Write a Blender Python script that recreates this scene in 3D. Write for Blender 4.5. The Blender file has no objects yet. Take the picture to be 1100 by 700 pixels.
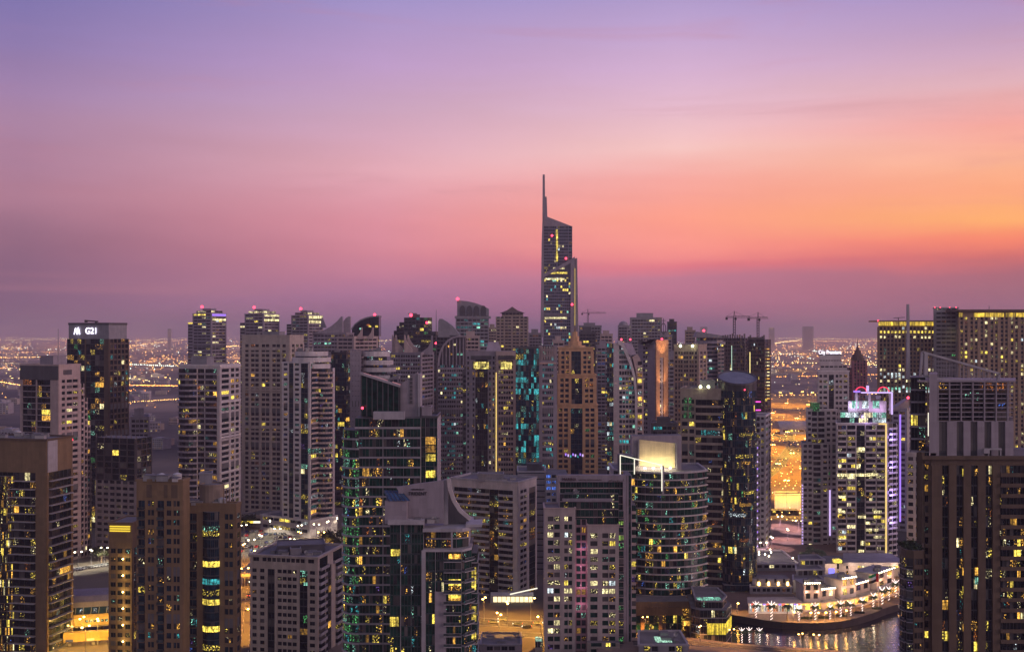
import bpy, math, random
from mathutils import Vector, Matrix

# ------------------------------------------------------------------ camera, sky, sun, exposure
SC = bpy.context.scene
COL = SC.collection
F = 1200.0            # focal length in photo pixels (photo 1100 x 700)
HOR = 358.0           # photo row of the horizon
H = 140.0             # camera height, metres
rnd = random.Random(7)

cd = bpy.data.cameras.new("camera")
cam = bpy.data.objects.new("camera", cd)
COL.objects.link(cam)
cam.location = (0, 0, H)
cam.rotation_euler = (math.radians(90), 0, 0)
cd.sensor_width = 36.0
cd.lens = 36.0 * F / 1100.0
cd.shift_y = (HOR - 350.0) / 1100.0
cd.clip_start = 1.0
cd.clip_end = 200000.0
SC.camera = cam

SC.view_settings.view_transform = 'Standard'
SC.view_settings.look = 'None'
SC.view_settings.exposure = 0.0
SC.view_settings.gamma = 1.0
cy = SC.cycles
cy.use_denoising = True
cy.denoiser = 'OPENIMAGEDENOISE'
cy.use_adaptive_sampling = False
cy.max_bounces = 5
cy.diffuse_bounces = 2
cy.glossy_bounces = 3
cy.transmission_bounces = 2
cy.volume_bounces = 0
cy.transparent_max_bounces = 8
cy.sample_clamp_indirect = 2.0
cy.sample_clamp_direct = 12.0
cy.caustics_reflective = False
cy.caustics_refractive = False
cy.use_light_tree = True
cy.pixel_filter_type = 'BLACKMAN_HARRIS'
cy.filter_width = 1.5
SC.render.use_persistent_data = False


def lin(c):
    return tuple(((v / 255.0) / 12.92 if v <= 10 else ((v / 255.0 + 0.055) / 1.055) ** 2.4) for v in c)


W = bpy.data.worlds.new("World")
SC.world = W
W.use_nodes = True
nt = W.node_tree
N = nt.nodes
N.clear()
L = nt.links


def node(tree, kind, **kw):
    n = tree.nodes.new(kind)
    for k, v in kw.items():
        setattr(n, k, v)
    return n


tc = node(nt, 'ShaderNodeTexCoord')
sep = node(nt, 'ShaderNodeSeparateXYZ')
L.new(tc.outputs['Generated'], sep.inputs[0])


def mth(op, a, b=None, tree=nt, clamp=False):
    m = node(tree, 'ShaderNodeMath', operation=op)
    m.use_clamp = clamp
    for i, v in enumerate((a, b)):
        if v is None:
            continue
        if isinstance(v, (int, float)):
            m.inputs[i].default_value = v
        else:
            tree.links.new(v, m.inputs[i])
    return m.outputs[0]


def smooth(val, a, b, t0=0.0, t1=1.0):
    m = node(nt, 'ShaderNodeMapRange', interpolation_type='SMOOTHSTEP')
    L.new(val, m.inputs['Value'])
    m.inputs['From Min'].default_value = a
    m.inputs['From Max'].default_value = b
    m.inputs['To Min'].default_value = t0
    m.inputs['To Max'].default_value = t1
    return m.outputs[0]


def ramp(val, stops):
    r = node(nt, 'ShaderNodeValToRGB')
    r.color_ramp.interpolation = 'B_SPLINE' if False else 'LINEAR'
    el = r.color_ramp.elements
    while len(el) > 1:
        el.remove(el[-1])
    el[0].position = stops[0][0]
    el[0].color = (*stops[0][1], 1)
    for p, c in stops[1:]:
        e = el.new(p)
        e.color = (*c, 1)
    L.new(val, r.inputs[0])
    return r.outputs[0]


def mix(f, a, b, blend='MIX'):
    m = node(nt, 'ShaderNodeMix', data_type='RGBA', blend_type=blend)
    for s, v in ((m.inputs[0], f), (m.inputs[6], a), (m.inputs[7], b)):
        if isinstance(v, (int, float)):
            s.default_value = v
        elif isinstance(v, tuple):
            s.default_value = (*v, 1)
        else:
            L.new(v, s)
    return m.outputs[2]


def zy(y):
    return math.sin(math.atan((HOR - y) / F)) / 0.5


flat = mth('SQRT', mth('ADD', mth('MULTIPLY', sep.outputs[0], sep.outputs[0]), mth('MULTIPLY', sep.outputs[1], sep.outputs[1])))
ax = mth('DIVIDE', sep.outputs[0], mth('MAXIMUM', flat, 0.02))
# soft cloud streaks: a stretched noise bends the height at which the colours are read
mp = node(nt, 'ShaderNodeMapping')
mp.inputs['Scale'].default_value = (1.3, 1.3, 9.0)
mp.inputs['Rotation'].default_value = (0.0, math.radians(-5), 0.0)
L.new(tc.outputs['Generated'], mp.inputs[0])
nz = node(nt, 'ShaderNodeTexNoise')
nz.inputs['Scale'].default_value = 2.2
nz.inputs['Detail'].default_value = 5.0
nz.inputs['Roughness'].default_value = 0.55
L.new(mp.outputs[0], nz.inputs['Vector'])
wob = mth('SUBTRACT', nz.outputs['Fac'], 0.5)
el = mth('ADD', mth('MULTIPLY', sep.outputs[2], 2.0), mth('MULTIPLY', wob, 0.065))
SKY = [
    [(345, (114, 82, 112)), (320, (128, 91, 120)), (270, (154, 108, 131)), (220, (181, 128, 149)), (150, (178, 138, 171)), (75, (146, 126, 178)), (0, (120, 116, 179))],
    [(345, (183, 117, 155)), (320, (201, 131, 169)), (300, (216, 136, 162)), (270, (229, 143, 158)), (240, (238, 154, 166)), (180, (236, 176, 187)), (120, (212, 171, 198)), (80, (202, 166, 212)), (0, (165, 149, 203))],
    [(345, (197, 113, 145)), (320, (213, 125, 152)), (300, (217, 133, 155)), (285, (248, 129, 138)), (268, (272, 159, 144)), (240, (278, 173, 145)), (200, (267, 182, 170)), (165, (262, 210, 204)), (130, (244, 198, 210)), (80, (221, 183, 216)), (0, (179, 159, 210))],
    [(345, (176, 108, 128)), (312, (184, 112, 124)), (298, (192, 110, 120)), (286, (240, 122, 110)), (268, (276, 148, 108)), (247, (277, 190, 110)), (215, (268, 178, 130)), (185, (265, 189, 149)), (150, (255, 174, 162)), (110, (233, 183, 190)), (60, (198, 164, 201)), (0, (163, 145, 203))],
]
ZEN = (88, 88, 160)
SKG = 0.6    # colours are stored darker and brought back by the background's strength
R4 = [ramp(el, [(max(0.0, zy(y)), tuple(v * SKG for v in lin(c))) for y, c in s_] + [(0.9, tuple(v * SKG for v in lin(ZEN)))]) for s_ in SKY]


def lerpf(val, a, b):
    m = node(nt, 'ShaderNodeMapRange', interpolation_type='LINEAR')
    L.new(val, m.inputs['Value'])
    m.inputs['From Min'].default_value = a
    m.inputs['From Max'].default_value = b
    return m.outputs[0]


c1 = mix(lerpf(ax, -0.40, -0.116), R4[0], R4[1])
c1 = mix(lerpf(ax, -0.116, 0.148), c1, R4[2])
c2 = mix(lerpf(ax, 0.148, 0.40), c1, R4[3])
tone = mth('ADD', 1.0, mth('MULTIPLY', wob, 0.30))
tcol = node(nt, 'ShaderNodeCombineColor')
for i in range(3):
    L.new(tone, tcol.inputs[i])
c3 = mix(1.0, c2, tcol.outputs[0], 'MULTIPLY')
# thin pink wisps, drawn out along the wind
mp2 = node(nt, 'ShaderNodeMapping')
mp2.inputs['Scale'].default_value = (2.2, 2.2, 24.0)
mp2.inputs['Rotation'].default_value = (0.0, math.radians(6), 0.0)
mp2.inputs['Location'].default_value = (0.7, 0.2, 0.0)
L.new(tc.outputs['Generated'], mp2.inputs[0])
nz2 = node(nt, 'ShaderNodeTexNoise')
nz2.inputs['Scale'].default_value = 1.5
nz2.inputs['Detail'].default_value = 6.0
nz2.inputs['Roughness'].default_value = 0.6
nz2.inputs['Distortion'].default_value = 0.6
L.new(mp2.outputs[0], nz2.inputs['Vector'])
c3 = mix(smooth(nz2.outputs['Fac'], 0.52, 0.78, 0.0, 0.30), c3, (0.60 * SKG, 0.23 * SKG, 0.28 * SKG))
# the sky behind the camera and overhead is never in the picture: an even lavender dusk
c4 = mix(smooth(sep.outputs[1], 0.45, -0.35), c3, (0.31 * SKG, 0.275 * SKG, 0.36 * SKG))
# a weak low-sun atmosphere on top of the dusk colours
sky = node(nt, 'ShaderNodeTexSky', sky_type='NISHITA')
sky.sun_disc = False
SUN_AZ, SUN_EL = 62.0, 3.0
sky.sun_elevation = math.radians(SUN_EL)
sky.sun_rotation = math.radians(SUN_AZ)
b1 = node(nt, 'ShaderNodeBackground')
L.new(c4, b1.inputs[0])
b1.inputs[1].default_value = 1.0 / SKG
b2 = node(nt, 'ShaderNodeBackground')
L.new(sky.outputs[0], b2.inputs[0])
b2.inputs[1].default_value = 0.0015
ad = node(nt, 'ShaderNodeAddShader')
L.new(b1.outputs[0], ad.inputs[0])
L.new(b2.outputs[0], ad.inputs[1])
ow = node(nt, 'ShaderNodeOutputWorld')
L.new(ad.outputs[0], ow.inputs[0])

sd_ = bpy.data.lights.new("afterglow_sun", 'SUN')
sd_.energy = 1.15
sd_.angle = math.radians(24)
sd_.color = (1.0, 0.66, 0.70)
sun = bpy.data.objects.new("afterglow_sun", sd_)
COL.objects.link(sun)
a_, e_ = math.radians(SUN_AZ + 50), math.radians(SUN_EL + 9)
sdir = Vector((math.sin(a_) * math.cos(e_), math.cos(a_) * math.cos(e_), math.sin(e_)))
sun.rotation_euler = (-sdir).to_track_quat('-Z', 'Y').to_euler()
sun.location = (900, -300, 500)


# ------------------------------------------------------------------ pixel -> place
def X(px, d):
    return (px - 550.0) / F * d


def Z(py, d):
    return H - (py - HOR) / F * d


def G(px, py, z=0.0):
    """The point of the level z that the photo shows at px, py."""
    d = (H - z) * F / (py - HOR)
    return Vector((X(px, d), d, z))


# ------------------------------------------------------------------ materials
MATS = {}


def new_mat(name):
    m = bpy.data.materials.new(name)
    m.use_nodes = True
    m.node_tree.nodes.clear()
    o = m.node_tree.nodes.new('ShaderNodeOutputMaterial')
    return m, m.node_tree, o


def solid(name, col, rough=0.75, var=0.16, scale=0.25, metal=0.0, streak=True, spec=0.4):
    """Plain surface with weathering: broad blotches and vertical streaks of the thing's own colour."""
    if name in MATS:
        return MATS[name]
    m, t, o = new_mat(name)
    p = node(t, 'ShaderNodeBsdfPrincipled')
    p.inputs['Roughness'].default_value = rough
    p.inputs['Metallic'].default_value = metal
    p.inputs['Specular IOR Level'].default_value = spec
    g = node(t, 'ShaderNodeNewGeometry')
    mpn = node(t, 'ShaderNodeMapping')
    mpn.inputs['Scale'].default_value = (1, 1, 0.12 if streak else 1)
    t.links.new(g.outputs['Position'], mpn.inputs[0])
    n1 = node(t, 'ShaderNodeTexNoise')
    n1.inputs['Scale'].default_value = scale
    n1.inputs['Detail'].default_value = 4
    t.links.new(mpn.outputs[0], n1.inputs['Vector'])
    mr = node(t, 'ShaderNodeMapRange')
    t.links.new(n1.outputs['Fac'], mr.inputs['Value'])
    mr.inputs['From Min'].default_value = 0.3
    mr.inputs['From Max'].default_value = 0.7
    mr.inputs['To Min'].default_value = 1 - var
    mr.inputs['To Max'].default_value = 1 + var * 0.6
    mx = node(t, 'ShaderNodeMix', data_type='RGBA', blend_type='MULTIPLY')
    mx.inputs[0].default_value = 1
    mx.inputs[6].default_value = (*col, 1)
    cc = node(t, 'ShaderNodeCombineColor')
    fac = mr.outputs[0]
    if streak:      # cladding panels, each cast a touch differently, with dirt in a finer grain
        sn = node(t, 'ShaderNodeVectorMath', operation='SNAP')
        sn.inputs[1].default_value = (2.7, 2.7, 1.8)
        t.links.new(g.outputs['Position'], sn.inputs[0])
        wn_ = node(t, 'ShaderNodeTexWhiteNoise', noise_dimensions='3D')
        t.links.new(sn.outputs[0], wn_.inputs['Vector'])
        fac = mth('MULTIPLY', fac, mth('ADD', 0.91, mth('MULTIPLY', wn_.outputs['Value'], 0.16, t), t), t)
        n2 = node(t, 'ShaderNodeTexNoise')
        n2.inputs['Scale'].default_value = 1.1
        n2.inputs['Detail'].default_value = 3
        t.links.new(mpn.outputs[0], n2.inputs['Vector'])
        fac = mth('MULTIPLY', fac, mth('ADD', 0.82, mth('MULTIPLY', n2.outputs['Fac'], 0.36, t), t), t)
    for i in range(3):
        t.links.new(fac, cc.inputs[i])
    t.links.new(cc.outputs[0], mx.inputs[7])
    t.links.new(mx.outputs[2], p.inputs['Base Color'])
    t.links.new(p.outputs[0], o.inputs[0])
    MATS[name] = m
    return m


def glass(name, col, rough=0.12, spec=0.28):
    """Dark facade glass: each pane a little different in tint."""
    if name in MATS:
        return MATS[name]
    m, t, o = new_mat(name)
    p = node(t, 'ShaderNodeBsdfPrincipled')
    p.inputs['Roughness'].default_value = rough
    p.inputs['Specular IOR Level'].default_value = spec
    g = node(t, 'ShaderNodeNewGeometry')
    n1 = node(t, 'ShaderNodeTexNoise')
    n1.inputs['Scale'].default_value = 0.45
    n1.inputs['Detail'].default_value = 2
    t.links.new(g.outputs['Position'], n1.inputs['Vector'])
    r = node(t, 'ShaderNodeValToRGB')
    e = r.color_ramp.elements
    e[0].position, e[0].color = 0.35, (*[c * 0.5 for c in col], 1)
    e[1].position, e[1].color = 0.7, (*[c * 1.7 for c in col], 1)
    t.links.new(n1.outputs['Fac'], r.inputs[0])
    t.links.new(r.outputs[0], p.inputs['Base Color'])
    t.links.new(p.outputs[0], o.inputs[0])
    MATS[name] = m
    return m


def lit(name, col, strength, lo=0.12, hi=1.35, a=0.36, b=0.62, scale=1.3, rooms=True):
    """A lit room behind glass: uneven light (curtains, furniture) by a noise in the place's own metres."""
    if name in MATS:
        return MATS[name]
    m, t, o = new_mat(name)
    p = node(t, 'ShaderNodeBsdfPrincipled')
    p.inputs['Roughness'].default_value = 0.2
    p.inputs['Base Color'].default_value = (0.03, 0.03, 0.035, 1)
    g = node(t, 'ShaderNodeNewGeometry')
    n1 = node(t, 'ShaderNodeTexNoise')
    n1.inputs['Scale'].default_value = scale
    n1.inputs['Detail'].default_value = 3
    n1.inputs['Roughness'].default_value = 0.65
    t.links.new(g.outputs['Position'], n1.inputs['Vector'])
    mr = node(t, 'ShaderNodeMapRange')
    t.links.new(n1.outputs['Fac'], mr.inputs['Value'])
    mr.inputs['From Min'].default_value = a
    mr.inputs['From Max'].default_value = b
    mr.inputs['To Min'].default_value = lo * strength
    mr.inputs['To Max'].default_value = hi * strength
    p.inputs['Emission Color'].default_value = (*col, 1)
    # rooms differ from one another, and curtains hang in vertical folds across part of the glass
    sn = node(t, 'ShaderNodeVectorMath', operation='SNAP')
    sn.inputs[1].default_value = (3.1, 3.1, 3.5)
    t.links.new(g.outputs['Position'], sn.inputs[0])
    wn_ = node(t, 'ShaderNodeTexWhiteNoise', noise_dimensions='3D')
    t.links.new(sn.outputs[0], wn_.inputs['Vector'])
    cm = node(t, 'ShaderNodeMapping')
    cm.inputs['Scale'].default_value = (1.9, 1.9, 0.10)
    t.links.new(g.outputs['Position'], cm.inputs[0])
    cn = node(t, 'ShaderNodeTexNoise')
    cn.inputs['Scale'].default_value = 1.0
    cn.inputs['Detail'].default_value = 2
    t.links.new(cm.outputs[0], cn.inputs['Vector'])
    cr = node(t, 'ShaderNodeMapRange')
    t.links.new(cn.outputs['Fac'], cr.inputs['Value'])
    cr.inputs['From Min'].default_value = 0.40
    cr.inputs['From Max'].default_value = 0.56
    cr.inputs['To Min'].default_value = 0.30
    cr.inputs['To Max'].default_value = 1.25
    sv = mth('MULTIPLY', mr.outputs[0], mth('ADD', 0.35, mth('MULTIPLY', wn_.outputs['Value'], 0.95, t), t), t)
    if rooms:
        sv = mth('MULTIPLY', sv, cr.outputs[0], t)
    t.links.new(sv, p.inputs['Emission Strength'])
    t.links.new(p.outputs[0], o.inputs[0])
    m.cycles.emission_sampling = 'NONE'
    MATS[name] = m
    return m


def glow(name, col, strength, sample=False):
    if name in MATS:
        return MATS[name]
    m, t, o = new_mat(name)
    e = node(t, 'ShaderNodeEmission')
    e.inputs[0].default_value = (*col, 1)
    e.inputs[1].default_value = strength
    t.links.new(e.outputs[0], o.inputs[0])
    m.cycles.emission_sampling = 'AUTO' if sample else 'NONE'
    MATS[name] = m
    return m


LIT = {
    'amber': ((1.0, 0.50, 0.07), 1.7), 'yellow': ((1.0, 0.74, 0.10), 1.8), 'pale': ((1.0, 0.86, 0.42), 1.7),
    'white': ((0.80, 0.95, 1.0), 1.2), 'cyan': ((0.06, 0.62, 0.66), 0.85), 'mint': ((0.35, 0.95, 0.70), 1.1), 'green': ((0.15, 0.75, 0.22), 0.9),
    'blue': ((0.10, 0.25, 1.0), 0.8), 'orange': ((1.0, 0.30, 0.05), 0.9), 'violet': ((0.45, 0.22, 1.0), 0.9),
}


def win_mat(key):
    if key in MATS:
        return MATS[key]
    base, _, sub = key.partition('/')
    if base in LIT:
        c, s = LIT[base]
        if sub == 'part':     # mostly dark room with a lamp somewhere in it
            return lit(key, c, s, 0.0, 1.7, 0.53, 0.70, 1.9)
        if sub == 'spark':    # one lamp or screen far back in a dark room
            return lit(key, c, s, 0.0, 2.4, 0.60, 0.72, 1.7, False)
        if sub == 'dim':
            return lit(key, c, s * 0.22)
        return lit(key, c, s)
    return MATS[key]


glass('glass_black', (0.008, 0.014, 0.018))
glass('glass_blue', (0.008, 0.026, 0.042), 0.10, 0.4)
glass('glass_green', (0.006, 0.040, 0.030), 0.10, 0.3)
glass('glass_grey', (0.030, 0.030, 0.036), 0.2)
solid('glass_blind', (0.055, 0.052, 0.05), 0.4, 0.4, 0.8)
solid('glass_curtain', (0.11, 0.10, 0.095), 0.5, 0.3, 0.8)
glass('rail_glass', (0.05, 0.065, 0.07), 0.15)
WARM = [('amber', 3), ('yellow', 4), ('pale', 2), ('amber/part', 7.2), ('yellow/part', 7.2), ('pale/part', 3.6), ('orange/part', 1.8), ('amber/dim', 4)]
MIXED = [('yellow', 3), ('amber', 1), ('pale', 2), ('white/part', 3.6), ('cyan/part', 3.6), ('mint/part', 3.6), ('green/part', 1.8), ('yellow/part', 7.2), ('amber/dim', 2), ('blue/part', 1.26), ('amber/part', 3.6)]
OFFICE = [('cyan', 3), ('mint', 2), ('white', 2), ('cyan/part', 5.4), ('mint/part', 3.6), ('yellow/part', 3.6), ('cyan/dim', 3), ('pale', 1)]
GREEN = [('green/part', 7.2), ('mint/part', 5.4), ('yellow', 2), ('amber', 2), ('yellow/part', 7.2), ('cyan/part', 1.8), ('amber/part', 3.6)]
TEAL = [('cyan', 2), ('cyan/part', 7.2), ('blue/part', 3.6), ('amber/part', 3.6), ('yellow/part', 3.6), ('mint/part', 3.6), ('yellow', 1)]
SPARKS = [('yellow/spark', 5), ('amber/spark', 5), ('pale/spark', 3), ('cyan/spark', 1.6), ('mint/spark', 1.6), ('white/spark', 1), ('blue/spark', .7), ('orange/spark', 1.2), ('violet/spark', .4)]
PALE = [('pale', 4), ('yellow', 3), ('pale/part', 5.4), ('white', 1), ('yellow/part', 3.6)]


def pick(pal):
    t = sum(w for _, w in pal)
    r = rnd.random() * t
    for k, w in pal:
        r -= w
        if r <= 0:
            return k
    return pal[-1][0]


# ------------------------------------------------------------------ mesh builder
class MB:
    def __init__(self):
        self.v, self.f, self.m, self.mats = [], [], [], []

    def mi(self, mat):
        if mat not in self.mats:
            self.mats.append(mat)
        return self.mats.index(mat)

    def add(self, vs, fs, mat):
        b = len(self.v)
        self.v.extend(vs)
        i = self.mi(mat)
        for f in fs:
            self.f.append(tuple(b + k for k in f))
            self.m.append(i)

    def quad(self, a, b, c, d, mat):
        self.add([a, b, c, d], [(0, 1, 2, 3)], mat)

    def box(self, lo, hi, mat):
        x0, y0, z0 = lo
        x1, y1, z1 = hi
        self.add([(x0, y0, z0), (x1, y0, z0), (x1, y1, z0), (x0, y1, z0), (x0, y0, z1), (x1, y0, z1), (x1, y1, z1), (x0, y1, z1)],
                 [(3, 2, 1, 0), (4, 5, 6, 7), (0, 1, 5, 4), (1, 2, 6, 5), (2, 3, 7, 6), (3, 0, 4, 7)], mat)

    def proud(self, a, t, n, u0, u1, z0, z1, dep, mat):
        """Box standing dep proud of the facade line a + t*u, no back face."""
        p = [(a[0] + t[0] * u + n[0] * k, a[1] + t[1] * u + n[1] * k) for u, k in ((u0, 0), (u1, 0), (u1, dep), (u0, dep))]
        vs = [(x, y, z) for z in (z0, z1) for x, y in p]
        # 0 a0,1 a1,2 f1,3 f0 bottom ; 4..7 top
        self.add(vs, [(3, 2, 6, 7), (2, 1, 5, 6), (0, 3, 7, 4), (4, 7, 6, 5), (0, 1, 2, 3)], mat)

    def prism(self, poly, z0, z1, mat, top=None, bottom=False):
        """poly: CCW 2-D points; z1 a height or a function of (x, y)."""
        n = len(poly)
        zt = z1 if callable(z1) else (lambda x, y: z1)
        vs = [(p[0], p[1], z0) for p in poly] + [(p[0], p[1], zt(p[0], p[1])) for p in poly]
        self.add(vs, [(i, (i + 1) % n, n + (i + 1) % n, n + i) for i in range(n)], mat)
        self.add([vs[n + i] for i in range(n)], [tuple(range(n))], top or mat)
        if bottom:
            self.add([vs[i] for i in range(n)], [tuple(reversed(range(n)))], mat)

    def ring(self, outer, inner, z0, z1, mat):
        n = len(outer)
        vs = [(*p[:2], z) for z in (z0, z1) for p in outer] + [(*p[:2], z) for z in (z0, z1) for p in inner]
        fs = []
        for i in range(n):
            j = (i + 1) % n
            fs += [(i, j, n + j, n + i), (2 * n + j, 2 * n + i, 3 * n + i, 3 * n + j), (n + i, n + j, 3 * n + j, 3 * n + i), (j, i, 2 * n + i, 2 * n + j)]
        self.add(vs, fs, mat)

    def bar(self, a, b, w, mat, w2=None, sides=4):
        a, b = Vector(a), Vector(b)
        d = (b - a)
        if d.length < 1e-6:
            return
        d.normalize()
        up = Vector((0, 0, 1)) if abs(d.z) < 0.95 else Vector((0, 1, 0))
        s = d.cross(up).normalized()
        u = s.cross(d)
        w2 = w if w2 is None else w2
        vs = []
        for p, r in ((a, w), (b, w2)):
            for k in range(sides):
                an = 2 * math.pi * (k + 0.5) / sides
                vs.append(tuple(p + (s * math.cos(an) + u * math.sin(an)) * r * (0.7071 if sides == 4 else 0.5)))
        n = sides
        self.add(vs, [(i, (i + 1) % n, n + (i + 1) % n, n + i) for i in range(n)] + [tuple(reversed(range(n))), tuple(range(n, 2 * n))], mat)

    def ball(self, c, r, mat, seg=8, rings=5, sz=1.0):
        vs = [(c[0], c[1], c[2] - r * sz)]
        for i in range(1, rings):
            th = math.pi * i / rings
            for k in range(seg):
                ph = 2 * math.pi * k / seg
                vs.append((c[0] + r * math.sin(th) * math.cos(ph), c[1] + r * math.sin(th) * math.sin(ph), c[2] - r * sz * math.cos(th)))
        vs.append((c[0], c[1], c[2] + r * sz))
        fs = [(0, 1 + (k + 1) % seg, 1 + k) for k in range(seg)]
        for i in range(rings - 2):
            for k in range(seg):
                a, b = 1 + i * seg + k, 1 + i * seg + (k + 1) % seg
                fs.append((a, b, b + seg, a + seg))
        last = len(vs) - 1
        fs += [(last, last - seg + k, last - seg + (k + 1) % seg) for k in range(seg)]
        self.add(vs, fs, mat)

    def mesh(self, name):
        me = bpy.data.meshes.new(name)
        me.from_pydata([tuple(v) for v in self.v], [], self.f)
        for m in self.mats:
            me.materials.append(m)
        if self.m:
            me.polygons.foreach_set('material_index', self.m)
        me.update()
        return me

    def build(self, name, parent=None, loc=(0, 0, 0)):
        o = bpy.data.objects.new(name, self.mesh(name))
        COL.objects.link(o)
        if parent is not None:
            o.parent = parent
        o.location = loc
        return o


def tag(o, label=None, cat=None, group=None, kind=None):
    for k, v in (('label', label), ('category', cat), ('group', group), ('kind', kind)):
        if v:
            o[k] = v
    return o


def empty(name, loc, label, cat, group=None, rz=0.0):
    o = bpy.data.objects.new(name, None)
    COL.objects.link(o)
    o.location = loc
    o.rotation_euler = (0, 0, rz)
    o.empty_display_size = 1.0
    return tag(o, label, cat, group)


def copy_tree(o, parent=None):
    c = o.copy()
    COL.objects.link(c)
    if parent is not None:
        c.parent = parent
    for ch in KIDS.get(o.name, []):
        copy_tree(ch, c)
    return c


KIDS = {}


def kids_of(o):
    """Remember a prototype's children so that copying needs no scan of the scene."""
    for ch in o.children:
        KIDS.setdefault(o.name, []).append(ch)
        kids_of(ch)


# ------------------------------------------------------------------ plan shapes
def rect(d, xl, xc, xr, th):
    """Rectangle with its near corner at photo column xc, depth d; its two seen faces end at columns xl and xr; th turns it (degrees, more if needed for a sane depth)."""
    x = X(xc, d)
    tl, tr = (xl - 550) / F, (xr - 550) / F
    for _ in range(40):
        c, s = math.cos(math.radians(th)), math.sin(math.radians(th))
        dl, dr = (c + tl * s), (s - tr * c)
        a = (x - tl * d) / dl if abs(dl) > 0.02 else 25.0
        b = (tr * d - x) / dr if abs(dr) > 0.02 else -1.0
        if 3 < b < 36:
            break
        th += 1.5
    if not 3 < a < 120:
        a = 25.0
    if not 3 < b < 120:
        b = 25.0
    p0 = (x, d)
    p1 = (x + b * s, d + b * c)
    p3 = (x - a * c, d + a * s)
    p2 = (p1[0] - a * c, p1[1] + a * s)
    return [p0, p1, p2, p3]


def front(d, x0, x1, depth, th=0.0):
    """Rectangle whose front runs from column x0 to x1 at depth d (at x0), depth metres deep; th degrees swing the far end back."""
    a = (X(x0, d), d)
    t1 = (x1 - 550) / F
    c, s = math.cos(math.radians(th)), math.sin(math.radians(th))
    w = (t1 * d - a[0]) / (c - t1 * s)
    b = (a[0] + w * c, d + w * s)
    n = (-s, c)
    # the flanks splay a little so that only the front is presented to the harbour side
    da, db = a[1] + n[1] * depth, b[1] + n[1] * depth
    xa, xb = a[0] + n[0] * depth, b[0] + n[0] * depth
    if x0 > 550:
        xa = max(xa, min(a[0] / a[1] * da * 0.999, xb - 2))
    if x1 < 550:
        xb = min(xb, max(b[0] / b[1] * db * 0.999, xa + 2))
    return [a, b, (xb, db), (xa, da)]


def wedge(d, x0, x1, y0, y1):
    """Plan between columns x0 and x1 from y0 to y1 metres behind depth d, flanks along the line of sight."""
    return [(X(x0, d), d + y0), (X(x1, d), d + y0), (X(x1, d + y1 - y0), d + y1), (X(x0, d + y1 - y0), d + y1)]


def grow(poly, k):
    """Offset a convex CCW polygon outwards by k."""
    n = len(poly)
    out = []
    for i in range(n):
        p0, p1, p2 = Vector(poly[i - 1][:2]), Vector(poly[i][:2]), Vector(poly[(i + 1) % n][:2])
        e1, e2 = (p1 - p0).normalized(), (p2 - p1).normalized()
        n1, n2 = Vector((e1.y, -e1.x)), Vector((e2.y, -e2.x))
        m = (n1 + n2)
        m = m.normalized() if m.length > 1e-6 else n1
        k2 = k / max(0.3, m.dot(n1))
        q = p1 + m * k2
        out.append((q.x, q.y))
    return out


def disc(cx, cy_, r, n=24, a0=0.0, a1=360.0, ry=None):
    ry = r if ry is None else ry
    full = abs(a1 - a0 - 360) < 1e-6
    return [(cx + r * math.cos(math.radians(a0 + (a1 - a0) * i / (n if full else n - 1))), cy_ + ry * math.sin(math.radians(a0 + (a1 - a0) * i / (n if full else n - 1)))) for i in range(n)]


def parse(pat):
    out = []
    for tok in pat.split():
        k = tok[0]
        w, _, n = tok[1:].partition('x')
        out.append((k, float(w), int(n) if n else 1))
    return out


WIN_MESH, BAL_MESH = {}, {}


def win_mesh(key, framed):
    if (key, framed) not in WIN_MESH:
        b = MB()
        b.proud((-0.5, 0), (1, 0), (0, -1), 0, 1, 0, 1, 0.05, win_mat(key))
        if framed:
            fr = solid('window_frame', (0.06, 0.06, 0.065), 0.5)
            for u0, u1, z0, z1 in ((0, 0.05, 0, 1), (0.95, 1, 0, 1), (0.475, 0.525, 0.04, 0.96), (0.05, 0.95, 0, 0.04), (0.05, 0.95, 0.96, 1)):
                b.proud((-0.5, -0.05), (1, 0), (0, -1), u0, u1, z0, z1, 0.05, fr)
        WIN_MESH[key, framed] = b.mesh('window')
    return WIN_MESH[key, framed]


def bal_mesh(style, mat, bd):
    k = (style, mat.name, round(bd, 2))
    if k not in BAL_MESH:
        b = MB()
        a, t, n = (-0.5, 0), (1, 0), (0, -1)
        b.proud(a, t, n, 0, 1, -0.28, 0, bd, mat)
        if style == 'solid':
            b.proud((-0.5, -bd + 0.12), t, n, 0, 1, 0, 1.05, 0.125, mat)
            b.proud(a, t, n, 0, 0.015, 0, 1.05, bd - 0.12, mat)
            b.proud(a, t, n, 0.985, 1, 0, 1.05, bd - 0.12, mat)
        elif style == 'glass':
            g = MATS['rail_glass']
            b.proud((-0.5, -bd + 0.08), t, n, 0, 1, 0, 0.95, 0.05, g)
            b.proud((-0.5, -bd + 0.05), t, n, 0, 1, 0.95, 1.02, 0.1, mat)
        BAL_MESH[k] = b.mesh('balcony')
    return BAL_MESH[k]


WHITE_M = solid('tank_white', (0.5, 0.49, 0.48), 0.6)


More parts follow.
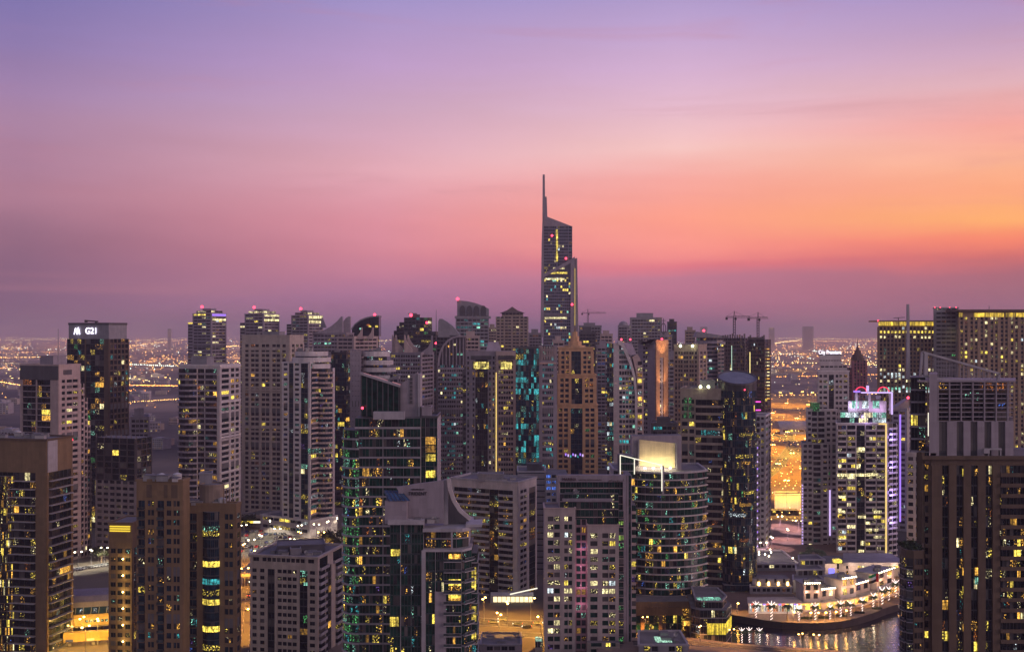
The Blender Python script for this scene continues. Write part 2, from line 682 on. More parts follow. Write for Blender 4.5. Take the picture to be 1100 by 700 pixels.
class Tower:
    """One building: collects walls, cladding, windows and balconies, then links them as the parts of one Empty."""

    def __init__(self, name, label, cat, d, wall, trim=None, fh=3.6, sp=0.42, sd=0.22, pd=0.34, bd=1.3, lit=0.14, pal=MIXED, gl='glass_black', bal='solid', balmat=None, framed=None, cap=100, group=None, **ex):
        self.wall, self.trim = wall, trim or wall
        self.o = dict(fh=fh, sp=sp, sd=sd, pd=pd, bd=bd, lit=lit, pal=pal, gl=gl, bal=bal, balmat=balmat or self.trim)
        self.o.update(ex)
        self.d = d
        self.framed = (d < 560) if framed is None else framed
        self.cap = cap if d < 1160 else 0
        self.w, self.c = MB(), MB()
        self.wins, self.bals, self.jobs = [], [], []
        self.info = (name, label, cat, group)
        self.org = None
        self.root = None
        self.kids = []

    def block(self, poly, z0, z1, faces=None, top=None, **ov):
        """A storey block. faces: {edge: pattern} or a pattern for every edge seen."""
        if self.org is None:
            self.org = Vector((sum(p[0] for p in poly) / len(poly), sum(p[1] for p in poly) / len(poly), 0.0))
        self.w.prism(poly, z0, z1, ov.get('wall', self.wall), top or MATS['roof_grey'])
        if faces:
            n = len(poly)
            for i in range(n):
                pat = faces if isinstance(faces, str) else faces.get(i)
                if pat:
                    z1v = z1 if not callable(z1) else min(z1(*poly[i]), z1(*poly[(i + 1) % n]))
                    self.face(poly[i], poly[(i + 1) % n], z0, z1v, pat, **ov)
        return self

    def face(self, a, b, z0, z1, pat, **ov):
        S = dict(self.o)
        S.update(ov)
        wall, trim = S.get('wall', self.wall), S.get('trim', self.trim)
        a, b = Vector(a[:2]), Vector(b[:2])
        Ln = (b - a).length
        t = (b - a) / Ln
        n = Vector((t.y, -t.x))
        mid = (a + b) / 2
        if n.dot(-mid.normalized()) < -0.10:
            return
        segs = parse(pat)
        tot = sum(s[1] for s in segs)
        zb, zt = z0 + S.get('bot', 0.0), z1 - S.get('head', 0.0)
        nf = max(1, round((zt - zb) / S['fh']))
        fh = (zt - zb) / nf
        ang = math.atan2(t.y, t.x)
        u = 0.0
        if S.get('head', 0) > 0:
            self.c.proud(a, t, n, 0, Ln, zt, z1, S['sd'] + 0.02, wall)
        if S.get('bot', 0) > 0:
            self.c.proud(a, t, n, 0, Ln, z0, zb, S['sd'] + 0.02, wall)
        colpal = S.get('colpal')
        for k, wgt, cnt in segs:
            w = wgt / tot * Ln
            u0, u1 = u, u + w
            u = u1
            if k == 's':
                self.c.proud(a, t, n, u0, u1, zb, zt, S['pd'], trim if S.get('pier_trim') else wall)
                continue
            if k == 'd':
                continue
            sp = S['sp'] if k == 'w' else (S.get('gsp', 0.10) if k == 'g' else 0.06)
            mech = self.mech(nf) if k in 'w' and nf > 20 else ()
            if k == 'w':
                for i in range(nf):
                    if i in mech:
                        self.c.proud(a, t, n, u0, u1, zb + i * fh, zb + (i + 1) * fh, S['sd'] - 0.08, MATS['louvre_grey'])
                        continue
                    self.c.proud(a, t, n, u0, u1, zb + i * fh, zb + (i + sp) * fh, S['sd'], trim if S.get('sp_trim') else wall)
            elif k == 'g':
                for i in range(nf):
                    self.c.proud(a, t, n, u0, u1, zb + i * fh, zb + (i + sp) * fh, 0.11 if not S.get('slab') else S['slab'], trim if S.get('slab') else MATS['mullion'])
            elif k == 'b':
                for i in range(nf):
                    self.bals.append((a + t * (u0 + u1) / 2, zb + i * fh + 0.02, ang, w - 0.04, S['bal'], S['balmat'], S['bd'], n))
            cw = w / cnt
            gap = {'w': min(0.55, cw * 0.2), 'g': 0.10, 'b': 0.14}[k] if cnt > 1 else (0.0 if k != 'w' else 0.0)
            if cnt > 1:
                for j in range(1, cnt):
                    um = u0 + j * cw
                    self.c.proud(a, t, n, um - gap / 2, um + gap / 2, zb, zt, (S['sd'] + 0.012) if k == 'w' else 0.135, wall if k == 'w' else MATS['mullion'])
            for i in range(nf):
                if i in mech:
                    continue
                run = None
                for j in range(cnt):
                    p = S['lit']
                    if run and rnd.random() < 0.22:
                        key = run
                    elif rnd.random() < p * 1.05:
                        key = pick(S['pal'])
                        run = key
                    else:
                        run = None
                        q_ = rnd.random()
                        gm_ = S.get('glim', 0.15 if self.d < 640 else 0.10)
                        if S['lit'] > 0 and q_ < gm_:
                            key = pick(SPARKS)
                        elif q_ > 0.84:
                            key = ('glass_curtain', 'glass_blind', 'glass_grey')[int(q_ * 1000) % 3]
                        else:
                            key = S['gl']
                    uc = u0 + (j + 0.5) * cw
                    ww = cw - (gap if cnt > 1 else 0) - 0.02
                    hh = (1 - sp) * fh - 0.02
                    self.wins.append((a + t * uc, zb + (i + sp) * fh + 0.01, ang, max(0.2, ww), hh, key, n))

    def mech(self, nf):
        """Storeys without windows: plant floors behind louvres."""
        if self.o.get('nomech'):
            return ()
        return {int(nf * self.o.setdefault('m1', rnd.uniform(0.3, 0.5))), int(nf * self.o.setdefault('m2', rnd.uniform(0.62, 0.8)))}

    # ---- free parts
    def part(self, name, mb, label=None, under=None):
        self.jobs.append((name, mb, label, under))
        return len(self.jobs) - 1

    def roofline(self, poly, z, hgt=1.2, mat=None, over=0.42, thick=0.5, name='parapet'):
        b = MB()
        b.ring(grow(poly, over), grow(poly, -thick), z - 0.15, z + hgt, mat or self.trim)
        self.part(name, b)

    def plant(self, poly, z, n=5, hmax=3.0, seed=1):
        """Rooftop machine boxes, each with a louvred lid, within the plan."""
        r = random.Random(seed)
        p = [Vector(q[:2]) for q in poly[:4]] if len(poly) >= 4 else None
        if not p:
            return
        p0, ex, ey = p[0], p[1] - p[0], p[3] - p[0]
        for _ in range(n):
            s, q = r.uniform(0.12, 0.8), r.uniform(0.12, 0.8)
            c = p0 + ex * s + ey * q
            w, dpt, h = r.uniform(1.5, 4.5), r.uniform(1.5, 4.0), r.uniform(1.0, hmax)
            b = MB()
            m = solid('plant_grey', (0.25, 0.25, 0.26), 0.6) if r.random() < 0.6 else solid('plant_pale', (0.42, 0.40, 0.39), 0.6)
            b.box((c.x - w / 2, c.y - dpt / 2, z), (c.x + w / 2, c.y + dpt / 2, z + h), m)
            b.box((c.x - w / 2 - 0.15, c.y - dpt / 2 - 0.15, z + h), (c.x + w / 2 + 0.15, c.y + dpt / 2 + 0.15, z + h + 0.15), MATS['roof_grey'])
            self.part('roof_unit', b)
        st = MATS['steel']
        for k in range(max(1, n // 3)):
            s, q = r.uniform(0.15, 0.85), r.uniform(0.2, 0.8)
            c = p0 + ex * s + ey * q
            b = MB()
            if k % 2 == 0:      # dish on a stub
                b.bar((c.x, c.y, z), (c.x, c.y, z + 1.1), 0.2, st, 0.2, 6)
                m = 10
                rim = [(c.x + 0.9 * math.cos(2 * math.pi * i / m), c.y - 0.35 + 0.45 * math.sin(2 * math.pi * i / m), z + 1.5 + 0.8 * math.sin(2 * math.pi * i / m)) for i in range(m)]
                b.add(rim + [(c.x, c.y + 0.1, z + 1.2)], [(i, (i + 1) % m, m) for i in range(m)] + [((i + 1) % m, i, m) for i in range(m)], WHITE_M)
                self.part('dish', b)
            else:               # tank
                b.bar((c.x, c.y, z), (c.x, c.y, z + 2.2), 3.2, WHITE_M, 3.2, 12)
                b.bar((c.x, c.y, z + 2.2), (c.x, c.y, z + 2.7), 3.2, WHITE_M, 0.8, 12)
                self.part('water_tank', b)
            e1 = c + ex * r.uniform(-0.3, 0.3)
            b = MB()
            b.bar((c.x, c.y, z + 0.35), (e1.x, e1.y, z + 0.35), 0.35, st)
            b.bar((e1.x, e1.y, z + 0.35), (e1.x, e1.y + 3, z + 0.35), 0.35, st)
            self.part('pipe', b)

    def house(self, poly, z0, z1, mat=None, name='penthouse'):
        b = MB()
        b.prism(poly, z0, z1, mat or self.wall, MATS['roof_grey'])
        b.ring(grow(poly, 0.2), grow(poly, -0.3), z1 - 0.1, z1 + 0.5, mat or self.trim)
        self.part(name, b)

    def plate(self, name, pts, d, thick, mat, label=None):
        """An upright slab of real thickness: outline given in photo pixels at depth d."""
        b = MB()
        n = len(pts)
        fr = [(X(x, d), d, Z(y, d)) for x, y in pts]
        bk = [(p[0], p[1] + thick, p[2]) for p in fr]
        ar = sum(fr[i][0] * fr[(i + 1) % n][2] - fr[(i + 1) % n][0] * fr[i][2] for i in range(n))
        if ar < 0:
            fr.reverse()
            bk.reverse()
        b.add(fr, [tuple(range(n))], mat)
        b.add(bk, [tuple(reversed(range(n)))], mat)
        b.add(fr + bk, [((i + 1) % n, i, n + i, n + (i + 1) % n) for i in range(n)], mat)
        self.part(name, b, label)

    def pole(self, name, px, d, y0, y1, r=0.3, mat=None, r2=None):
        b = MB()
        b.bar((X(px, d), d, Z(y0, d)), (X(px, d), d, Z(y1, d)), 2 * r, mat or MATS['steel'], 2 * (r2 if r2 is not None else r * 0.5), 8)
        self.part(name, b)

    def beacon(self, px, py, d, r=1.1, key='red_lamp'):
        b = MB()
        c = (X(px, d), d, Z(py, d))
        b.ball(c, r, MATS[key])
        b.bar((c[0], c[1], c[2] - r * 2.2), (c[0], c[1], c[2] - r * 0.8), r * 0.35, MATS['steel'])
        self.part('beacon', b)

    def strip(self, pts, d, w, mat, name='light_strip'):
        b = MB()
        q = [(X(x, d), d, Z(y, d)) for x, y in pts]
        for i in range(len(q) - 1):
            b.bar(q[i], q[i + 1], w, mat)
        self.part(name, b)

    def text(self, s, px, py, d, hpx, mat, name='lettering', rz=0.0, wpx=None):
        self.jobs.append((name, ('text', s, px, py, d, hpx, mat, rz, wpx), None, None))

    def finish(self):
        name, label, cat, group = self.info
        self.root = empty(name, self.org, label, cat, group)
        off = -self.org
        self.w.build('wall', self.root, off)
        if self.c.f:
            self.c.build('cladding', self.root, off)
        for kind, items in (('window', self.wins), ('balcony', self.bals)):
            def score(it):
                p, z, n = it[0], it[1], it[-1]
                dist = p.length
                py = HOR + (H - z) / dist * F
                vis = n.dot(-p / dist)
                px = 550 + F * p.x / p.y
                return (not (-4 < px < 1104 and py < 702), vis < 0.05, -round(vis * 4), -z)
            items.sort(key=score)
            one, rest = items[:self.cap], items[self.cap:]
            for it in one:
                p, z, ang, w = it[0], it[1], it[2], it[3]
                if kind == 'window':
                    me, sc = win_mesh(it[5], self.framed), (w, 1, it[4])
                else:
                    me, sc = bal_mesh(it[4], it[5], it[6]), (w, 1, 1)
                o = bpy.data.objects.new(kind, me)
                COL.objects.link(o)
                o.parent = self.root
                o.location = (p.x + off.x, p.y + off.y, z)
                o.rotation_euler = (0, 0, ang)
                o.scale = sc
            if rest:
                b = MB()
                for it in rest:
                    p, z, ang, w, n = it[0], it[1], it[2], it[3], it[-1]
                    t = Vector((math.cos(ang), math.sin(ang)))
                    if kind == 'window':
                        b.proud(p - t * w / 2, t, n, 0, w, z, z + it[4], 0.05, win_mat(it[5]))
                    else:
                        m, bd = it[5], it[6]
                        b.proud(p - t * w / 2, t, n, 0, w, z - 0.28, z, bd, m)
                        if it[4] == 'solid':
                            b.proud(p - t * w / 2 + n * (bd - 0.12), t, n, 0, w, z, z + 1.05, 0.125, m)
                        elif it[4] == 'glass':
                            b.proud(p - t * w / 2 + n * (bd - 0.08), t, n, 0, w, z, z + 0.95, 0.05, MATS['rail_glass'])
                r = b.build('window_glazing' if kind == 'window' else 'balcony_slabs', self.root, off)
                r['kind'] = 'stuff'
        made = []
        for nm, mb, lb, under in self.jobs:
            par = self.root if under is None else made[under]
            if isinstance(mb, tuple):
                _, s, px, py, d, hpx, mat, rz, wpx = mb
                cu = bpy.data.curves.new(nm, 'FONT')
                cu.body = s
                cu.align_x = 'CENTER'
                cu.align_y = 'CENTER'
                cu.size = hpx / F * d / 0.70
                cu.extrude = 0.12
                cu.materials.append(mat)
                tmp = bpy.data.objects.new('text_source', cu)
                me = bpy.data.meshes.new_from_object(tmp)
                me.name = nm
                bpy.data.objects.remove(tmp)
                o = bpy.data.objects.new(nm, me)
                COL.objects.link(o)
                o.parent = par
                o.location = Vector((X(px, d), d, Z(py, d))) + off
                o.rotation_euler = (math.radians(90), 0, rz)
                if wpx:
                    xs = [v.co.x for v in me.vertices]
                    o.scale = (wpx / F * d / max(0.01, max(xs) - min(xs)), 1, 1)
            else:
                o = mb.build(nm, par, off if under is None else (0, 0, 0))
            if lb:
                o['label'] = lb
            made.append(o)
        return self.root


# shared materials
solid('roof_grey', (0.17, 0.165, 0.17), 0.85, 0.3, 0.15, streak=False)
solid('mullion', (0.05, 0.052, 0.056), 0.4)
solid('steel', (0.22, 0.21, 0.22), 0.5, metal=0.3)
solid('louvre_grey', (0.13, 0.125, 0.13), 0.6)
solid('black_steel', (0.035, 0.033, 0.035), 0.5)
glow('red_lamp', (1.0, 0.05, 0.10), 5.0)
WHITE = solid('white_render', (0.62, 0.57, 0.56), 0.75, 0.12)
OFFWHITE = solid('off_white_render', (0.50, 0.45, 0.44), 0.75, 0.14)
CREAM = solid('cream_render', (0.44, 0.375, 0.32), 0.8)
BEIGE = solid('beige_render', (0.35, 0.285, 0.23), 0.8)
TAN = solid('tan_stone', (0.205, 0.138, 0.075), 0.8)
BROWN = solid('brown_stone', (0.118, 0.083, 0.055), 0.8)
DKBROWN = solid('dark_brown_stone', (0.12, 0.085, 0.06), 0.8)
PINK = solid('pink_beige_render', (0.47, 0.365, 0.335), 0.8)
GREY = solid('grey_panel', (0.27, 0.26, 0.28), 0.6)
LGREY = solid('light_grey_panel', (0.38, 0.36, 0.38), 0.6)
DGREY = solid('dark_grey_panel', (0.085, 0.083, 0.09), 0.5)
CHAR = solid('charcoal_panel', (0.04, 0.04, 0.045), 0.4)
CONC = solid('bare_concrete', (0.20, 0.175, 0.165), 0.9, 0.25)
TEALP = solid('dark_teal_panel', (0.03, 0.06, 0.06), 0.35)
MAUVE = solid('mauve_grey_panel', (0.30, 0.265, 0.295), 0.6)
GOLD_LIT = glow('gold_strip', (1.0, 0.70, 0.20), 1.4)
WHITE_LIT = glow('white_strip', (1.0, 0.93, 0.74), 1.3)
VIOLET_LIT = glow('violet_strip', (0.42, 0.22, 1.0), 1.2)
LILAC_LIT = glow('lilac_strip', (0.72, 0.52, 1.0), 1.15)
YEL_LIT = glow('yellow_strip', (1.0, 0.72, 0.08), 1.3)
# ------------------------------------------------------------------ ground, water, haze
gm, gt, go = new_mat('ground_sand')
gp = node(gt, 'ShaderNodeBsdfPrincipled')
gp.inputs['Roughness'].default_value = 0.95
gg = node(gt, 'ShaderNodeNewGeometry')
gn = node(gt, 'ShaderNodeTexNoise')
gn.inputs['Scale'].default_value = 0.0016
gn.inputs['Detail'].default_value = 9
gn.inputs['Roughness'].default_value = 0.6
gt.links.new(gg.outputs['Position'], gn.inputs['Vector'])
gr = node(gt, 'ShaderNodeValToRGB')
e = gr.color_ramp.elements
e[0].position, e[0].color = 0.36, (0.035, 0.035, 0.028, 1)
e[1].position, e[1].color = 0.62, (0.30, 0.23, 0.16, 1)
gn.noise_dimensions = '2D'
x_ = e.new(0.47)
x_.color = (0.10, 0.085, 0.065, 1)
gt.links.new(gn.outputs['Fac'], gr.inputs[0])
gt.links.new(gr.outputs[0], gp.inputs['Base Color'])
gt.links.new(gp.outputs[0], go.inputs[0])
MATS['ground_sand'] = gm
b = MB()
R = 60000.0
b.quad((-R, -3000, 0), (R, -3000, 0), (R, R, 0), (-R, R, 0), gm)
tag(b.build('ground'), kind='structure')

hm, ht, ho = new_mat('haze_air')
pv = node(ht, 'ShaderNodeVolumePrincipled')
pv.inputs['Color'].default_value = (0.93, 0.78, 0.93, 1)
pv.inputs['Density'].default_value = 0.000090
pv.inputs['Anisotropy'].default_value = 0.0
ht.links.new(pv.outputs[0], ho.inputs['Volume'])
b = MB()
b.box((-R - 500, -3500, -1.0), (R + 500, R + 500, 385.0), hm)
tag(b.build('haze'), kind='stuff')

# ------------------------------------------------------------------ the near towers, bottom of the view upwards
BULB0 = glow('flood_bulb', (1.0, 0.9, 0.6), 9.0)

# tan tower at the edge of the view with the blank parapet
T = Tower('apartment_tower', 'tan tower with a tall blank parapet and slim dark balconies, beside the elevated station', 'tower', 490, TAN, BROWN,
          fh=3.5, lit=0.16, pal=WARM, bal='slab', balmat=LGREY, bd=1.7)
p = rect(490, -60, 50, 78, 12)
zt, zr = Z(473, 490), Z(508, 490)
T.block(p, 0, zr, {3: 's2 g18x9 s.4 b24x9 s5', 0: 's1.5 b22x6 s2'}, lit=0.07, sd=0.3)
up = [Vector(q) for q in p]
q0 = up[0] + (up[3] - up[0]) * 0.0
T.block(p, zr, zt)
b = MB()
a_, t_ = Vector(p[0]), (Vector(p[1]) - Vector(p[0])).normalized()
n_ = Vector((t_.y, -t_.x))
b.proud(a_, t_, n_, 0.6, 7.5, zr + 0.2, zt - 0.3, 0.35, LGREY)
T.part('grey_panel', b)
T.roofline(p, zt, 0.7, BROWN)
# glazed corner bay of that tower
c0 = Vector(p[3]) + (Vector(p[0]) - Vector(p[3])) * 0.62
cylp = disc(c0.x, c0.y + 3.2, 5.2, 14, 180, 360)
T.block(cylp, 0, Z(512, 490), 'g1x2', lit=0.34, slab=0.16)
T.plant(p, zt, 12, 2.0, 3)
T.finish()

# slim tan tower with the column of lamps
T = Tower('apartment_tower', 'slim tan block with a glowing column of star-like lamps and yellow louvres at its top', 'tower', 470, TAN, TAN, fh=3.45, lit=0.03, pal=WARM, sp=0.45)
p = rect(470, 117, 142, 160, 5)
zt = Z(562, 470)
z2 = Z(589, 470)
T.block(p, 0, z2, {3: 's.7 w2x1 s.6 w2 s1 w2 s.6', 0: 's.5 g4x2 s3'})
T.block(p, z2, zt)
for k in range(3):
    b = MB()
    a_, t_ = Vector(p[3]), (Vector(p[0]) - Vector(p[3])).normalized()
    n_ = Vector((t_.y, -t_.x))
    b.proud(a_, t_, n_, 0.5, 9.3, zt - 1.5 - k * 0.95, zt - 1.0 - k * 0.95, 0.45, glow('louvre_glow', (1.0, 0.70, 0.06), 1.1))
    T.part('light_louvre', b)
T.roofline(p, zt, 0.5, TAN)
for k in range(7):
    y = 600 + k * 17.7
    b = MB()
    c = Vector((X(131.5, 468.5), 469.0, Z(y, 469)))
    b.ball(c, 0.34, glow('star_lamp', (1.0, 0.72, 0.25), 30.0))
    j = T.part('wall_lamp', b)
    b = MB()
    b.box((c.x - 0.12, c.y, c.z - 0.3), (c.x + 0.12, c.y + 1.2, c.z + 0.1), MATS['steel'])
    T.part('lamp_bracket', b, under=j)
r_ = T.finish()
for k in range(7):
    ld = bpy.data.lights.new('wall_lamp_light', 'POINT')
    ld.energy = 380
    ld.color = (1.0, 0.62, 0.15)
    ld.shadow_soft_size = 0.3
    lo = bpy.data.objects.new('wall_lamp_light', ld)
    COL.objects.link(lo)
    lo.parent = r_
    lo.location = Vector((X(131.5, 467.5), 467.2, Z(600 + k * 17.7, 469))) - T.org

# tan tower with the drum crown
T = Tower('apartment_tower', 'tan tower with a roof drum and a bowed glass bay lit yellow and cyan', 'tower', 410, TAN, TAN, fh=3.45, lit=0.07, pal=TEAL, gl='glass_blue', bal='glass', sp=0.4, bd=1.1, balmat=BROWN)
pm = rect(412, 190, 253, 258, 6)
zm = Z(543, 412)
T.block(pm, 0, zm, {3: 's1 b7x1 b6x2 s3 s13 s3 w6x2 s1.5', 0: 's1 w3 s1'}, head=3.0)
bx = (Vector(pm[3]) + (Vector(pm[0]) - Vector(pm[3])) * 0.60)
bay = disc(bx.x, bx.y + 1.2, 3.6, 9, 180, 360, 3.0)
T.block(bay, 0, zm - 2.2, 'g1', lit=0.0)
# lit floors of the bay: a few whole bands glow
zf = [Z(y, 410) for y in (568, 573, 606, 625, 637, 647, 676, 696)]
for i, k in enumerate(('mint/part', 'yellow/part', 'yellow', 'cyan', 'yellow/part', 'yellow', 'yellow', 'yellow/part')):
    b = MB()
    bb = disc(bx.x, bx.y + 1.2, 3.78, 9, 185, 355, 3.18)
    bi = disc(bx.x, bx.y + 1.2, 3.62, 9, 185, 355, 3.02)
    for j in range(8):
        b.quad((*bb[j], zf[i] - 1.2), (*bb[j + 1], zf[i] - 1.2), (*bb[j + 1], zf[i] + 0.9), (*bb[j], zf[i] + 0.9), win_mat(k))
    T.part('lit_band', b)
pl = rect(407, 147, 196, 203, 6)
zl = Z(517, 407)
T.block(pl, 0, zl, {3: 's1 b4.2 s1.6 w4x2 s2 b4.2 s1.4 w3x1 s1.2 w4x2 s1.5', 0: 's1'}, head=7.0)
for s0, s1 in ((0.22, 0.34), (0.60, 0.68), (0.76, 0.90)):
    a_, t_ = Vector(pl[3]), (Vector(pl[0]) - Vector(pl[3]))
    ll = t_.length
    t_.normalize()
    n_ = Vector((t_.y, -t_.x))
    b = MB()
    b.proud(a_, t_, n_, s0 * ll, s1 * ll, zl - 6.0, zl - 1.2, 0.30, BROWN)
    T.part('crown_panel', b)
T.roofline(pl, zl, 0.8, TAN)
T.roofline(pm, zm, 0.9, TAN)
dr = disc(X(226, 416), 418.5, 4.5, 20)
T.house(dr, zm, Z(522, 414), solid('drum_panel', (0.23, 0.18, 0.14), 0.7), 'drum')
T.house(front(421, 214, 228, 7), Z(530, 421), Z(509, 421), GREY)
for i in range(4):
    b = MB()
    xx = X(240 + i * 3.2, 413.5)
    b.bar((xx, 413.6, zm), (xx, 413.6, Z(524 + i * 0.5, 413)), 0.22, TAN)
    T.part('screen_post', b)
T.plant(pl, zl, 12, 2.2, 5)
T.plant(pm, zm, 8, 2.0, 6)
T.finish()

# low pale hotel block by the car park
T = Tower('hotel_block', 'low pale stone block with rows of square windows, beside the car park', 'building', 482, solid('pale_stone', (0.50, 0.43, 0.37), 0.8), CREAM, fh=3.22, lit=0.04, glim=0.1, pal=MIXED, gl='glass_black', bal='solid', balmat=LGREY, bd=1.4, sp=0.48)
p = rect(482, 269, 341, 368, 12)
zt = Z(600, 482)
T.block(p, 0, zt - 5.2, {3: 's1 w2 s1.6 w2 s1.5 g3.2x1 s1.2 w9x4 s1.2 g3.6x1 s1 w2.4 s1', 0: 's.6 b6 s.4 g5x2 s.8 s3 b7 s.5'}, sd=0.18)
T.block(p, zt - 5.2, zt, {3: 's1 w2x1 s1 w14x9 s1 w2 s1', 0: 's1 b6 s4 b7 s1'}, fh=5.2, sp=0.62, lit=0.0)
T.roofline(p, zt, 0.9, CREAM, over=0.7)
pp = front(493, 298, 349, 14, 12)
T.house(pp, zt, Z(587, 493), solid('plant_dark', (0.10, 0.10, 0.115), 0.6))
T.house(front(490, 312, 323, 6, 12), zt, Z(590, 490), GREY, 'stair_head')
T.plant(p, zt, 14, 2.0, 8)
b = MB()
cc = G(327.5, 629, 0)
f3, f0 = Vector(p[3]), Vector(p[0])
u_ = (f0 - f3).normalized()
for yy, h in ((629, 1.4), (669, 3.2)):
    q = f3 + u_ * (f0 - f3).length * 0.795
    nn = Vector((u_.y, -u_.x))
    bb = MB()
    bb.proud(q, u_, nn, 0, 2.6, Z(yy, 482), Z(yy, 482) + h, 0.16, win_mat('mint' if yy == 629 else 'green/part'))
    T.part('lit_window', bb)
T.finish()

# curved green-glass tower with the raked glass crown
T = Tower('apartment_tower', 'green glass tower with rounded end, pale floor bands and a raked glass crown', 'tower', 425, LGREY, LGREY, fh=3.75, lit=0.13, pal=WARM, gl='glass_green', slab=0.5, gsp=0.17)
zr = Z(449, 425)
a0 = Vector((X(381, 425), 425))
body = [(X(386, 425), 424.0), (X(452, 425), 424.0), (X(452, 425), 448), (X(386, 425), 448)]
rd = X(386, 425)
T.block(body, 0, zr - 4, {0: 'g3x3 g4x4 s.12 g6x6 g5x5'}, slab=0.62, lit=0.10, trim=GREY)
endc = disc(rd, 431.0, 7.0, 12, 150, 270)
endp = endc + [(rd + 0.1, 440.0)]
T.block(endp, 0, zr - 4.5, 'g1', slab=0.62, lit=0.6, pal=[('green/part', 5), ('mint/part', 3), ('yellow/part', 2), ('cyan/part', 1)], trim=LGREY)
up = [(X(381, 425), 425.5), (X(452, 425), 425.5), (X(452, 425), 446), (X(381, 425), 446)]
T.block(up, zr - 4, zr, {0: 'g1x9'}, lit=0.05)
sidep = [(X(452, 425), 426.5), (X(469.5, 425), 426.5), (X(469.5, 425), 448), (X(452, 425), 448)]
T.block(sidep, 0, zr, {0: 'g4x2 s.1 g8x2 s.1 g3x1'}, lit=0.0, slab=0.09, gsp=0.06, trim=DGREY)
for y, k in ((473, 'amber'), (482, 'amber/dim'), (491.5, 'yellow'), (509, 'yellow'), (527, 'amber/dim'), (575, 'yellow'), (612, 'yellow/part'), (660, 'amber')):
    b = MB()
    b.proud((X(457.3, 426.5), 426.5), (1, 0), (0, -1), 0, 3.7, Z(y + 3.8, 426), Z(y - 3.8, 426), 0.2, win_mat(k))
    for u0 in (1.2, 2.45):
        b.proud((X(457.3, 426.5), 426.28), (1, 0), (0, -1), u0, u0 + 0.1, Z(y + 3.8, 426), Z(y - 3.8, 426), 0.06, MATS['mullion'])
    T.part('lit_window', b)
b = MB()
b.box((X(401, 423), 422.6, Z(450.3, 423)), (X(434.5, 423), 425.3, Z(442, 423)), LGREY)
T.part('roof_parapet', b)
# raked crown: glass wedge on mullions with a white capping beam
T.plate('glass_wedge', [(387.5, 447), (387.5, 401), (429, 414), (429, 447)], 429.0, 9.0, MATS['glass_green'])
for i in range(8):
    x = 388.2 + i * 5.75
    ytop = 401.2 + (x - 387.5) / 41.5 * 13
    b = MB()
    b.bar((X(x, 428.7), 428.7, Z(447, 428.7)), (X(x, 428.7), 428.7, Z(ytop, 428.7)), 0.34, DGREY)
    T.part('mullion', b)
b = MB()
b.bar((X(386.5, 428.6), 428.3, Z(400.6, 428.6)), (X(430, 428.6), 428.3, Z(414.6, 428.6)), 0.9, LGREY)
T.part('crown_beam', b)
T.plate('fin_wall', [(430, 449), (430, 413), (447.5, 400), (448.5, 400), (448.5, 449)], 431.0, 5.0, MAUVE)
T.plate('fin_wall', [(448.7, 449), (448.7, 401.5), (451.5, 401.5), (451.5, 449)], 430.5, 9.0, LGREY)
T.plate('roof_beam', [(404, 413.5), (428, 401.5), (431, 402.6), (407, 414.8)], 440.0, 4.0, GREY)
for i in range(7):  # dark boxes stand in for the vertical lettering on the fin wall
    b = MB()
    cx = X(441.7, 430.9)
    z = Z(407 + i * 4.1, 430.9)
    b.box((cx - 0.5, 430.6, z - 0.55), (cx + 0.5, 430.99, z + 0.55), DGREY)
    T.part('vent_slot', b)
T.house(front(429, 453, 464, 8), zr, Z(438, 429), MAUVE)
T.beacon(389.3, 438, 424, 0.5)
T.roofline(sidep, zr, 0.8, DGREY, 0.1)
T.finish()

# the tower with the curved white sail wall
T = Tower('apartment_tower', 'dark glass tower with a lettered white sail-shaped roof wall', 'tower', 385, LGREY, LGREY, fh=3.55, lit=0.10, pal=TEAL, gl='glass_green', slab=0.35)
D = 385.0
zr = Z(562, D)
core = [(X(419, D), D), (X(455, D), D), (X(455, D), D + 24), (X(419, D), D + 24)]
T.block(core, 0, zr, {0: 'g5x3 s.25 g5x3 g6x4'}, slab=0.12, lit=0.05, trim=TEALP)
b_ = [(X(455.5, D), D - 1.2), (X(496, D), D - 1.2), (X(506, D), D + 3.0), (X(506, D), D + 24), (X(455.5, D), D + 24)]
zb = Z(590, D)
T.block(b_, 0, zb, {0: 's1.4 g7x3 s.2 g6x4 b13x6', 1: 'b1x4', 2: 'b1x8'}, slab=0.14, trim=TEALP, bal='glass', bd=1.5, balmat=LGREY, pal=WARM, lit=0.10)
t_ = [(X(457, D), D + 1.5), (X(490, D), D + 1.5), (X(503, D), D + 4.5), (X(503, D), D + 22), (X(457, D), D + 22)]
T.block(t_, zb, Z(569, D), {0: 'g1x6', 1: 'g1x2'}, lit=0.16, pal=WARM, fh=3.4, slab=0.3)
b = MB()
b.prism([(X(454.5, D), D - 1.5), (X(497, D), D - 1.5), (X(506.5, D), D + 2.6), (X(506.5, D), D + 23), (X(454.5, D), D + 23)], Z(570.3, D), Z(566.6, D), LGREY, bottom=True)
T.part('roof_slab', b)
b = MB()
b.prism([(X(500, D), D + 1), (X(517.5, D), D + 1), (X(517.5, D), D + 12), (X(500, D), D + 12)], Z(566.5, D), Z(563.5, D), LGREY, bottom=True)
T.part('canopy_slab', b)
b = MB()
b.prism([(X(454.5, D), D - 1.6), (X(497, D), D - 1.6), (X(506.5, D), D + 2.5), (X(506.5, D), D + 10), (X(454.5, D), D + 10)], Z(591.5, D), Z(589, D), LGREY, bottom=True)
T.part('floor_slab', b)
b = MB()
b.box((X(453.2, D), D - 1.7, 0), (X(457, D), D + 1, Z(590, D)), LGREY)
T.part('pier', b)
b = MB()
b.box((X(467.5, D), D - 1.9, 0), (X(479.5, D), D - 1.2, Z(634, D)), MAUVE)
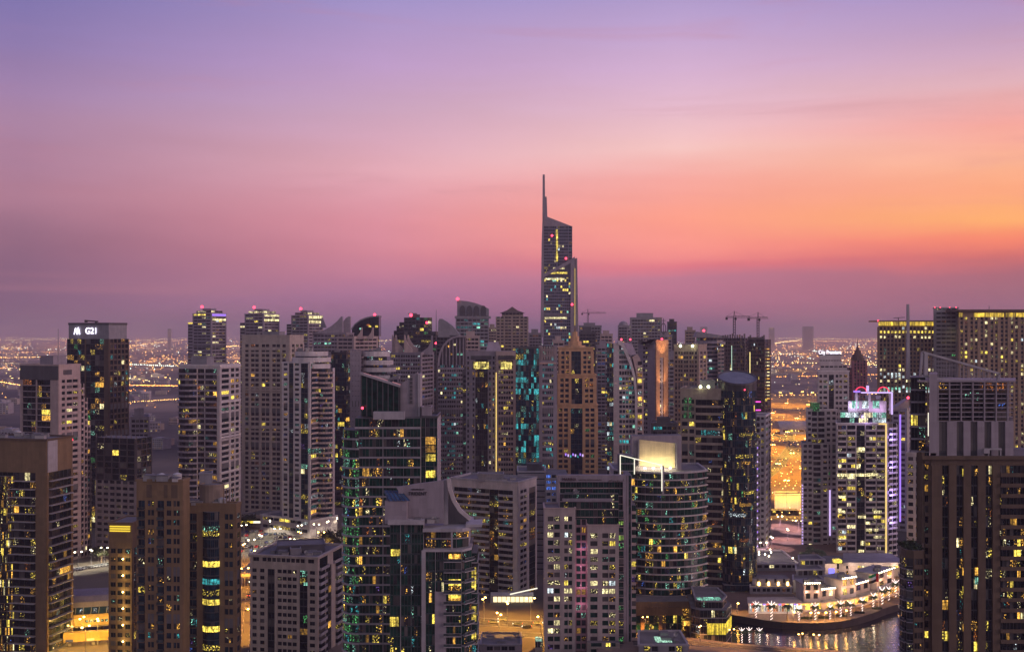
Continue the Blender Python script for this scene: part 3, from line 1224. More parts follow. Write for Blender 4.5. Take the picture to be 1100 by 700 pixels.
T.part('pier_panel', b)
b = MB()
b.box((X(484.5, D), D - 1.4, Z(590, D)), (X(486.5, D), D - 0.6, Z(570, D)), LGREY)
T.part('column', b)
sail = [(428, 562), (428, 527), (425.5, 523), (450, 519), (476.5, 515.6), (476.5, 562)]
T.plate('sail_wall', sail, D + 4, 1.2, MAUVE)
T.plate('sail_edge', [(476.7, 563), (476.7, 515.0), (481.3, 514.2), (481.3, 563)], D + 5.5, 1.6, LGREY)
T.plate('recess_wall', [(481.5, 563), (481.5, 518), (482.5, 526), (486.5, 538), (493, 549), (503.5, 558.5), (503.5, 563)], D + 7.5, 1.6, DGREY)  # dark plate: the shadow in the gap behind the rib, put into its colour
cur = [(481.8, 514.2), (483.2, 525), (487.4, 537.3), (494, 548), (505.4, 557.6)]
b = MB()
for i in range(len(cur) - 1):
    b.bar((X(cur[i][0], D + 4), D + 4.6, Z(cur[i][1], D + 4)), (X(cur[i + 1][0], D + 4), D + 4.6, Z(cur[i + 1][1], D + 4)), 1.3, OFFWHITE)
T.part('curved_rib', b)
sb = [(X(413.5, D), D - 0.8), (X(437, D), D - 0.8), (X(437, D), D + 9), (X(413.5, D), D + 9)]
T.block(sb, Z(562, D), Z(537, D), wall=MAUVE)
b = MB()
pts = [(X(411.8, D), D - 1.2, Z(526.5, D)), (X(440.5, D), D - 1.2, Z(537, D)), (X(440.5, D), D + 9, Z(534, D)), (X(411.8, D), D + 9, Z(526.5, D) + 0.3)]
b.add([(X(412.5, D), D - 1.2, Z(527, D)), (X(418, D), D - 1.2, Z(537.3, D)), (X(441, D), D - 1.2, Z(537.0, D)), (X(431, D + 6), D + 6, Z(526.8, D + 6)), (X(413, D + 6), D + 6, Z(526.2, D + 6))], [(0, 1, 2, 3, 4)], glass('skylight_blue', (0.04, 0.09, 0.16), 0.25))
for i in range(6):
    f = i / 5
    b.bar((X(413 + 18 * f, D + 5.9), D + 5.9, Z(526.3 + 0.5 * f, D + 6) + 0.1), (X(418.5 + 22 * f, D - 1.2), D - 1.2, Z(537.1, D) + 0.12), 0.12, DGREY)
T.part('skylight', b)
b = MB()
b.prism([(X(417, D), D - 1.7), (X(456, D), D - 1.7), (X(456, D), D + 2), (X(417, D), D + 2)], Z(562.5, D), Z(557.5, D), LGREY)
T.part('roof_parapet', b)
T.text('TRIDENT', 448.6, 530, D + 3.8, 3.6, solid('letter_dark', (0.025, 0.02, 0.02), 0.6), 'sign_lettering', 0, 20)
T.text('RESIDENCE AT', 449, 525.4, D + 3.8, 1.5, MATS['letter_dark'], 'sign_lettering', 0, 14)
for y, k in ((597, 'amber'), (624, 'yellow'), (631, 'amber/part'), (637, 'yellow'), (640, 'amber')):
    b = MB()
    b.proud((X(482, D - 1.6), D - 1.6), (1, 0), (0, -1), 0, 4.2, Z(y + 3.3, D), Z(y - 3.3, D), 0.2, win_mat(k))
    T.part('lit_window', b)
for y in (615, 624, 632, 657, 666, 685):
    b = MB()
    b.proud((X(506.8, D + 4), D + 3.6), (1, 0), (0, -1), 0.0, 1.5, Z(y + 3.6, D), Z(y - 3.6, D), 0.2, win_mat('yellow'))
    T.part('lit_window', b)
T.block([(X(506.2, D), D + 4), (X(512, D), D + 4), (X(512, D), D + 20), (X(506.2, D), D + 20)], 0, Z(596, D), {0: 'g1x1', 1: 'g1x4'}, lit=0.1)
b = MB()
b.proud((X(420, D), D - 0.2), (1, 0), (0, -1), 0, 3.2, Z(596.5, D), Z(589.5, D), 0.12, win_mat('yellow'))
T.part('lit_window', b)
b = MB()
b.proud((X(419, D), D - 0.2), (1, 0), (0, -1), 0, 3.0, Z(672, D), Z(662, D), 0.12, win_mat('yellow'))
T.part('lit_window', b)
T.plant([(X(440, D), D + 1), (X(474, D), D + 1), (X(474, D), D + 3.5), (X(440, D), D + 3.5)], zr, 4, 1.6, 4)
T.beacon(430.5, 540, D - 1.5, 0.25, 'mint_lamp') if 'mint_lamp' in MATS else None
T.finish()

# the tower with the stepped stone wings and dark glass core
T = Tower('apartment_tower', 'stone-winged tower with a dark glass core and lettering along its pale roof frame', 'tower', 492, solid('pale_pink_stone', (0.50, 0.42, 0.39), 0.8), PINK, fh=3.5, lit=0.24, pal=PALE, gl='glass_green', sp=0.40, sd=0.16, pd=0.3)
D = 492.0
back = [(X(601, D), D + 6), (X(674, D), D + 6), (X(674, D), D + 26), (X(601, D), D + 26)]
T.block(back, 0, Z(517, D), {0: 's.3 g20x12 s.2'}, lit=0.0, slab=0.08, head=0.3, gl='glass_green')
mid = [(X(601.5, D), D + 2), (X(665, D), D + 2), (X(665, D), D + 10), (X(601.5, D), D + 10)]
T.block(mid, 0, Z(531, D), {0: 'g1x14'}, lit=0.04, slab=0.1, pal=PALE)
b = MB()
b.proud((X(604, D + 2), D + 1.7), (1, 0), (0, -1), 0, X(658, D) - X(604, D), Z(539, D), Z(535.5, D), 0.5, MAUVE)
T.part('sign_band', b)
b = MB()
b.box((X(600.3, D), D + 4.8, Z(519, D)), (X(674, D), D + 7, Z(511.4, D)), MAUVE)
T.part('roof_frame', b)
b = MB()
b.box((X(670.3, D), D + 4.7, 0), (X(674.1, D), D + 8, Z(519.1, D)), MAUVE)
T.part('frame_leg', b)
sc_ = [(X(674.5, D), D + 5.5), (X(680, D), D + 5.5), (X(680, D), D + 22), (X(674.5, D), D + 22)]
T.block(sc_, 0, Z(512, D), {0: 's1 g1.2 s.4'}, lit=0.0, wall=MAUVE)
lw = [(X(584.7, D), D - 1), (X(618, D), D - 1), (X(618, D), D + 14), (X(584.7, D), D + 14)]
T.block(lw, 0, Z(546, D), {0: 's3 w5 s.8 w5 s4 w3.2 s.6 w3.2 s3'}, head=3.2, lit=0.32)
rw = [(X(630.7, D), D - 1), (X(664.5, D), D - 1), (X(664.5, D), D + 14), (X(630.7, D), D + 14)]
T.block(rw, 0, Z(564, D), {0: 's2.5 w6 s4 w5 s.8 w5 s3'}, head=3.2, lit=0.36)
cw_ = [(X(618.2, D), D + 1), (X(630.5, D), D + 1), (X(630.5, D), D + 8), (X(618.2, D), D + 8)]
T.block(cw_, 0, Z(558, D), {0: 's.3 w6x2 s.3'}, sp=0.3, lit=0.2, pal=[('yellow/part', 3), ('amber/dim', 3), ('mint/part', 1)], wall=solid('rosy_glow_render', (0.40, 0.26, 0.28), 0.8))  # the recess's pink glow is partly put into this wall colour
sw = [(X(664.8, D), D + 1), (X(670, D), D + 1), (X(670, D), D + 4.6), (X(664.8, D), D + 4.6)]
T.block(sw, 0, Z(549, D), {0: 'b1x1'}, bal='glass', bd=1.2, lit=0.12, pal=[('green/part', 2), ('yellow/part', 1)])
ew = [(X(680.1, D), D + 7), (X(685, D), D + 7), (X(685, D), D + 20), (X(680.1, D), D + 20)]
T.block(ew, 0, Z(545, D), {0: 'b1x1', 1: 'b1x4'}, bal='solid', bd=1.0, lit=0.05)
pod = [(X(631, D - 6), D - 5), (X(666, D - 6), D - 5), (X(666, D - 6), D - 1.2), (X(631, D - 6), D - 1.2)]
T.block(pod, 0, Z(690, D - 5), {0: 's1 w3 s1 w3x2 s1'}, lit=0.6, pal=PALE, wall=CREAM)
for q, z in ((lw, Z(546, D)), (rw, Z(564, D))):
    T.roofline(q, z, 0.6, PINK, 0.35)
T.text('MARINA', 611.5, 514.7, D + 4.6, 3.1, solid('letter_red', (0.06, 0.012, 0.012), 0.6), 'sign_lettering', 0, 15)
T.text('HOTEL APARTMENTS', 634, 515.2, D + 4.7, 1.2, BROWN, 'sign_lettering', 0, 24)
T.text('\u0645\u0627\u0631\u064a\u0646\u0627', 662, 515.6, D + 4.7, 2.2, DKBROWN, 'sign_lettering', 0, 16)
for y in (563, 578, 586):
    b = MB()
    b.proud((X(665, D), D + 0.6), (1, 0), (0, -1), 0, 2.0, Z(y + 3, D), Z(y - 3, D), 0.2, win_mat('green/part' if y == 586 else lit('lime_room', (0.55, 0.95, 0.15), 0.7).name))
    T.part('lit_window', b)
T.plant(mid, Z(531, D), 2, 1.0, 4)
r_ = T.finish()
for y in (590, 610, 630, 650):
    ld = bpy.data.lights.new('recess_lamp_light', 'POINT')
    ld.energy = 260
    ld.color = (1.0, 0.40, 0.62)
    ld.shadow_soft_size = 0.3
    lo = bpy.data.objects.new('recess_lamp_light', ld)
    COL.objects.link(lo)
    lo.parent = r_
    lo.location = Vector((X(624.5, D), D - 1.6, Z(y, D))) - T.org

# bowed green glass tower with the lit hoarding
T = Tower('apartment_tower', 'bowed green-glass tower with white floor bands under a glaring lit panel on its roof', 'tower', 540, LGREY, LGREY, fh=3.55, lit=0.16, pal=GREEN, gl='glass_green')
D = 540.0
cx, rr = X(714, D), 27.0
arc = disc(cx, D + 22, rr, 15, 208, 322)
bw = arc + [(arc[-1][0], D + 34), (arc[0][0], D + 34)]
zr = Z(508, D - 4)
T.block(bw, 0, zr, {i: 'g1x2' for i in range(14)}, slab=0.8, lit=0.22, gsp=0.17, trim=OFFWHITE)
T.roofline(bw, zr, 0.7, LGREY, 0.6)
T.block([(X(680, D), D + 6), (X(735, D), D + 9), (X(735, D), D + 17), (X(680, D), D + 14)], zr, Z(468, D + 6), wall=MAUVE)
b = MB()
v0, v1 = Vector((X(686.5, D + 5), D + 5.6, 0)), Vector((X(726, D + 5), D + 8.0, 0))
b.quad((v0.x, v0.y, Z(500, D + 5)), (v1.x, v1.y, Z(503, D + 5)), (v1.x, v1.y, Z(476, D + 7)), (v0.x, v0.y, Z(472, D + 5)), solid('hoarding_cream', (0.72, 0.60, 0.34), 0.8, 0.1, 0.3))
for a, c in (((686, 500.5), (686, 471.5)), ((726.4, 503.5), (726.4, 475.5))):
    dd = D + 5.5 if a[0] < 700 else D + 7.8
    b.bar((X(a[0], dd), dd - 0.1, Z(a[1], dd)), (X(c[0], dd), dd - 0.1, Z(c[1], dd)), 0.7, GREY)
T.part('hoarding', b, 'glaring cream hoarding lit from lamps along its foot, in a grey frame')
hv0, hv1 = v0.copy(), v1.copy()
hoop = [(666.3, 510), (666.3, 488.6), (681.5, 492.3), (681.5, 509)]
T.strip(hoop, D - 6, 0.42, WHITE_LIT, 'light_frame')
T.block([(X(666, D - 5), D - 5.5), (X(682, D - 5), D - 5.5), (X(682, D - 5), D + 8), (X(666, D - 5), D + 8)], 0, Z(490, D - 5), {0: 'g1x3'}, lit=0.1, slab=0.1, wall=DGREY)
T.strip([(682, 492.5), (711, 499.3), (711, 527)], D - 7.2, 0.45, WHITE_LIT, 'light_frame')
b = MB()
b.bar((X(712.3, D - 7), D - 6.9, Z(499.5, D - 7)), (X(712.3, D - 7), D - 6.9, Z(530, D - 7)), 0.9, LGREY)
T.part('frame_leg', b)
# podium with tall columns towards the quay
pod = front(D - 17, 672, 741, 26, 2)
T.block(pod, 0, Z(646, D - 17), {0: 's1.2 g7x3 s2 g8x3 s2 g8x4 s.6 g6x3 s.6'}, lit=0.10, pal=WARM, fh=4.2, wall=TAN, head=6.5, pd=0.9)
for y0, y1, x0, x1, k in ((653, 663, 733, 740, 'amber/part'), (666, 671, 733, 745, 'amber'), (681, 688, 733, 748, 'yellow')):
    b = MB()
    b.proud((X(x0, D - 17.5), D - 17.6), (1, 0), (0, -1), 0, X(x1, D - 17) - X(x0, D - 17), Z(y1, D - 17), Z(y0, D - 17), 0.5, win_mat(k))
    T.part('lit_window', b)
for f in (0.15, 0.38, 0.62, 0.85):
    q = hv0 + (hv1 - hv0) * f
    b = MB()
    b.box((q.x - 0.5, q.y - 2.6, Z(503, D + 5)), (q.x + 0.5, q.y - 2.2, Z(501.4, D + 5)), BULB0)
    T.part('flood_lamp', b)
T.text('MARINA', 703, 652, D - 18.2, 1.6, BROWN, 'sign_lettering', 0, 16)
T.text('DIAMOND', 723, 651.5, D - 18.2, 1.8, BROWN, 'sign_lettering', 0, 16)
r_ = T.finish()
for f in (0.15, 0.38, 0.62, 0.85):
    q = hv0 + (hv1 - hv0) * f
    ld = bpy.data.lights.new('hoarding_lamp_light', 'POINT')
    ld.energy = 1300
    ld.color = (1.0, 0.86, 0.55)
    ld.shadow_soft_size = 0.3
    lo = bpy.data.objects.new('hoarding_lamp_light', ld)
    COL.objects.link(lo)
    lo.parent = r_
    lo.location = Vector((q.x, q.y - 1.9, Z(499.6, D + 5))) - T.org

# glazed corner pavilion at the quay
T = Tower('glass_pavilion', 'polygonal dark glass pavilion with a wide lit yellow window at the head of the quay', 'pavilion', 530, DGREY, GREY, fh=4.0, lit=0.06, pal=WARM, gl='glass_black')
D = 506.0
pv_ = [(X(744, D), D + 4), (X(752, D), D), (X(780, D), D), (X(791, D), D + 12), (X(788, D), D + 30), (X(750, D), D + 34)]
T.block(pv_, 0, Z(655, D), {0: 'g1x2', 1: 'g1x7', 2: 'g1x5'}, slab=0.15)
T.block(grow(pv_, -2.2), Z(655, D), Z(647, D), {0: 'g1x2', 1: 'g1x6', 2: 'g1x4'}, slab=0.15, lit=0.02)
T.roofline(grow(pv_, -2.2), Z(647, D), 0.5, GREY)
for x0, x1, kx in ((759.5, 780, 0),):
    b = MB()
    b.proud((X(x0, D), D - 0.15), (1, 0), (0, -1), 0, X(x1, D) - X(x0, D), Z(681, D), Z(669, D), 0.2, lit('shop_yellow', (1.0, 0.72, 0.06), 1.3, 0.5, 1.2))
    for i in range(9):
        u0 = (X(x1, D) - X(x0, D)) * i / 8.2
        b.proud((X(x0, D), D - 0.36), (1, 0), (0, -1), u0, u0 + 0.14, Z(681, D), Z(669, D), 0.1, MATS['mullion'])
    T.part('lit_window', b)
a_, c_ = Vector(pv_[2]), Vector(pv_[3])
t_ = (c_ - a_).normalized()
n_ = Vector((t_.y, -t_.x))
b = MB()
b.proud(a_, t_, n_, 0.6, (c_ - a_).length - 0.5, Z(680, D), Z(668, D), 0.3, MATS['shop_yellow'])
T.part('lit_window', b)
for i, x in enumerate((751, 758, 764, 771)):
    b = MB()
    b.box((X(x, D), D + 3.5, Z(647, D)), (X(x, D) + 2.2, D + 8, Z(647, D) + 0.7), win_mat('mint'))
    T.part('skylight', b)
T.finish()

# beige balcony slab and the dark glass cylinder
T = Tower('apartment_tower', 'beige slab tower of stacked balconies with two bright lamps on its flat roof', 'tower', 600, BEIGE, BEIGE, fh=4.0, lit=0.07, pal=MIXED, gl='glass_black', bd=1.4, sp=0.45)
D = 600.0
p = rect(D, 731, 779, 783, 6)
zt = Z(419, D)
T.block(p, 0, zt, {3: 's1 w4 s1.2 w3.2 s1 b19x5 s1.2', 0: 's1'}, head=5.2, balmat=BEIGE)
T.roofline(p, zt, 1.0, BEIGE)
for x in (752.5, 761):
    b = MB()
    b.ball((X(x, D + 2), D + 2, Z(415.5, D)), 0.75, glow('roof_lamp', (0.95, 1.0, 0.55), 14.0))
    b.bar((X(x, D + 2), D + 2, zt), (X(x, D + 2), D + 2, Z(416, D)), 0.25, MATS['steel'])
    T.part('roof_lamp', b)
T.house(front(D + 8, 752, 768, 8), zt, Z(409, D + 8), GREY)
for i, y in enumerate((430, 438, 446)):
    for x in (735, 740.5):
        b = MB()
        q = Vector((X(x, D), D - 0.1 + (779 - x) * 0.05))
        b.proud((X(x, D), q.y), (1, 0), (0, -1), 0, 1.7, Z(y + 3, D), Z(y - 3, D), 0.2, win_mat('green/part'))
        T.part('lit_window', b)
T.plant(p, zt, 4, 2.5, 9)
T.block(front(D - 2, 729, 792, 14, 2), 0, Z(631, D - 2), {0: 's1 w6x2 s1 w6x2 s1 w6x2 s1 w6x2 s1'}, fh=5, lit=0.1)
T.finish()

T = Tower('office_tower', 'round black-glass tower whose slanted top shows a pale elliptical roof', 'tower', 590, CHAR, CHAR, fh=3.8, lit=0.10, pal=MIXED, gl='glass_blue')
D = 594.0
cx, cy_, rr = X(792, D + 10), D + 10, 10.2
dz = disc(cx, cy_, rr, 28)
ztop = lambda x, y: Z(406.5, D) + (y - cy_) / rr * 3.2
T.block(dz, 0, Z(420, D), 'g1x2', slab=0.07, lit=0.08)
T.block(dz, Z(420, D), ztop, None, top=solid('pale_blue_roof', (0.19, 0.21, 0.24), 0.5))
b = MB()
n = len(dz)
og, ig = grow(dz, 0.25), grow(dz, -0.35)
vs = [(*q, ztop(*q) - 0.5) for q in og] + [(*q, ztop(*q) + 0.45) for q in og] + [(*q, ztop(*q) + 0.45) for q in ig] + [(*q, ztop(*q) - 0.5) for q in ig]
fs = []
for i in range(n):
    j = (i + 1) % n
    fs += [(i, j, n + j, n + i), (n + i, n + j, 2 * n + j, 2 * n + i), (2 * n + i, 2 * n + j, 3 * n + j, 3 * n + i)]
b.add(vs, fs, DGREY)
T.part('roof_rim', b)
for y, m_ in ((432, 'hot_pink_strip'), (441, 'hot_pink_strip')):
    b = MB()
    b.box((X(808, D + 8), D + 5, Z(y + 0.6, D)), (X(816, D + 8), D + 6, Z(y - 0.6, D)), glow('hot_pink_strip', (1.0, 0.1, 0.65), 1.6))
    T.part('light_strip', b)
for y, k, sp_ in ((467, 'yellow', (40, 90)), (490, 'yellow/part', (30, 85)), (497, 'amber', (45, 75)), (529, 'yellow', (50, 95)), (542, 'amber/dim', (40, 80)), (640, 'amber', (45, 85)), (553, 'white/part', (20, 60)), (580, 'orange/part', (40, 70))):
    b = MB()
    q = disc(cx, cy_, rr + 0.12, 8, 270 + sp_[0] - 45, 270 + sp_[1] - 45)
    for i in range(7):
        b.quad((*q[i], Z(y + 1.8, D)), (*q[i + 1], Z(y + 1.8, D)), (*q[i + 1], Z(y - 1.8, D)), (*q[i], Z(y - 1.8, D)), win_mat(k if '/' in k else k + '/part'))
    T.part('lit_band', b)
T.beacon(800, 418.5, D - 0.6, 0.4)
T.block([(cx - 9, D - 1), (cx + 9, D - 1), (cx + 9, D + 8), (cx - 9, D + 8)], 0, Z(628, D), {0: 'g1x6'}, lit=0.3, slab=0.3)
T.finish()

# brown tower with the lattice crown and spire at the near right
T = Tower('apartment_tower', 'big dark brown tower with stone piers, a lattice sail crown and a tall needle spire', 'tower', 380, BROWN, BROWN, fh=3.5, lit=0.13, pal=WARM, gl='glass_black', bal='solid', balmat=DKBROWN, bd=1.5, pd=0.9, sp=0.3)
D = 380.0
m_ = wedge(D, 1000, 1106, 0, 30)
z5 = Z(490, D)
T.block(m_, 0, z5, {0: 's9.5 g6.2x2 s6.8 g6.5x2 s6.8 g6.5x2 s6.8 g6.5x2 s6.6 b23x7 s5', 3: 's2 b6 s2 b6 s2'}, head=3.0, lit=0.12)
e_ = wedge(D, 991, 1000, 1.5, 26)
T.block(e_, 0, Z(486, D), {0: 's3 b6', 3: 's1 b4 s3 b4 s1'}, bal='solid', lit=0.16)
b = MB()
b.box((X(989.5, D), D - 1.2, Z(493, D)), (X(1107, D), D - 0.91, Z(489, D)), BROWN)
T.part('cornice', b)
u_ = wedge(D, 1008.5, 1092, 3, 26)
T.block(u_, z5, Z(453, D), {0: 's1.2 s.2 g4x1 s4.6 g3.4x1 s3.4 g3.4x1 s3.4 g3.4x1 s3.4 g3.4x1 s3 s1'}, lit=0, gl='glass_panel_brown' if False else 'glass_curtain', wall=MAUVE, fh=11, pd=0.7)
l_ = wedge(D, 1009.5, 1091, 5, 24)
T.block(l_, Z(453, D), Z(411.5, D), {0: 'g1x5'}, lit=0.06, fh=3.4, slab=0.12, wall=DGREY, gl='glass_black')
for i in range(9):
    b = MB()
    z = Z(413 + i * 4.9, D + 3)
    b.box((X(1009, D), D + 2.6, z - 0.16), (X(1092, D), D + 3.1, z + 0.16), MAUVE)
    T.part('lattice_beam', b)
for i in range(7):
    x = 1010 + i * 12.6
    b = MB()
    b.box((X(x, D), D + 2.4, Z(453, D)), (X(x, D) + 0.42, D + 3.2, Z(411, D)), MAUVE)
    T.part('lattice_post', b)
lf = wedge(D, 985, 1001, 6, 24)
T.block(lf, Z(486, D), Z(406, D), {0: 'b1x2', 3: 'g1x4'}, lit=0.1, wall=MAUVE, bal='slab', balmat=MAUVE, fh=4.2)
b = MB()
b.prism(wedge(D, 1000.5, 1009.3, 2, 22), Z(487, D), Z(402, D), MAUVE)
T.part('stair_shaft', b)
for i in range(3):
    T.strip([(997.2 + i * 1.7, 468), (997.2 + i * 1.7, 443)], D + 5.3, 0.22, WHITE_LIT)
b = MB()
b.bar((X(984.6, D), D + 8, Z(408, D)), (X(984.2, D), D + 8, Z(326, D)), 1.15, LGREY, 0.75)
T.part('spire', b)
sailf = [(992, 403.5), (994.5, 378), (1078, 401.5), (1076, 410.5), (1020, 408)]
b = MB()
q = [(X(x, D), D + 3.2, Z(y, D)) for x, y in sailf]
for i in range(5):
    b.bar(q[i], q[(i + 1) % 5], 0.75, LGREY)
b.bar((X(998, D), D + 3.2, Z(404, D)), (X(998, D), D + 3.2, Z(379.5, D)), 1.2, LGREY)
T.part('sail_frame', b)
b = MB()
for i in range(26):
    x = 1000 + i * 3
    yt = 379.4 + (x - 1000) / 78 * 22
    yb = 405 + (x - 1000) / 78 * 4.5
    b.bar((X(x, D), D + 3.3, Z(yb, D)), (X(x, D), D + 3.3, Z(yt, D)), 0.1, LGREY)
for i in range(8):
    f = (i + 0.5) / 8
    b.bar((X(998, D), D + 3.4, Z(379.5 + 25 * f, D)), (X(1076, D), D + 3.4, Z(401.5 + 8 * f, D)), 0.1, LGREY)
T.part('sail_mesh', b)
b = MB()
b.prism(wedge(D, 988, 1094, 2.2, 24), Z(410.5, D), Z(408.6, D), MAUVE, None, True)
T.part('roof_slab', b)
b = MB()
for x in (1062, 1075):
    b.bar((X(x, D + 1), D + 1, z5), (X(x, D + 1), D + 1, Z(483, D)), 0.3, LGREY)
b.box((X(1058, D), D + 0.6, Z(483.3, D)), (X(1077, D), D + 1.6, Z(481.6, D)), LGREY)
b.box((X(1058, D), D + 0.6, Z(487, D)), (X(1064, D), D + 1.8, Z(483.3, D)), LGREY)
T.part('cleaning_cradle', b)
for x, y, w_, k in ((1020, 507, 1.9, 'yellow'), (1033.3, 507, 1.9, 'yellow'), (1046.5, 507, 1.9, 'amber/part'), (1020, 623, 1.9, 'mint'), (1033.3, 613, 1.9, 'amber'), (1046.5, 613, 1.9, 'amber'), (1046.5, 623, 1.9, 'mint'), (1020, 633, 1.9, 'yellow'), (1033.3, 633, 1.9, 'yellow'), (1020, 662, 1.9, 'yellow'), (1033.3, 673, 1.9, 'amber'), (1000.5, 564, 2.6, 'yellow'), (1001, 611, 2.4, 'amber')):
    b = MB()
    b.proud((X(x, D), D - (0.5 if w_ < 2 else 0.2)), (1, 0), (0, -1), 0, w_, Z(y + 4, D), Z(y - 4, D), 0.15, win_mat(k))
    T.part('lit_window', b)
T.finish()

# lower bowed brown block in front of it
T = Tower('apartment_block', 'lower brown block with curved balconies and shrubs on its roof, against the big lattice-crowned tower', 'building', 368, BROWN, BROWN, fh=3.5, lit=0.07, pal=WARM, gl='glass_black', bal='glass', balmat=MAUVE, bd=0.9)
D = 368.0
ztop = Z(593, D)
q = [(X(967.5, D + 9), D + 9), (X(969, D + 4), D + 4), (X(974, D + 1), D + 1), (X(981, D), D), (X(992, D), D), (X(992, D + 18), D + 18), (X(967.5, D + 18), D + 18)]
T.block(q, 0, ztop, {0: 's.2 b2', 1: 'b1', 2: 'b1', 3: 's.3 w3x3 s.3'}, head=2.0, lit=0.06)
T.roofline(q, ztop, 0.6, BROWN, 0.15)
bl = MB()
for i in range(420):
    c = Vector((X(rnd.uniform(971, 990), D + 5), D + rnd.uniform(1.5, 13), ztop + 0.3 + abs(rnd.gauss(0, 0.8))))
    v = Vector((rnd.gauss(0, 1), rnd.gauss(0, 1), rnd.gauss(0, 1))).normalized()
    w = v.cross(Vector((0.3, 0.5, 0.8))).normalized()
    s = rnd.uniform(0.25, 0.5)
    bl.quad(tuple(c - v * s - w * s * .6), tuple(c + v * s - w * s * .6), tuple(c + v * s + w * s * .6), tuple(c - v * s + w * s * .6), solid('shrub_leaf', (0.04, 0.07, 0.03), 0.8, 0.3, 1.5))
T.part('roof_foliage', bl)
T.finish()
# ------------------------------------------------------------------ middle distance, west to east
def simple(name, label, cat, d, xs, y, th, wall, left, right, fh=3.6, trim=None, par=1.0, plant=3, seed=1, head=1.5, group=None, **kw):
    T = Tower(name, label, cat, d, wall, trim, fh=fh, group=group, **kw)
    p = rect(d, *xs, th)
    zt = Z(y, d)
    T.block(p, 0, zt, {3: left, 0: right}, head=head)
    T.roofline(p, zt, par)
    if plant:
        T.plant(p, zt, plant, 3.0, seed)
    T.p, T.zt = p, zt
    return T


# white stepped tower with grey balcony side
D = 680.0
T = Tower('apartment_tower', 'pink-white tower stepping wider downwards on one side, dark balconies on the other', 'tower', D, PINK, GREY, fh=3.6, lit=0.12, pal=WARM, bal='slab', balmat=MAUVE, bd=1.2)
p = rect(D, 22, 63, 86, 22)
zt = Z(393, D)
T.block(p, 0, zt, {3: 's2 b10x3 s1 b10x3 s6', 0: 's1.6 w2 s1 w7x2 s1.4'}, head=8.5, sp=0.5)
g = MB()
a_, t_ = Vector(p[3]), (Vector(p[0]) - Vector(p[3]))
ll = t_.length
t_.normalize()
n_ = Vector((t_.y, -t_.x))
g.proud(a_, t_, n_, 0, ll, zt - 8.6, zt, 0.5, DGREY)
T.part('crown_band', g)
a2, t2 = Vector(p[0]), (Vector(p[1]) - Vector(p[0])).normalized()
n2 = Vector((t2.y, -t2.x))
g = MB()
g.proud(a2, t2, n2, 3.5, 10.5, zt - 5.5, zt - 2.5, 0.45, DGREY)
T.part('crown_panel', g)
L0 = (Vector(p[1]) - Vector(p[0])).length
for k, (yy, ex) in enumerate(((413, 3.2), (429, 6.0), (455, 8.5), (500, 9.6))):
    e0 = L0 + (0 if k == 0 else (3.2, 6.0, 8.5)[k - 1])
    q0 = Vector(p[0]) + t2 * (e0 - 0.01)
    q1 = Vector(p[0]) + t2 * (L0 + ex)
    bk = -n2 * 16
    pol = [tuple(q0), tuple(q1), tuple(q1 + bk), tuple(q0 + bk)]
    T.block(pol, 0, Z(yy, D), {0: 's.3 b1 s.2'}, bal='solid', balmat=PINK, bd=0.9)
T.roofline(p, zt, 1.0, PINK)
T.house(rect(D + 6, 43, 57, 71, 22), zt, Z(383, D), MAUVE)
T.pole('antenna', 62.5, D + 4, 388, 353, 0.25)
T.beacon(77, 472, D - 1, 0.9)
T.finish()

# dark tower with the lit roof sign
D = 800.0
T = Tower('apartment_tower', 'dark glass and brown slab tower with a lit sign on its blank grey crown', 'tower', D, DKBROWN, DGREY, fh=3.9, lit=0.12, pal=MIXED, gl='glass_black', sp=0.3, pd=0.5)
p = rect(D, 72, 117, 138, 20)
zt, zc = Z(348.5, D), Z(364, D)
T.block(p, 0, zc, {3: 'g8x5 s.5 g8x4 s2', 0: 's.8 w3x1 s.8 w3 s.8 w3 s.8 w3 s.8 w3 s.8'})
pc = grow(p, -0.8)
T.block(pc, zc, zt, wall=GREY)
T.roofline(pc, zt, 1.4, DGREY, 0.3)
f0, f3 = Vector(pc[0]), Vector(pc[3])
u_ = (f0 - f3).normalized()
rz = math.atan2(u_.y, u_.x)
SIGN = glow('sign_white', (0.85, 0.80, 1.0), 3.2)
mid = f3 + u_ * (f0 - f3).length * 0.50
T.text('G21', 98.0, 355.5, (f3 + u_ * (f0 - f3).length * 0.55).y - 0.9, 6.6, SIGN, 'sign_lettering', rz, 14)
# the small two-stroke emblem before the letters
b = MB()
dd = (f3 + u_ * (f0 - f3).length * 0.27).y - 0.9
for pts in (((79.6, 359), (81.2, 352)), ((81.2, 352), (82.6, 359)), ((83.2, 359), (84.0, 351.5)), ((84.0, 351.5), (85.6, 359)), ((80.2, 356.5), (85, 356.5))):
    b.bar((X(pts[0][0], dd), dd, Z(pts[0][1], dd)), (X(pts[1][0], dd), dd, Z(pts[1][1], dd)), 0.5, SIGN)
T.part('sign_emblem', b)
b = MB()
b.bar((X(103, D + 8), D + 8, zt), (X(103, D + 8), D + 8, Z(344.5, D)), 1.0, BLACKS if False else MATS['black_steel'])
b.bar((X(91, D + 8), D + 8, Z(344, D)), (X(105.5, D + 8), D + 8, Z(345.2, D)), 0.9, MATS['black_steel'])
b.box((X(91, D + 8), D + 7.5, Z(346, D)), (X(94, D + 8), D + 8.5, Z(343.6, D)), MATS['black_steel'])
T.part('cleaning_crane', b)
T.finish()

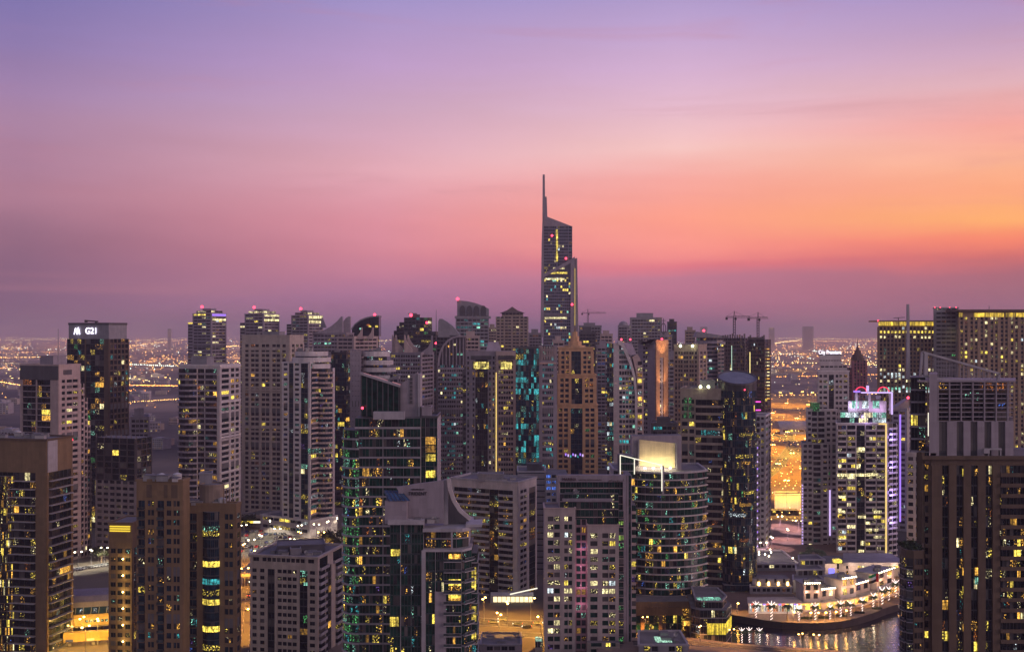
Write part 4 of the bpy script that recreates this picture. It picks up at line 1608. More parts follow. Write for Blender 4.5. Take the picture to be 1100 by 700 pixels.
# unfinished concrete frame in front of it
D = 690.0
T = Tower('building_shell', 'unfinished dark concrete frame of open floors below the tower with the lit roof sign', 'building', D, CONC, CONC, fh=3.8, lit=0.015, pal=WARM, gl='glass_black', sp=0.16, sd=0.5, pd=0.5)
p = rect(D, 103, 146, 163, 18)
T.block(p, 0, Z(517, D), {3: 's1 w3 s1 w3 s1 w3 s1 w3 s1 w3 s1 w3 s1', 0: 's1 w3 s1 w3 s1 w3 s1'}, sp=0.5, wall=solid('block_wall', (0.24, 0.20, 0.20), 0.9))
T.block(grow(p, -0.1), Z(517, D), Z(471, D), {3: 's.5 w3 s.4 w3 s.4 w3 s.4 w3 s.4 w3 s.5', 0: 's.5 w3 s.4 w3 s.4 w3 s.5'}, wall=solid('dark_concrete', (0.07, 0.06, 0.065), 0.9))
for i in range(9):
    b = MB()
    q = Vector(p[3]) + (Vector(p[0]) - Vector(p[3])) * (i / 8)
    b.bar((q.x, q.y + 1, Z(471, D)), (q.x, q.y + 1, Z(471, D) + rnd.uniform(1.2, 2.4)), 0.45, CONC)
    T.part('column_stub', b)
T.finish()

# slim tower with bowed dark balconies
D = 750.0
T = Tower('apartment_tower', 'grey-white tower with bowed dark balcony bands and a white grid end wall', 'tower', D, OFFWHITE, WHITE, fh=3.7, lit=0.10, pal=WARM, bal='solid', balmat=MAUVE, bd=1.0)
p = rect(D, 193, 236, 258, 14)
zt = Z(393, D)
T.block(p, 0, zt, {3: 's1 b8x3 s.6 b3x1 s.5 b6x2 s.6 b9x3 s2', 0: 's1 w5x1 s1.4 w2.4 s.8 w2.4 s1.2'}, head=2.0, sp=0.4)
cb = disc(X(206, D + 6), D + 9.5, 9.5, 8, 190, 300)
cb2 = cb + [(cb[-1][0], D + 18), (cb[0][0], D + 18)]
T.block(cb2, 0, Z(396, D), {i: 'b1' for i in range(7)}, bal='solid', bd=0.8)
T.roofline(p, zt, 1.0, WHITE)
for i in range(5):
    z0 = Z(393 + i * 38, D)
    b = MB()
    a2, t2 = Vector(p[0]), (Vector(p[1]) - Vector(p[0])).normalized()
    n2 = Vector((t2.y, -t2.x))
    b.proud(a2, t2, n2, 0, (Vector(p[1]) - Vector(p[0])).length, z0 - 1.3, z0, 0.6, WHITE)
    T.part('trim_band', b)
T.house(rect(D + 5, 205, 222, 230, 14), zt, Z(384, D), GREY)
T.plant(p, zt, 5, 3.5, 12)
T.finish()

# three alike towers beyond, stepped tops with red lamps
for i, (xl, xc, xr, y, extra) in enumerate(((202, 227, 243, 331, 'violet crown lights'), (258, 283, 300, 331.5, 'a bright crown band'), (308, 331, 347, 333, 'a broad yellow-lit crown'))):
    D = 1300.0
    lab = ('far banded tower with violet lights and a red lamp, behind the bowed-balcony tower',
           'far banded tower with a red lamp rising behind the wide beige slab tower',
           'far banded tower with a broad bright yellow crown window and a red lamp')[i]
    T = Tower('apartment_tower', lab, 'tower', D, MAUVE, LGREY, fh=3.6, sp=0.5, lit=0.10 if i else 0.22, pal=PALE, gl='glass_grey', group='alike stepped towers with red roof lamps', framed=False)
    p = rect(D, xl + 5, xc, xr, 28)
    zt = Z(y + 6, D)
    T.block(p, 0, zt, {3: 's.6 w10x4 s.6', 0: 's.6 w9x4 s.6'})
    p2 = rect(D + 14, xl, xl + 6, xl + 9, 28)
    T.block(p2, 0, Z(y + 15, D), {3: 'w1x1', 0: 'w1x1'})
    T.block(grow(p, -3), zt, Z(y + 2.5, D), {3: 'w1x3', 0: 'w1x3'}, fh=4.5, lit=0.5)
    T.block(grow(p, -8), Z(y + 2.5, D), Z(y, D))
    T.roofline(p, zt, 0.8)
    T.beacon(xl + 15, y - 1.5, D, 1.7)
    a2, t2 = Vector(p[0]), (Vector(p[1]) - Vector(p[0])).normalized()
    n2 = Vector((t2.y, -t2.x))
    for yy, m_ in ((y + 7, 'violet_strip' if i == 0 else 'pale'), (y + 12, 'pale')):
        b = MB()
        b.proud(a2, t2, n2, 1, (Vector(p[1]) - Vector(p[0])).length - 1, Z(yy + (1.2 if i < 2 else 2.0), D), Z(yy - 1.0, D), 0.6, MATS[m_] if m_ in MATS else win_mat(m_))
        T.part('light_band', b)
    T.finish()

# wide beige slab tower
D = 830.0
T = simple('apartment_tower', 'wide plain beige slab tower beside the tower with round pink-white corner balconies', 'tower', D, (260, 311, 326), 361, 16, CREAM,
           's2 w2.2 s1.2 w5x2 s1.4 w5x2 s1.4 w5x2 s1.2 w2.2 s2', 's1 w2 s1 w2 s1 w2 s1', lit=0.025, pal=WARM, gl='glass_grey', pd=0.7, head=6, seed=3, fh=3.7)
for y in (374, 418, 459, 500):
    b = MB()
    a2, t2 = Vector(T.p[3]), (Vector(T.p[0]) - Vector(T.p[3]))
    ll = t2.length
    t2.normalize()
    b.proud(a2, t2, Vector((t2.y, -t2.x)), 0, ll, Z(y, D) - 1.4, Z(y, D), 0.85, CREAM)
    T.part('trim_band', b)
T.house(rect(D + 6, 283, 300, 306, 16), T.zt, Z(356.5, D), GREY)
T.finish()
T = simple('apartment_block', 'low beige podium with a neon-lit canopy at the foot of the wide beige slab tower', 'building', 800, (258, 300, 330), 556, 10, CREAM, 's1 w4 s1 w4 s1 w4 s1', 's1 w4 s1', fh=5, lit=0.3, plant=2)
for k, (x0, x1, m_) in enumerate(((260, 273, 'yellow_strip'), (273, 282, 'white_strip'), (282, 295, 'pink_neon'))):
    b = MB()
    glow('pink_neon', (1.0, 0.15, 0.35), 2.0)
    b.box((X(x0, 799), 796.5, Z(561, 799)), (X(x1, 799), 797.5, Z(558.8, 799)), MATS[m_])
    T.part('light_strip', b)
T.finish()

# white tower with pink rounded balconies
D = 775.0
T = Tower('apartment_tower', 'white tower with rounded pinkish corner balconies, standing on a lit white podium', 'tower', D, WHITE, WHITE, fh=3.55, lit=0.10, pal=MIXED, gl='glass_blue', bal='solid', balmat=PINK, bd=1.1)
p = rect(D, 303, 333, 346, 24)
zt = Z(390, D)
T.block(p, 0, zt, {3: 's1 w2.2 s.8 g2.5x1 s.8 w2.4x1 s1 g4x2 s1', 0: 's.4 b6x2 s.4'}, sp=0.5)
rb = disc(X(347, D + 10), D + 14, 6.6, 10, 215, 345)
rb2 = rb + [(rb[-1][0], D + 22), (rb[0][0], D + 22)]
T.block(rb2, 0, Z(396, D), {i: 'b1' for i in range(9)}, lit=0.12)
cr = disc(X(334, D + 12), D + 15, 12.5, 24)
for y0, y1, k in ((396, 391, 0.6), (389, 384, 1.0), (382.5, 377.5, -1)):
    b = MB()
    q = grow(cr, k)
    b.prism(q, Z(y0, D), Z(y1, D), WHITE, MATS['roof_grey'], True)
    T.part('crown_ring', b)
T.block(grow(cr, -1.2), zt, Z(377.5, D), 'g1', gl='glass_blue', lit=0.05)
T.roofline(p, zt, 0.8, WHITE)
b = MB()
b.proud((X(331, D), D - 0.5), (1, 0), (0, -1), 0, 9, Z(486, D), Z(481.5, D), 0.6, win_mat('mint/part'))
T.part('lit_band', b)
T.plant(p, Z(377.5, D), 4, 3.0, 4)
T.finish()
pd_ = rect(765, 280, 333, 362, 34)
T = Tower('podium_block', 'low white podium, one side glaring, under the tower with pink balconies', 'building', 765, OFFWHITE, WHITE, fh=6, lit=0.2, sp=0.6)
T.block(pd_, 0, 11, {3: 's1 w20x8 s1', 0: 's1'}, top=MATS['roof_grey'])
T.roofline(pd_, 11, 1.2, WHITE)
T.finish()

# towers with curved sail roofs
D = 1080.0
T = simple('apartment_tower', 'grey tower whose roof sweeps up in a concave sail to a sharp double fin', 'tower', D, (336, 372, 380), 358, 10, MAUVE, 's1 w30x9 s1', 's1 w8x3 s1', lit=0.06, pal=OFFICE, gl='glass_grey', sp=0.5, par=0.8, plant=0)
T.plate('roof_sail', [(333, 358), (341, 356.5), (349, 354), (356, 350), (362, 345), (366.5, 339.7), (367.6, 340), (367.6, 358)], D + 3, 6, MAUVE)
T.plate('roof_fin', [(368.8, 358), (368.8, 345), (371.5, 341.5), (374.5, 339.7), (376, 340), (376, 358)], D + 9, 6, MAUVE)
T.plate('roof_fin', [(344, 352), (345.4, 341), (346.4, 341), (350.5, 352)], D + 14, 3, MAUVE)
T.finish()
D = 1180.0
T = Tower('apartment_tower', 'dark tower with a quarter-round glazed top and one red lamp, between the sail-roofed towers', 'tower', D, DGREY, DGREY, fh=3.8, lit=0.12, pal=MIXED, gl='glass_black', sp=0.3)
p = front(D, 378, 407, 26)
T.block(p, 0, Z(360, D), {0: 'g1x8', 1: 'w1x4'})
T.plate('round_top', [(378, 361), (378, 353), (381, 348), (387, 343.5), (394, 341), (401, 339.8), (407, 339.8), (407, 361)], D - 0.5, 20, MATS['glass_black'])
T.plate('roof_edge', [(377, 353), (381, 347.5), (387, 343), (394, 340.3), (401, 339.0), (407.4, 338.8), (407.4, 340.2), (401, 340.5), (394, 341.8), (387, 344.5), (381, 349), (378, 354)], D - 1.2, 22, GREY)
T.beacon(402.5, 338, D, 1.5)
for x, y, k in ((396, 350.5, 'yellow'), (403, 350.5, 'yellow'), (386, 353, 'mint'), (394, 349, 'orange')):
    b = MB()
    b.proud((X(x, D), D - 0.55), (1, 0), (0, -1), 0, 3, Z(y + 1, D), Z(y - 1, D), 0.2, win_mat(k))
    T.part('lit_window', b)
T.finish()
D = 1020.0
T = simple('apartment_tower', 'pinkish tower with twin pale roof horns, in front of the quarter-round topped tower', 'tower', D, (362, 380, 406), 362, 20, PINK, 's1 w10x3 s1', 's1 w14x5 s1', lit=0.07, gl='glass_grey', sp=0.5, par=0.8, plant=0)
for x0 in (379, 391):
    T.plate('roof_horn', [(x0, 364), (x0 + 4.5, 361), (x0 + 7.6, 357), (x0 + 9.2, 351.5), (x0 + 10, 351.5), (x0 + 10, 364)], D + 3, 4, PINK)
T.finish()

D = 900.0
T = simple('office_tower', 'dark blue glass tower with scattered lit windows, beside the white rounded terraces', 'tower', D, (356, 372, 377), 379, 12, CHAR, 'g1x7', 'g1x3', lit=0.10, pal=MIXED, gl='glass_blue', par=0.8, plant=1)
T.finish()
D = 850.0
T = Tower('apartment_tower', 'white tower with a ribbed pier and rounded terraces, behind the raked glass crown', 'tower', D, MAUVE, WHITE, fh=3.8, lit=0.08, pal=MIXED, gl='glass_blue', sp=0.4)
T.block(front(D, 376, 388, 20), 0, Z(376, D), {0: 's2 w1 s2 w1 s2 w1 s2'}, sp=0.9, lit=0.0)
pb = front(D + 3, 388, 428, 22)
T.block(pb, 0, Z(402, D), {0: 's.5 w10x4 s.5 w10x4 s.5', 1: 's1'})
for i, (y0, y1, xr) in enumerate(((383, 377.5, 417), (392, 387, 421), (399.5, 395, 424), (407, 403, 428))):
    w = X(xr, D) - X(386, D)
    q = disc(X(386, D) + w / 2, D + 12, w / 2 * 0.985, 20, 0, 360, 11)
    q = [(x, min(y, D + 20)) for x, y in q]
    b = MB()
    b.prism(q, Z(y0, D), Z(y1, D), WHITE, MATS['roof_grey'], True)
    T.part('terrace_band', b)
T.block(disc(X(401, D), D + 12, 9.0, 16, 0, 360, 9), Z(402, D), Z(379, D), 'g1', lit=0.1)
T.plant(front(D + 8, 392, 414, 8), Z(377.5, D), 4, 3, 6)
T.finish()

# black stepped tower with red lamps
D = 1200.0
T = Tower('apartment_tower', 'black stepped tower with two red lamps, behind the tower with concave roof horns', 'tower', D, CHAR, DGREY, fh=3.9, lit=0.16, pal=MIXED, gl='glass_black', sp=0.3)
for k, (x0, x1, y, dd) in enumerate(((423, 463, 355, 6), (426, 463, 350, 4), (429, 463.5, 346, 2), (434, 463.8, 341, 0))):
    T.block(front(D + dd, x0, x1, 24), 0 if k == 0 else Z((355, 350, 346, 341)[k - 1] + 14, D), Z(y, D), {0: 'w1x7', 1: 'w1x4'})
T.house(front(D + 6, 440, 451, 10), Z(341, D), Z(338, D), DGREY)
b = MB()
b.box((X(437.5, D), D + 8, Z(337.2, D)), (X(447, D), D + 12, Z(336.2, D)), DGREY)
T.part('roof_slab', b)
T.beacon(441.5, 338.4, D, 1.8)
T.beacon(458.5, 346.5, D - 4, 1.4)
T.finish()
D = 1000.0
T = simple('apartment_tower', 'grey tower with concave roof horns and a bowed rear fin, beside the arched-top tower', 'tower', D, (419, 452, 466), 379.5, 12, MAUVE, 's1 w10x4 s.6 w10x4 s.6 w10x4 s1', 's1 w9x4 s1', lit=0.07, pal=MIXED, gl='glass_grey', sp=0.45, par=0.8, plant=0)
for x0, s in ((421, 1), (424.5, 1), (434, 1.0), (437.5, 1.35)):
    T.plate('roof_horn', [(x0, 380), (x0, 360), (x0 + 0.8, 359.5), (x0 + 2.4 * s, 366), (x0 + 5 * s, 371), (x0 + 8.5 * s, 374.5), (x0 + 8.5 * s, 380)], D + 4 + 6 * (x0 % 2), 4, PINK)
T.plate('bowed_fin', [(449, 381), (453, 378), (457, 375), (460, 372.5), (462.6, 367), (463.4, 360), (464.5, 360), (464.5, 381)], D + 7, 4, MAUVE)
T.finish()
D = 1100.0
T = simple('apartment_tower', 'narrow dark tower carrying a tall mast, beside the arched-top tower', 'tower', D, (463, 468, 474), 357, 20, DGREY, 'w1x2', 's.5 w1x2 s.5', lit=0.12, sp=0.45, plant=0)
T.pole('antenna', 468.6, D + 3, 357, 333, 0.45)
T.beacon(468.2, 368.5, D - 2, 1.1)
T.finish()
# arched top tower
D = 900.0
T = Tower('apartment_tower', 'grey tower with a tall arch of columns at its top and many white-lit windows', 'tower', D, MAUVE, MAUVE, fh=3.6, lit=0.18, pal=OFFICE, gl='glass_grey', sp=0.48)
p = front(D, 470, 500, 24)
T.block(p, 0, Z(392, D), {0: 's.6 w9x4 s.6 w9x4 s.6 w9x4 s.6', 1: 'w1x3'})
arch = [(471, 393), (471.4, 386), (473, 378.5), (476.5, 371), (481.5, 365.5), (487, 362.4), (493, 361), (500, 361), (500, 393)]
T.plate('arch_wall', arch, D + 2.5, 20, DGREY)
ring_ = []
for i in range(len(arch) - 2):
    b = MB()
    b.bar((X(arch[i][0], D), D + 0.5, Z(arch[i][1], D)), (X(arch[i + 1][0], D), D + 0.5, Z(arch[i + 1][1], D)), 1.6, MAUVE)
    T.part('arch_rib', b)
for i in range(7):
    x = 475.5 + i * 3.7
    yt = 373 - (x - 475.5) * 1.4 if x < 481 else 366 - (x - 481) * 0.26
    b = MB()
    b.bar((X(x, D), D + 1.4, Z(393, D)), (X(x, D), D + 1.4, Z(max(361.5, yt), D)), 0.8, MAUVE)
    T.part('arch_column', b)
for x, y, k in ((481, 372, 'amber'), (483, 380, 'amber/part'), (490, 380.5, 'mint'), (494, 380.5, 'mint'), (487, 370, 'pale')):
    b = MB()
    b.proud((X(x, D), D + 2.3), (1, 0), (0, -1), 0, 1.8, Z(y + 1, D), Z(y - 1, D), 0.2, win_mat(k))
    T.part('lit_window', b)
T.finish()
D = 1050.0
T = simple('apartment_tower', 'grey tower with a curved shark-fin glass roof, behind the arched-top tower', 'tower', D, (469, 492, 497), 361, 10, DGREY, 'w1x6', 'w1x2', lit=0.12, pal=WARM, sp=0.4, plant=0)
T.plate('fin_roof', [(470.5, 362), (470.8, 345), (472, 342.4), (475, 342.4), (480, 345.5), (486, 350), (492, 357), (495, 362)], D + 1, 16, GREY)
T.finish()
# curved-top tower with red lamp
D = 1200.0
T = Tower('apartment_tower', 'grey tower with a gently curved open crown of tall round arches and one red lamp', 'tower', D, GREY, GREY, fh=3.8, lit=0.2, pal=OFFICE, gl='glass_grey', sp=0.42)
T.block(front(D, 489.5, 525, 26), 0, Z(339, D), {0: 's.5 w10x4 s.4 w10x4 s.5', 1: 'w1x3'})
T.plate('curved_crown', [(491, 340), (491, 323), (494, 322.6), (502, 323.4), (510, 325.2), (518, 328), (525, 331.5), (525, 340)], D + 1, 18, GREY)
for i, x in enumerate((493.5, 501, 508.5, 516)):
    b = MB()
    q = [(X(x + 3.2, D) + 3.0 * math.cos(math.radians(a)), D + 0.4, Z(333, D) + 5.0 * math.sin(math.radians(a))) for a in range(0, 181, 20)]
    q = [(q[0][0], D + 0.4, Z(339, D))] + q + [(q[-1][0], D + 0.4, Z(339, D))]
    b.add(q, [tuple(range(len(q)))[::-1]], DGREY)
    T.part('crown_arch', b)
b = MB()
b.box((X(488.5, D), D - 1, Z(341.8, D)), (X(527, D), D + 26, Z(339.5, D)), GREY)
T.part('crown_ledge', b)
T.beacon(491.5, 321, D, 1.7)
T.finish()
# two-part tower with framed lit tops
D = 800.0
T = Tower('apartment_tower', 'two-bodied tower, dark and pink-beige, each with a big lit crown window', 'tower', D, MAUVE, MAUVE, fh=3.7, lit=0.13, pal=MIXED, gl='glass_black', sp=0.45)
T.block(front(D, 501, 532, 24), 0, Z(378, D), {0: 's1 w2x1 s4 w2 s1 g14x6 s1.4 w2 s2.2 w2 s.8', 3: 's1'}, head=3, gl='glass_grey')
T.block(front(D - 2, 533.2, 553.5, 24), 0, Z(377, D), {0: 's2 w15x6 s2', 1: 's1'}, head=3, wall=PINK, pal=WARM, lit=0.2)
for x0, x1 in ((509, 525), (538, 550)):
    b = MB()
    b.proud((X(x0, D), D - (0.4 if x0 < 530 else 2.5)), (1, 0), (0, -1), 0, X(x1, D) - X(x0, D), Z(396, D), Z(388.5, D), 0.3, lit('crown_window', (1.0, 0.80, 0.20), 1.3, 0.1, 1.5, 0.38, 0.6, 0.35))
    b.proud((X(x0 - 3, D), D - (0.5 if x0 < 530 else 2.6)), (1, 0), (0, -1), 0, X(x1 + 3, D) - X(x0 - 3, D), Z(386, D), Z(382, D), 0.3, DGREY)
    T.part('crown_window', b)
T.strip([(533, 520), (533, 400)], D - 2.4, 0.55, GOLD_LIT)
T.plate('roof_screen', [(522, 377), (524.5, 367), (535.5, 367), (538.5, 377)], D + 6, 1.2, solid('lilac_panel', (0.42, 0.36, 0.44), 0.6))
T.roofline(front(D, 501, 532, 24), Z(378, D), 0.6)
T.finish()
# pyramid roof tower
D = 1300.0
T = Tower('apartment_tower', 'brown-grey tower under a flared pagoda-like pyramid roof', 'tower', D, BEIGE, BEIGE, fh=3.7, lit=0.06, pal=PALE, gl='glass_grey', sp=0.45)
T.block(front(D, 532.5, 567.5, 30), 0, Z(340, D), {0: 's1 w2 s1 w2 s1 w5x2 s1 w5x2 s1 w2 s1 w2 s1', 1: 'w1x3'})
T.block(front(D + 3, 539, 562, 22), Z(340, D), Z(335.5, D), {0: 'w1x6'}, lit=0.0)
b = MB()
q = front(D + 1, 537, 563.5, 26)
cx, cyy = sum(v[0] for v in q) / 4, sum(v[1] for v in q) / 4
z0, z1, z2 = Z(336, D), Z(333.2, D), Z(329, D)
qi = [((v[0] - cx) * 0.45 + cx, (v[1] - cyy) * 0.45 + cyy) for v in q]
vs = [(*v, z0) for v in q] + [(*v, z1) for v in qi] + [(cx, cyy, z2)]
b.add(vs, [(i, (i + 1) % 4, 4 + (i + 1) % 4, 4 + i) for i in range(4)] + [(4 + i, 4 + (i + 1) % 4, 8) for i in range(4)] + [(3, 2, 1, 0)], DKBROWN)
T.part('roof', b)
T.finish()
# the tallest tower
D = 1575.0
T = Tower('office_tower', 'tallest tower on the skyline, a slanted glass shaft with a needle spire', 'tower', D, solid('steel_blue_panel', (0.20, 0.20, 0.25), 0.5), MAUVE, fh=4.4, lit=0.10, pal=PALE, gl='glass_blue', sp=0.30, framed=False)
ln = lambda pts, y: next(pts[i][1] + (pts[i + 1][1] - pts[i][1]) * (y - pts[i][0]) / (pts[i + 1][0] - pts[i][0]) for i in range(len(pts) - 1) if pts[i][0] <= y <= pts[i + 1][0])
zt1, zt2 = Z(241, D), Z(277, D)
up = front(D, 583.5, 614.5, 38)
T.block(up, 0, Z(243, D), {0: 's.8 w12x6 s1.4 w10x5 s.6 w3 s.3', 1: 's1'}, lit=0.05)
T.plate('raked_top', [(583.8, 244), (584.6, 231.5), (588, 232.8), (614.6, 243.2), (614.6, 244)], D, 34, MAUVE)
lowp = [(582.5, 358), (583.6, 295), (616, 277), (617.2, 277), (617.8, 358)]
lo_ = front(D - 9, 583.2, 617, 36)
T.block(lo_, 0, Z(297, D), {0: 's1.2 w30x14 s2', 1: 's1'}, lit=0.17, glim=0.1, pal=[('yellow', 4), ('mint', 2), ('white', 2), ('pale', 3), ('cyan', 1)])
T.plate('raked_wing', [(583.2, 298), (583.2, 296), (611, 281.5), (617, 277), (617.2, 298)], D - 9.3, 30, DGREY)
T.plate('wing_edge', [(583.0, 298.5), (583.0, 294.5), (611.5, 279.6), (617.4, 275.6), (617.4, 278), (612, 283)], D - 10.2, 6, MAUVE)
T.plate('corner_fin', [(613, 362), (613, 280.5), (617.5, 276.5), (617.7, 362)], D - 10.6, 10, MAUVE)
T.plate('corner_fin', [(618, 362), (618, 277.5), (620, 276.8), (621.4, 362)], D - 4, 20, GREY)
T.plate('corner_fin', [(580.8, 362), (582.2, 260), (583.2, 232), (584.0, 232), (584.0, 362)], D - 10, 20, MAUVE)
T.strip([(617.6, 350), (617.6, 288)], D - 10.9, 0.7, glow('corner_glow', (1.0, 0.7, 0.15), 0.8))
for i in range(24):
    b = MB()
    y = 247 + i * 1.45
    b.proud((X(597.2, D), D - 0.5), (1, 0), (0, -1), 0, 2.8, Z(y + .5, D), Z(y - .5, D), 0.2, win_mat('yellow'))
    T.part('lit_window', b)
for y in (288.5, 293.5, 300, 341.5):
    b = MB()
    x0 = 585 if y > 290 else 594
    b.proud((X(x0, D), D - 9.8), (1, 0), (0, -1), 0, X(rnd.uniform(604, 612), D) - X(x0, D), Z(y + .9, D), Z(y - .9, D), 0.3, win_mat(rnd.choice(('yellow', 'pale', 'mint', 'yellow'))) )
    T.part('lit_band', b)
b = MB()
b.bar((X(585.7, D), D + 6, Z(236, D)), (X(585.2, D), D + 6, Z(211, D)), 6.6, MAUVE, 5.6)
b.bar((X(584.4, D), D + 6, Z(236, D)), (X(584.2, D), D + 6, Z(187, D)), 4.2, MAUVE, 3.0)
T.part('spire', b)
T.beacon(593, 253, D - 1, 1.6)
T.beacon(608, 277.5, D - 2, 1.6)
T.beacon(614.5, 327, D - 11, 1.6)
T.finish()
# teal-lit office
D = 760.0
T = Tower('office_tower', 'black glass office tower with teal lit floors and a pink ribbed flank', 'tower', D, CHAR, CHAR, fh=3.9, lit=0.42, pal=[('cyan', 6), ('cyan/part', 8), ('mint/part', 2), ('cyan/dim', 4), ('yellow/part', 1)], gl='glass_blue', sp=0.32)
T.block(front(D, 554, 579, 24), 0, Z(374, D), {0: 'g1x9'}, slab=0.12)
T.block(front(D + 3, 579, 598, 20), 0, Z(371, D), {0: 's.3 w1x6 s.3', 1: 's1'}, wall=MAUVE, pal=[('cyan', 3), ('cyan/part', 3), ('mint/part', 2), ('yellow/part', 2), ('pale', 1)], lit=0.34, sp=0.45)
T.roofline(front(D, 554, 579, 24), Z(374, D), 1.0, DGREY)
for i in range(11):
    b = MB()
    x = 579.3 + i * 1.72
    b.box((X(x, D + 2), D + 2.1, Z(386, D)), (X(x, D + 2) + 0.5, D + 2.6, Z(372, D)), PINK)
    T.part('crown_rib', b)
T.strip([(579.3, 390), (597.6, 390)], D + 2.3, 0.9, solid('pale_pink_trim', (0.6, 0.4, 0.33), 0.7), 'trim_band')
T.finish()
# stepped beige tower with a spirelet
D = 790.0
T = Tower('apartment_tower', 'stepped golden-beige tower with tall dark window strips and a stubby spire', 'tower', D, TAN, TAN, fh=3.6, lit=0.06, pal=WARM, gl='glass_blue', sp=0.42, pd=0.6)
pat = 's1.2 w1.6 s.7 w1.6 s1.2 g5x3 s1.2 w1.6 s.6 w1.6 s1.2'
for k, (x0, x1, y0, y1, dd) in enumerate(((597, 641.5, 700, 435, 0), (599, 640, 435, 403, 2), (600.5, 637, 403, 374, 4))):
    T.block(front(D + dd, x0, x1, 34 - 3 * dd), 0 if k == 0 else Z(y0, D), Z(y1, D), {0: pat, 1: 's1 w2 s1 w2 s1', 3: 's1'}, head=2.2, wall=solid('gold_beige', (0.60, 0.37, 0.20), 0.8), pal=WARM if k else GREEN)
    T.roofline(front(D + dd, x0, x1, 34 - 3 * dd), Z(y1, D), 0.8, MATS['gold_beige'], 0.8)
cx = X(619, D)
for r_, y0, y1 in ((8.0, 374, 371), (5.2, 371, 366.5), (3.2, 366.5, 361), (2.0, 361, 356)):
    b = MB()
    b.prism(disc(cx, D + 17, r_, 8, 22.5, 382.5), Z(y0, D), Z(y1, D), MATS['gold_beige'])
    T.part('crown_tier', b)
b = MB()
b.bar((cx, D + 17, Z(358, D)), (cx, D + 17, Z(349, D)), 1.5, TAN, 0.3, 8)
T.part('spire', b)
for x in range(8):
    b = MB()
    b.box((X(607 + x * 2.6, D), D - 1.2, Z(489 + (x % 3), D)), (X(608.4 + x * 2.6, D), D - 0.8, Z(486.5 + (x % 3), D)), (VIOLET_LIT, LILAC_LIT, MATS['cyan'] if 'cyan' in MATS else VIOLET_LIT)[x % 3])
    T.part('lit_window', b)
T.finish()
# white tower with arched sail face
D = 860.0
T = Tower('office_tower', 'white-framed tower whose glazed face is cut by one great convex arc, teal lit floors inside', 'tower', D, OFFWHITE, OFFWHITE, fh=3.8, lit=0.26, pal=OFFICE, gl='glass_blue', sp=0.38)
T.block(front(D, 652, 660, 20), 0, Z(369, D), {0: 'w1x3'}, sp=0.3, wall=DGREY, lit=0.4)
T.plate('frame_pier', [(659, 545), (659, 369), (665, 368), (665, 545)], D - 1.2, 22, OFFWHITE)
prof = [(372, 669), (382, 674), (392, 677.5), (405, 680.5), (420, 682), (440, 682.5), (545, 682.5)]
zz = [r_[0] for r_ in prof]
for i in range(len(prof) - 1):
    y0, y1 = prof[i + 1][0], prof[i][0]
    T.block(front(D, 665, (prof[i][1] + prof[i + 1][1]) / 2, 20), Z(y0, D) if y0 < 545 else 0, Z(y1, D), {0: 'w1x5'}, lit=0.34)
T.plate('arc_frame', [(664, 366), (668, 365.5), (674, 377), (679, 390), (683, 405), (684.6, 425), (684.6, 545), (682.4, 545), (682.2, 425), (680.4, 406), (677, 393), (672, 381), (667, 371), (664, 370)], D - 1.8, 8, WHITE)
T.plate('roof_panel', [(668, 367), (679, 369), (684, 381), (676, 381)], D + 4, 10, solid('lilac_panel', (0.42, 0.36, 0.44), 0.6))
T.plate('lit_wing', [(684.7, 545), (684.7, 412), (683, 398), (679.5, 383), (684.5, 380.5), (687.5, 384), (690, 394), (691.5, 410), (691.5, 545)], D + 3, 12, PINK)
for i in range(22):
    y = 390 + i * 6.4
    b = MB()
    b.proud((X(685.6, D), D + 2.9), (1, 0), (0, -1), 0, 3.2, Z(y + 2.0, D), Z(y - 2.0, D), 0.15, win_mat(('amber', 'pale/part', 'amber/part', 'yellow', 'orange/part', 'white/part')[i % 6]) if i % 4 else MATS['glass_grey'])
    T.part('lit_window', b)
T.beacon(667.5, 364.5, D, 0.8)
T.beacon(677, 364.5, D + 5, 0.8)
T.finish()
# prow tower with floodlit edge
D = 900.0
T = Tower('apartment_tower', 'grey prow-shaped tower with one floodlit orange edge wall', 'tower', D, MAUVE, MAUVE, fh=3.6, lit=0.10, pal=PALE, gl='glass_grey', sp=0.5)
p = rect(D, 686, 704, 717, 50)
T.block(p, 0, Z(368, D), {3: 's3 w3x2 s5', 0: 's1.4 w1.6x1 s1 w1.6 s1'}, wall=MAUVE)
a2, t2 = Vector(p[0]), (Vector(p[1]) - Vector(p[0]))
l2 = t2.length
t2.normalize()
n2 = Vector((t2.y, -t2.x))
b = MB()
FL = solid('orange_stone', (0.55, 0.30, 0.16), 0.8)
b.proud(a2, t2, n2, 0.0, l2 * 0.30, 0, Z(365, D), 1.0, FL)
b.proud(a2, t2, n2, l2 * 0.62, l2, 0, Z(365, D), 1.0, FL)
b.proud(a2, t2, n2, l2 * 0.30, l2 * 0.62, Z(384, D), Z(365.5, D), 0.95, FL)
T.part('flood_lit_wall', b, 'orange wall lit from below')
T.plate('prow_roof', [(686, 369), (686, 365), (697, 371), (703.5, 363.5), (704, 369)], D + 1, 8, DGREY)
T.beacon(711, 364, D, 0.9)
r_ = T.finish()
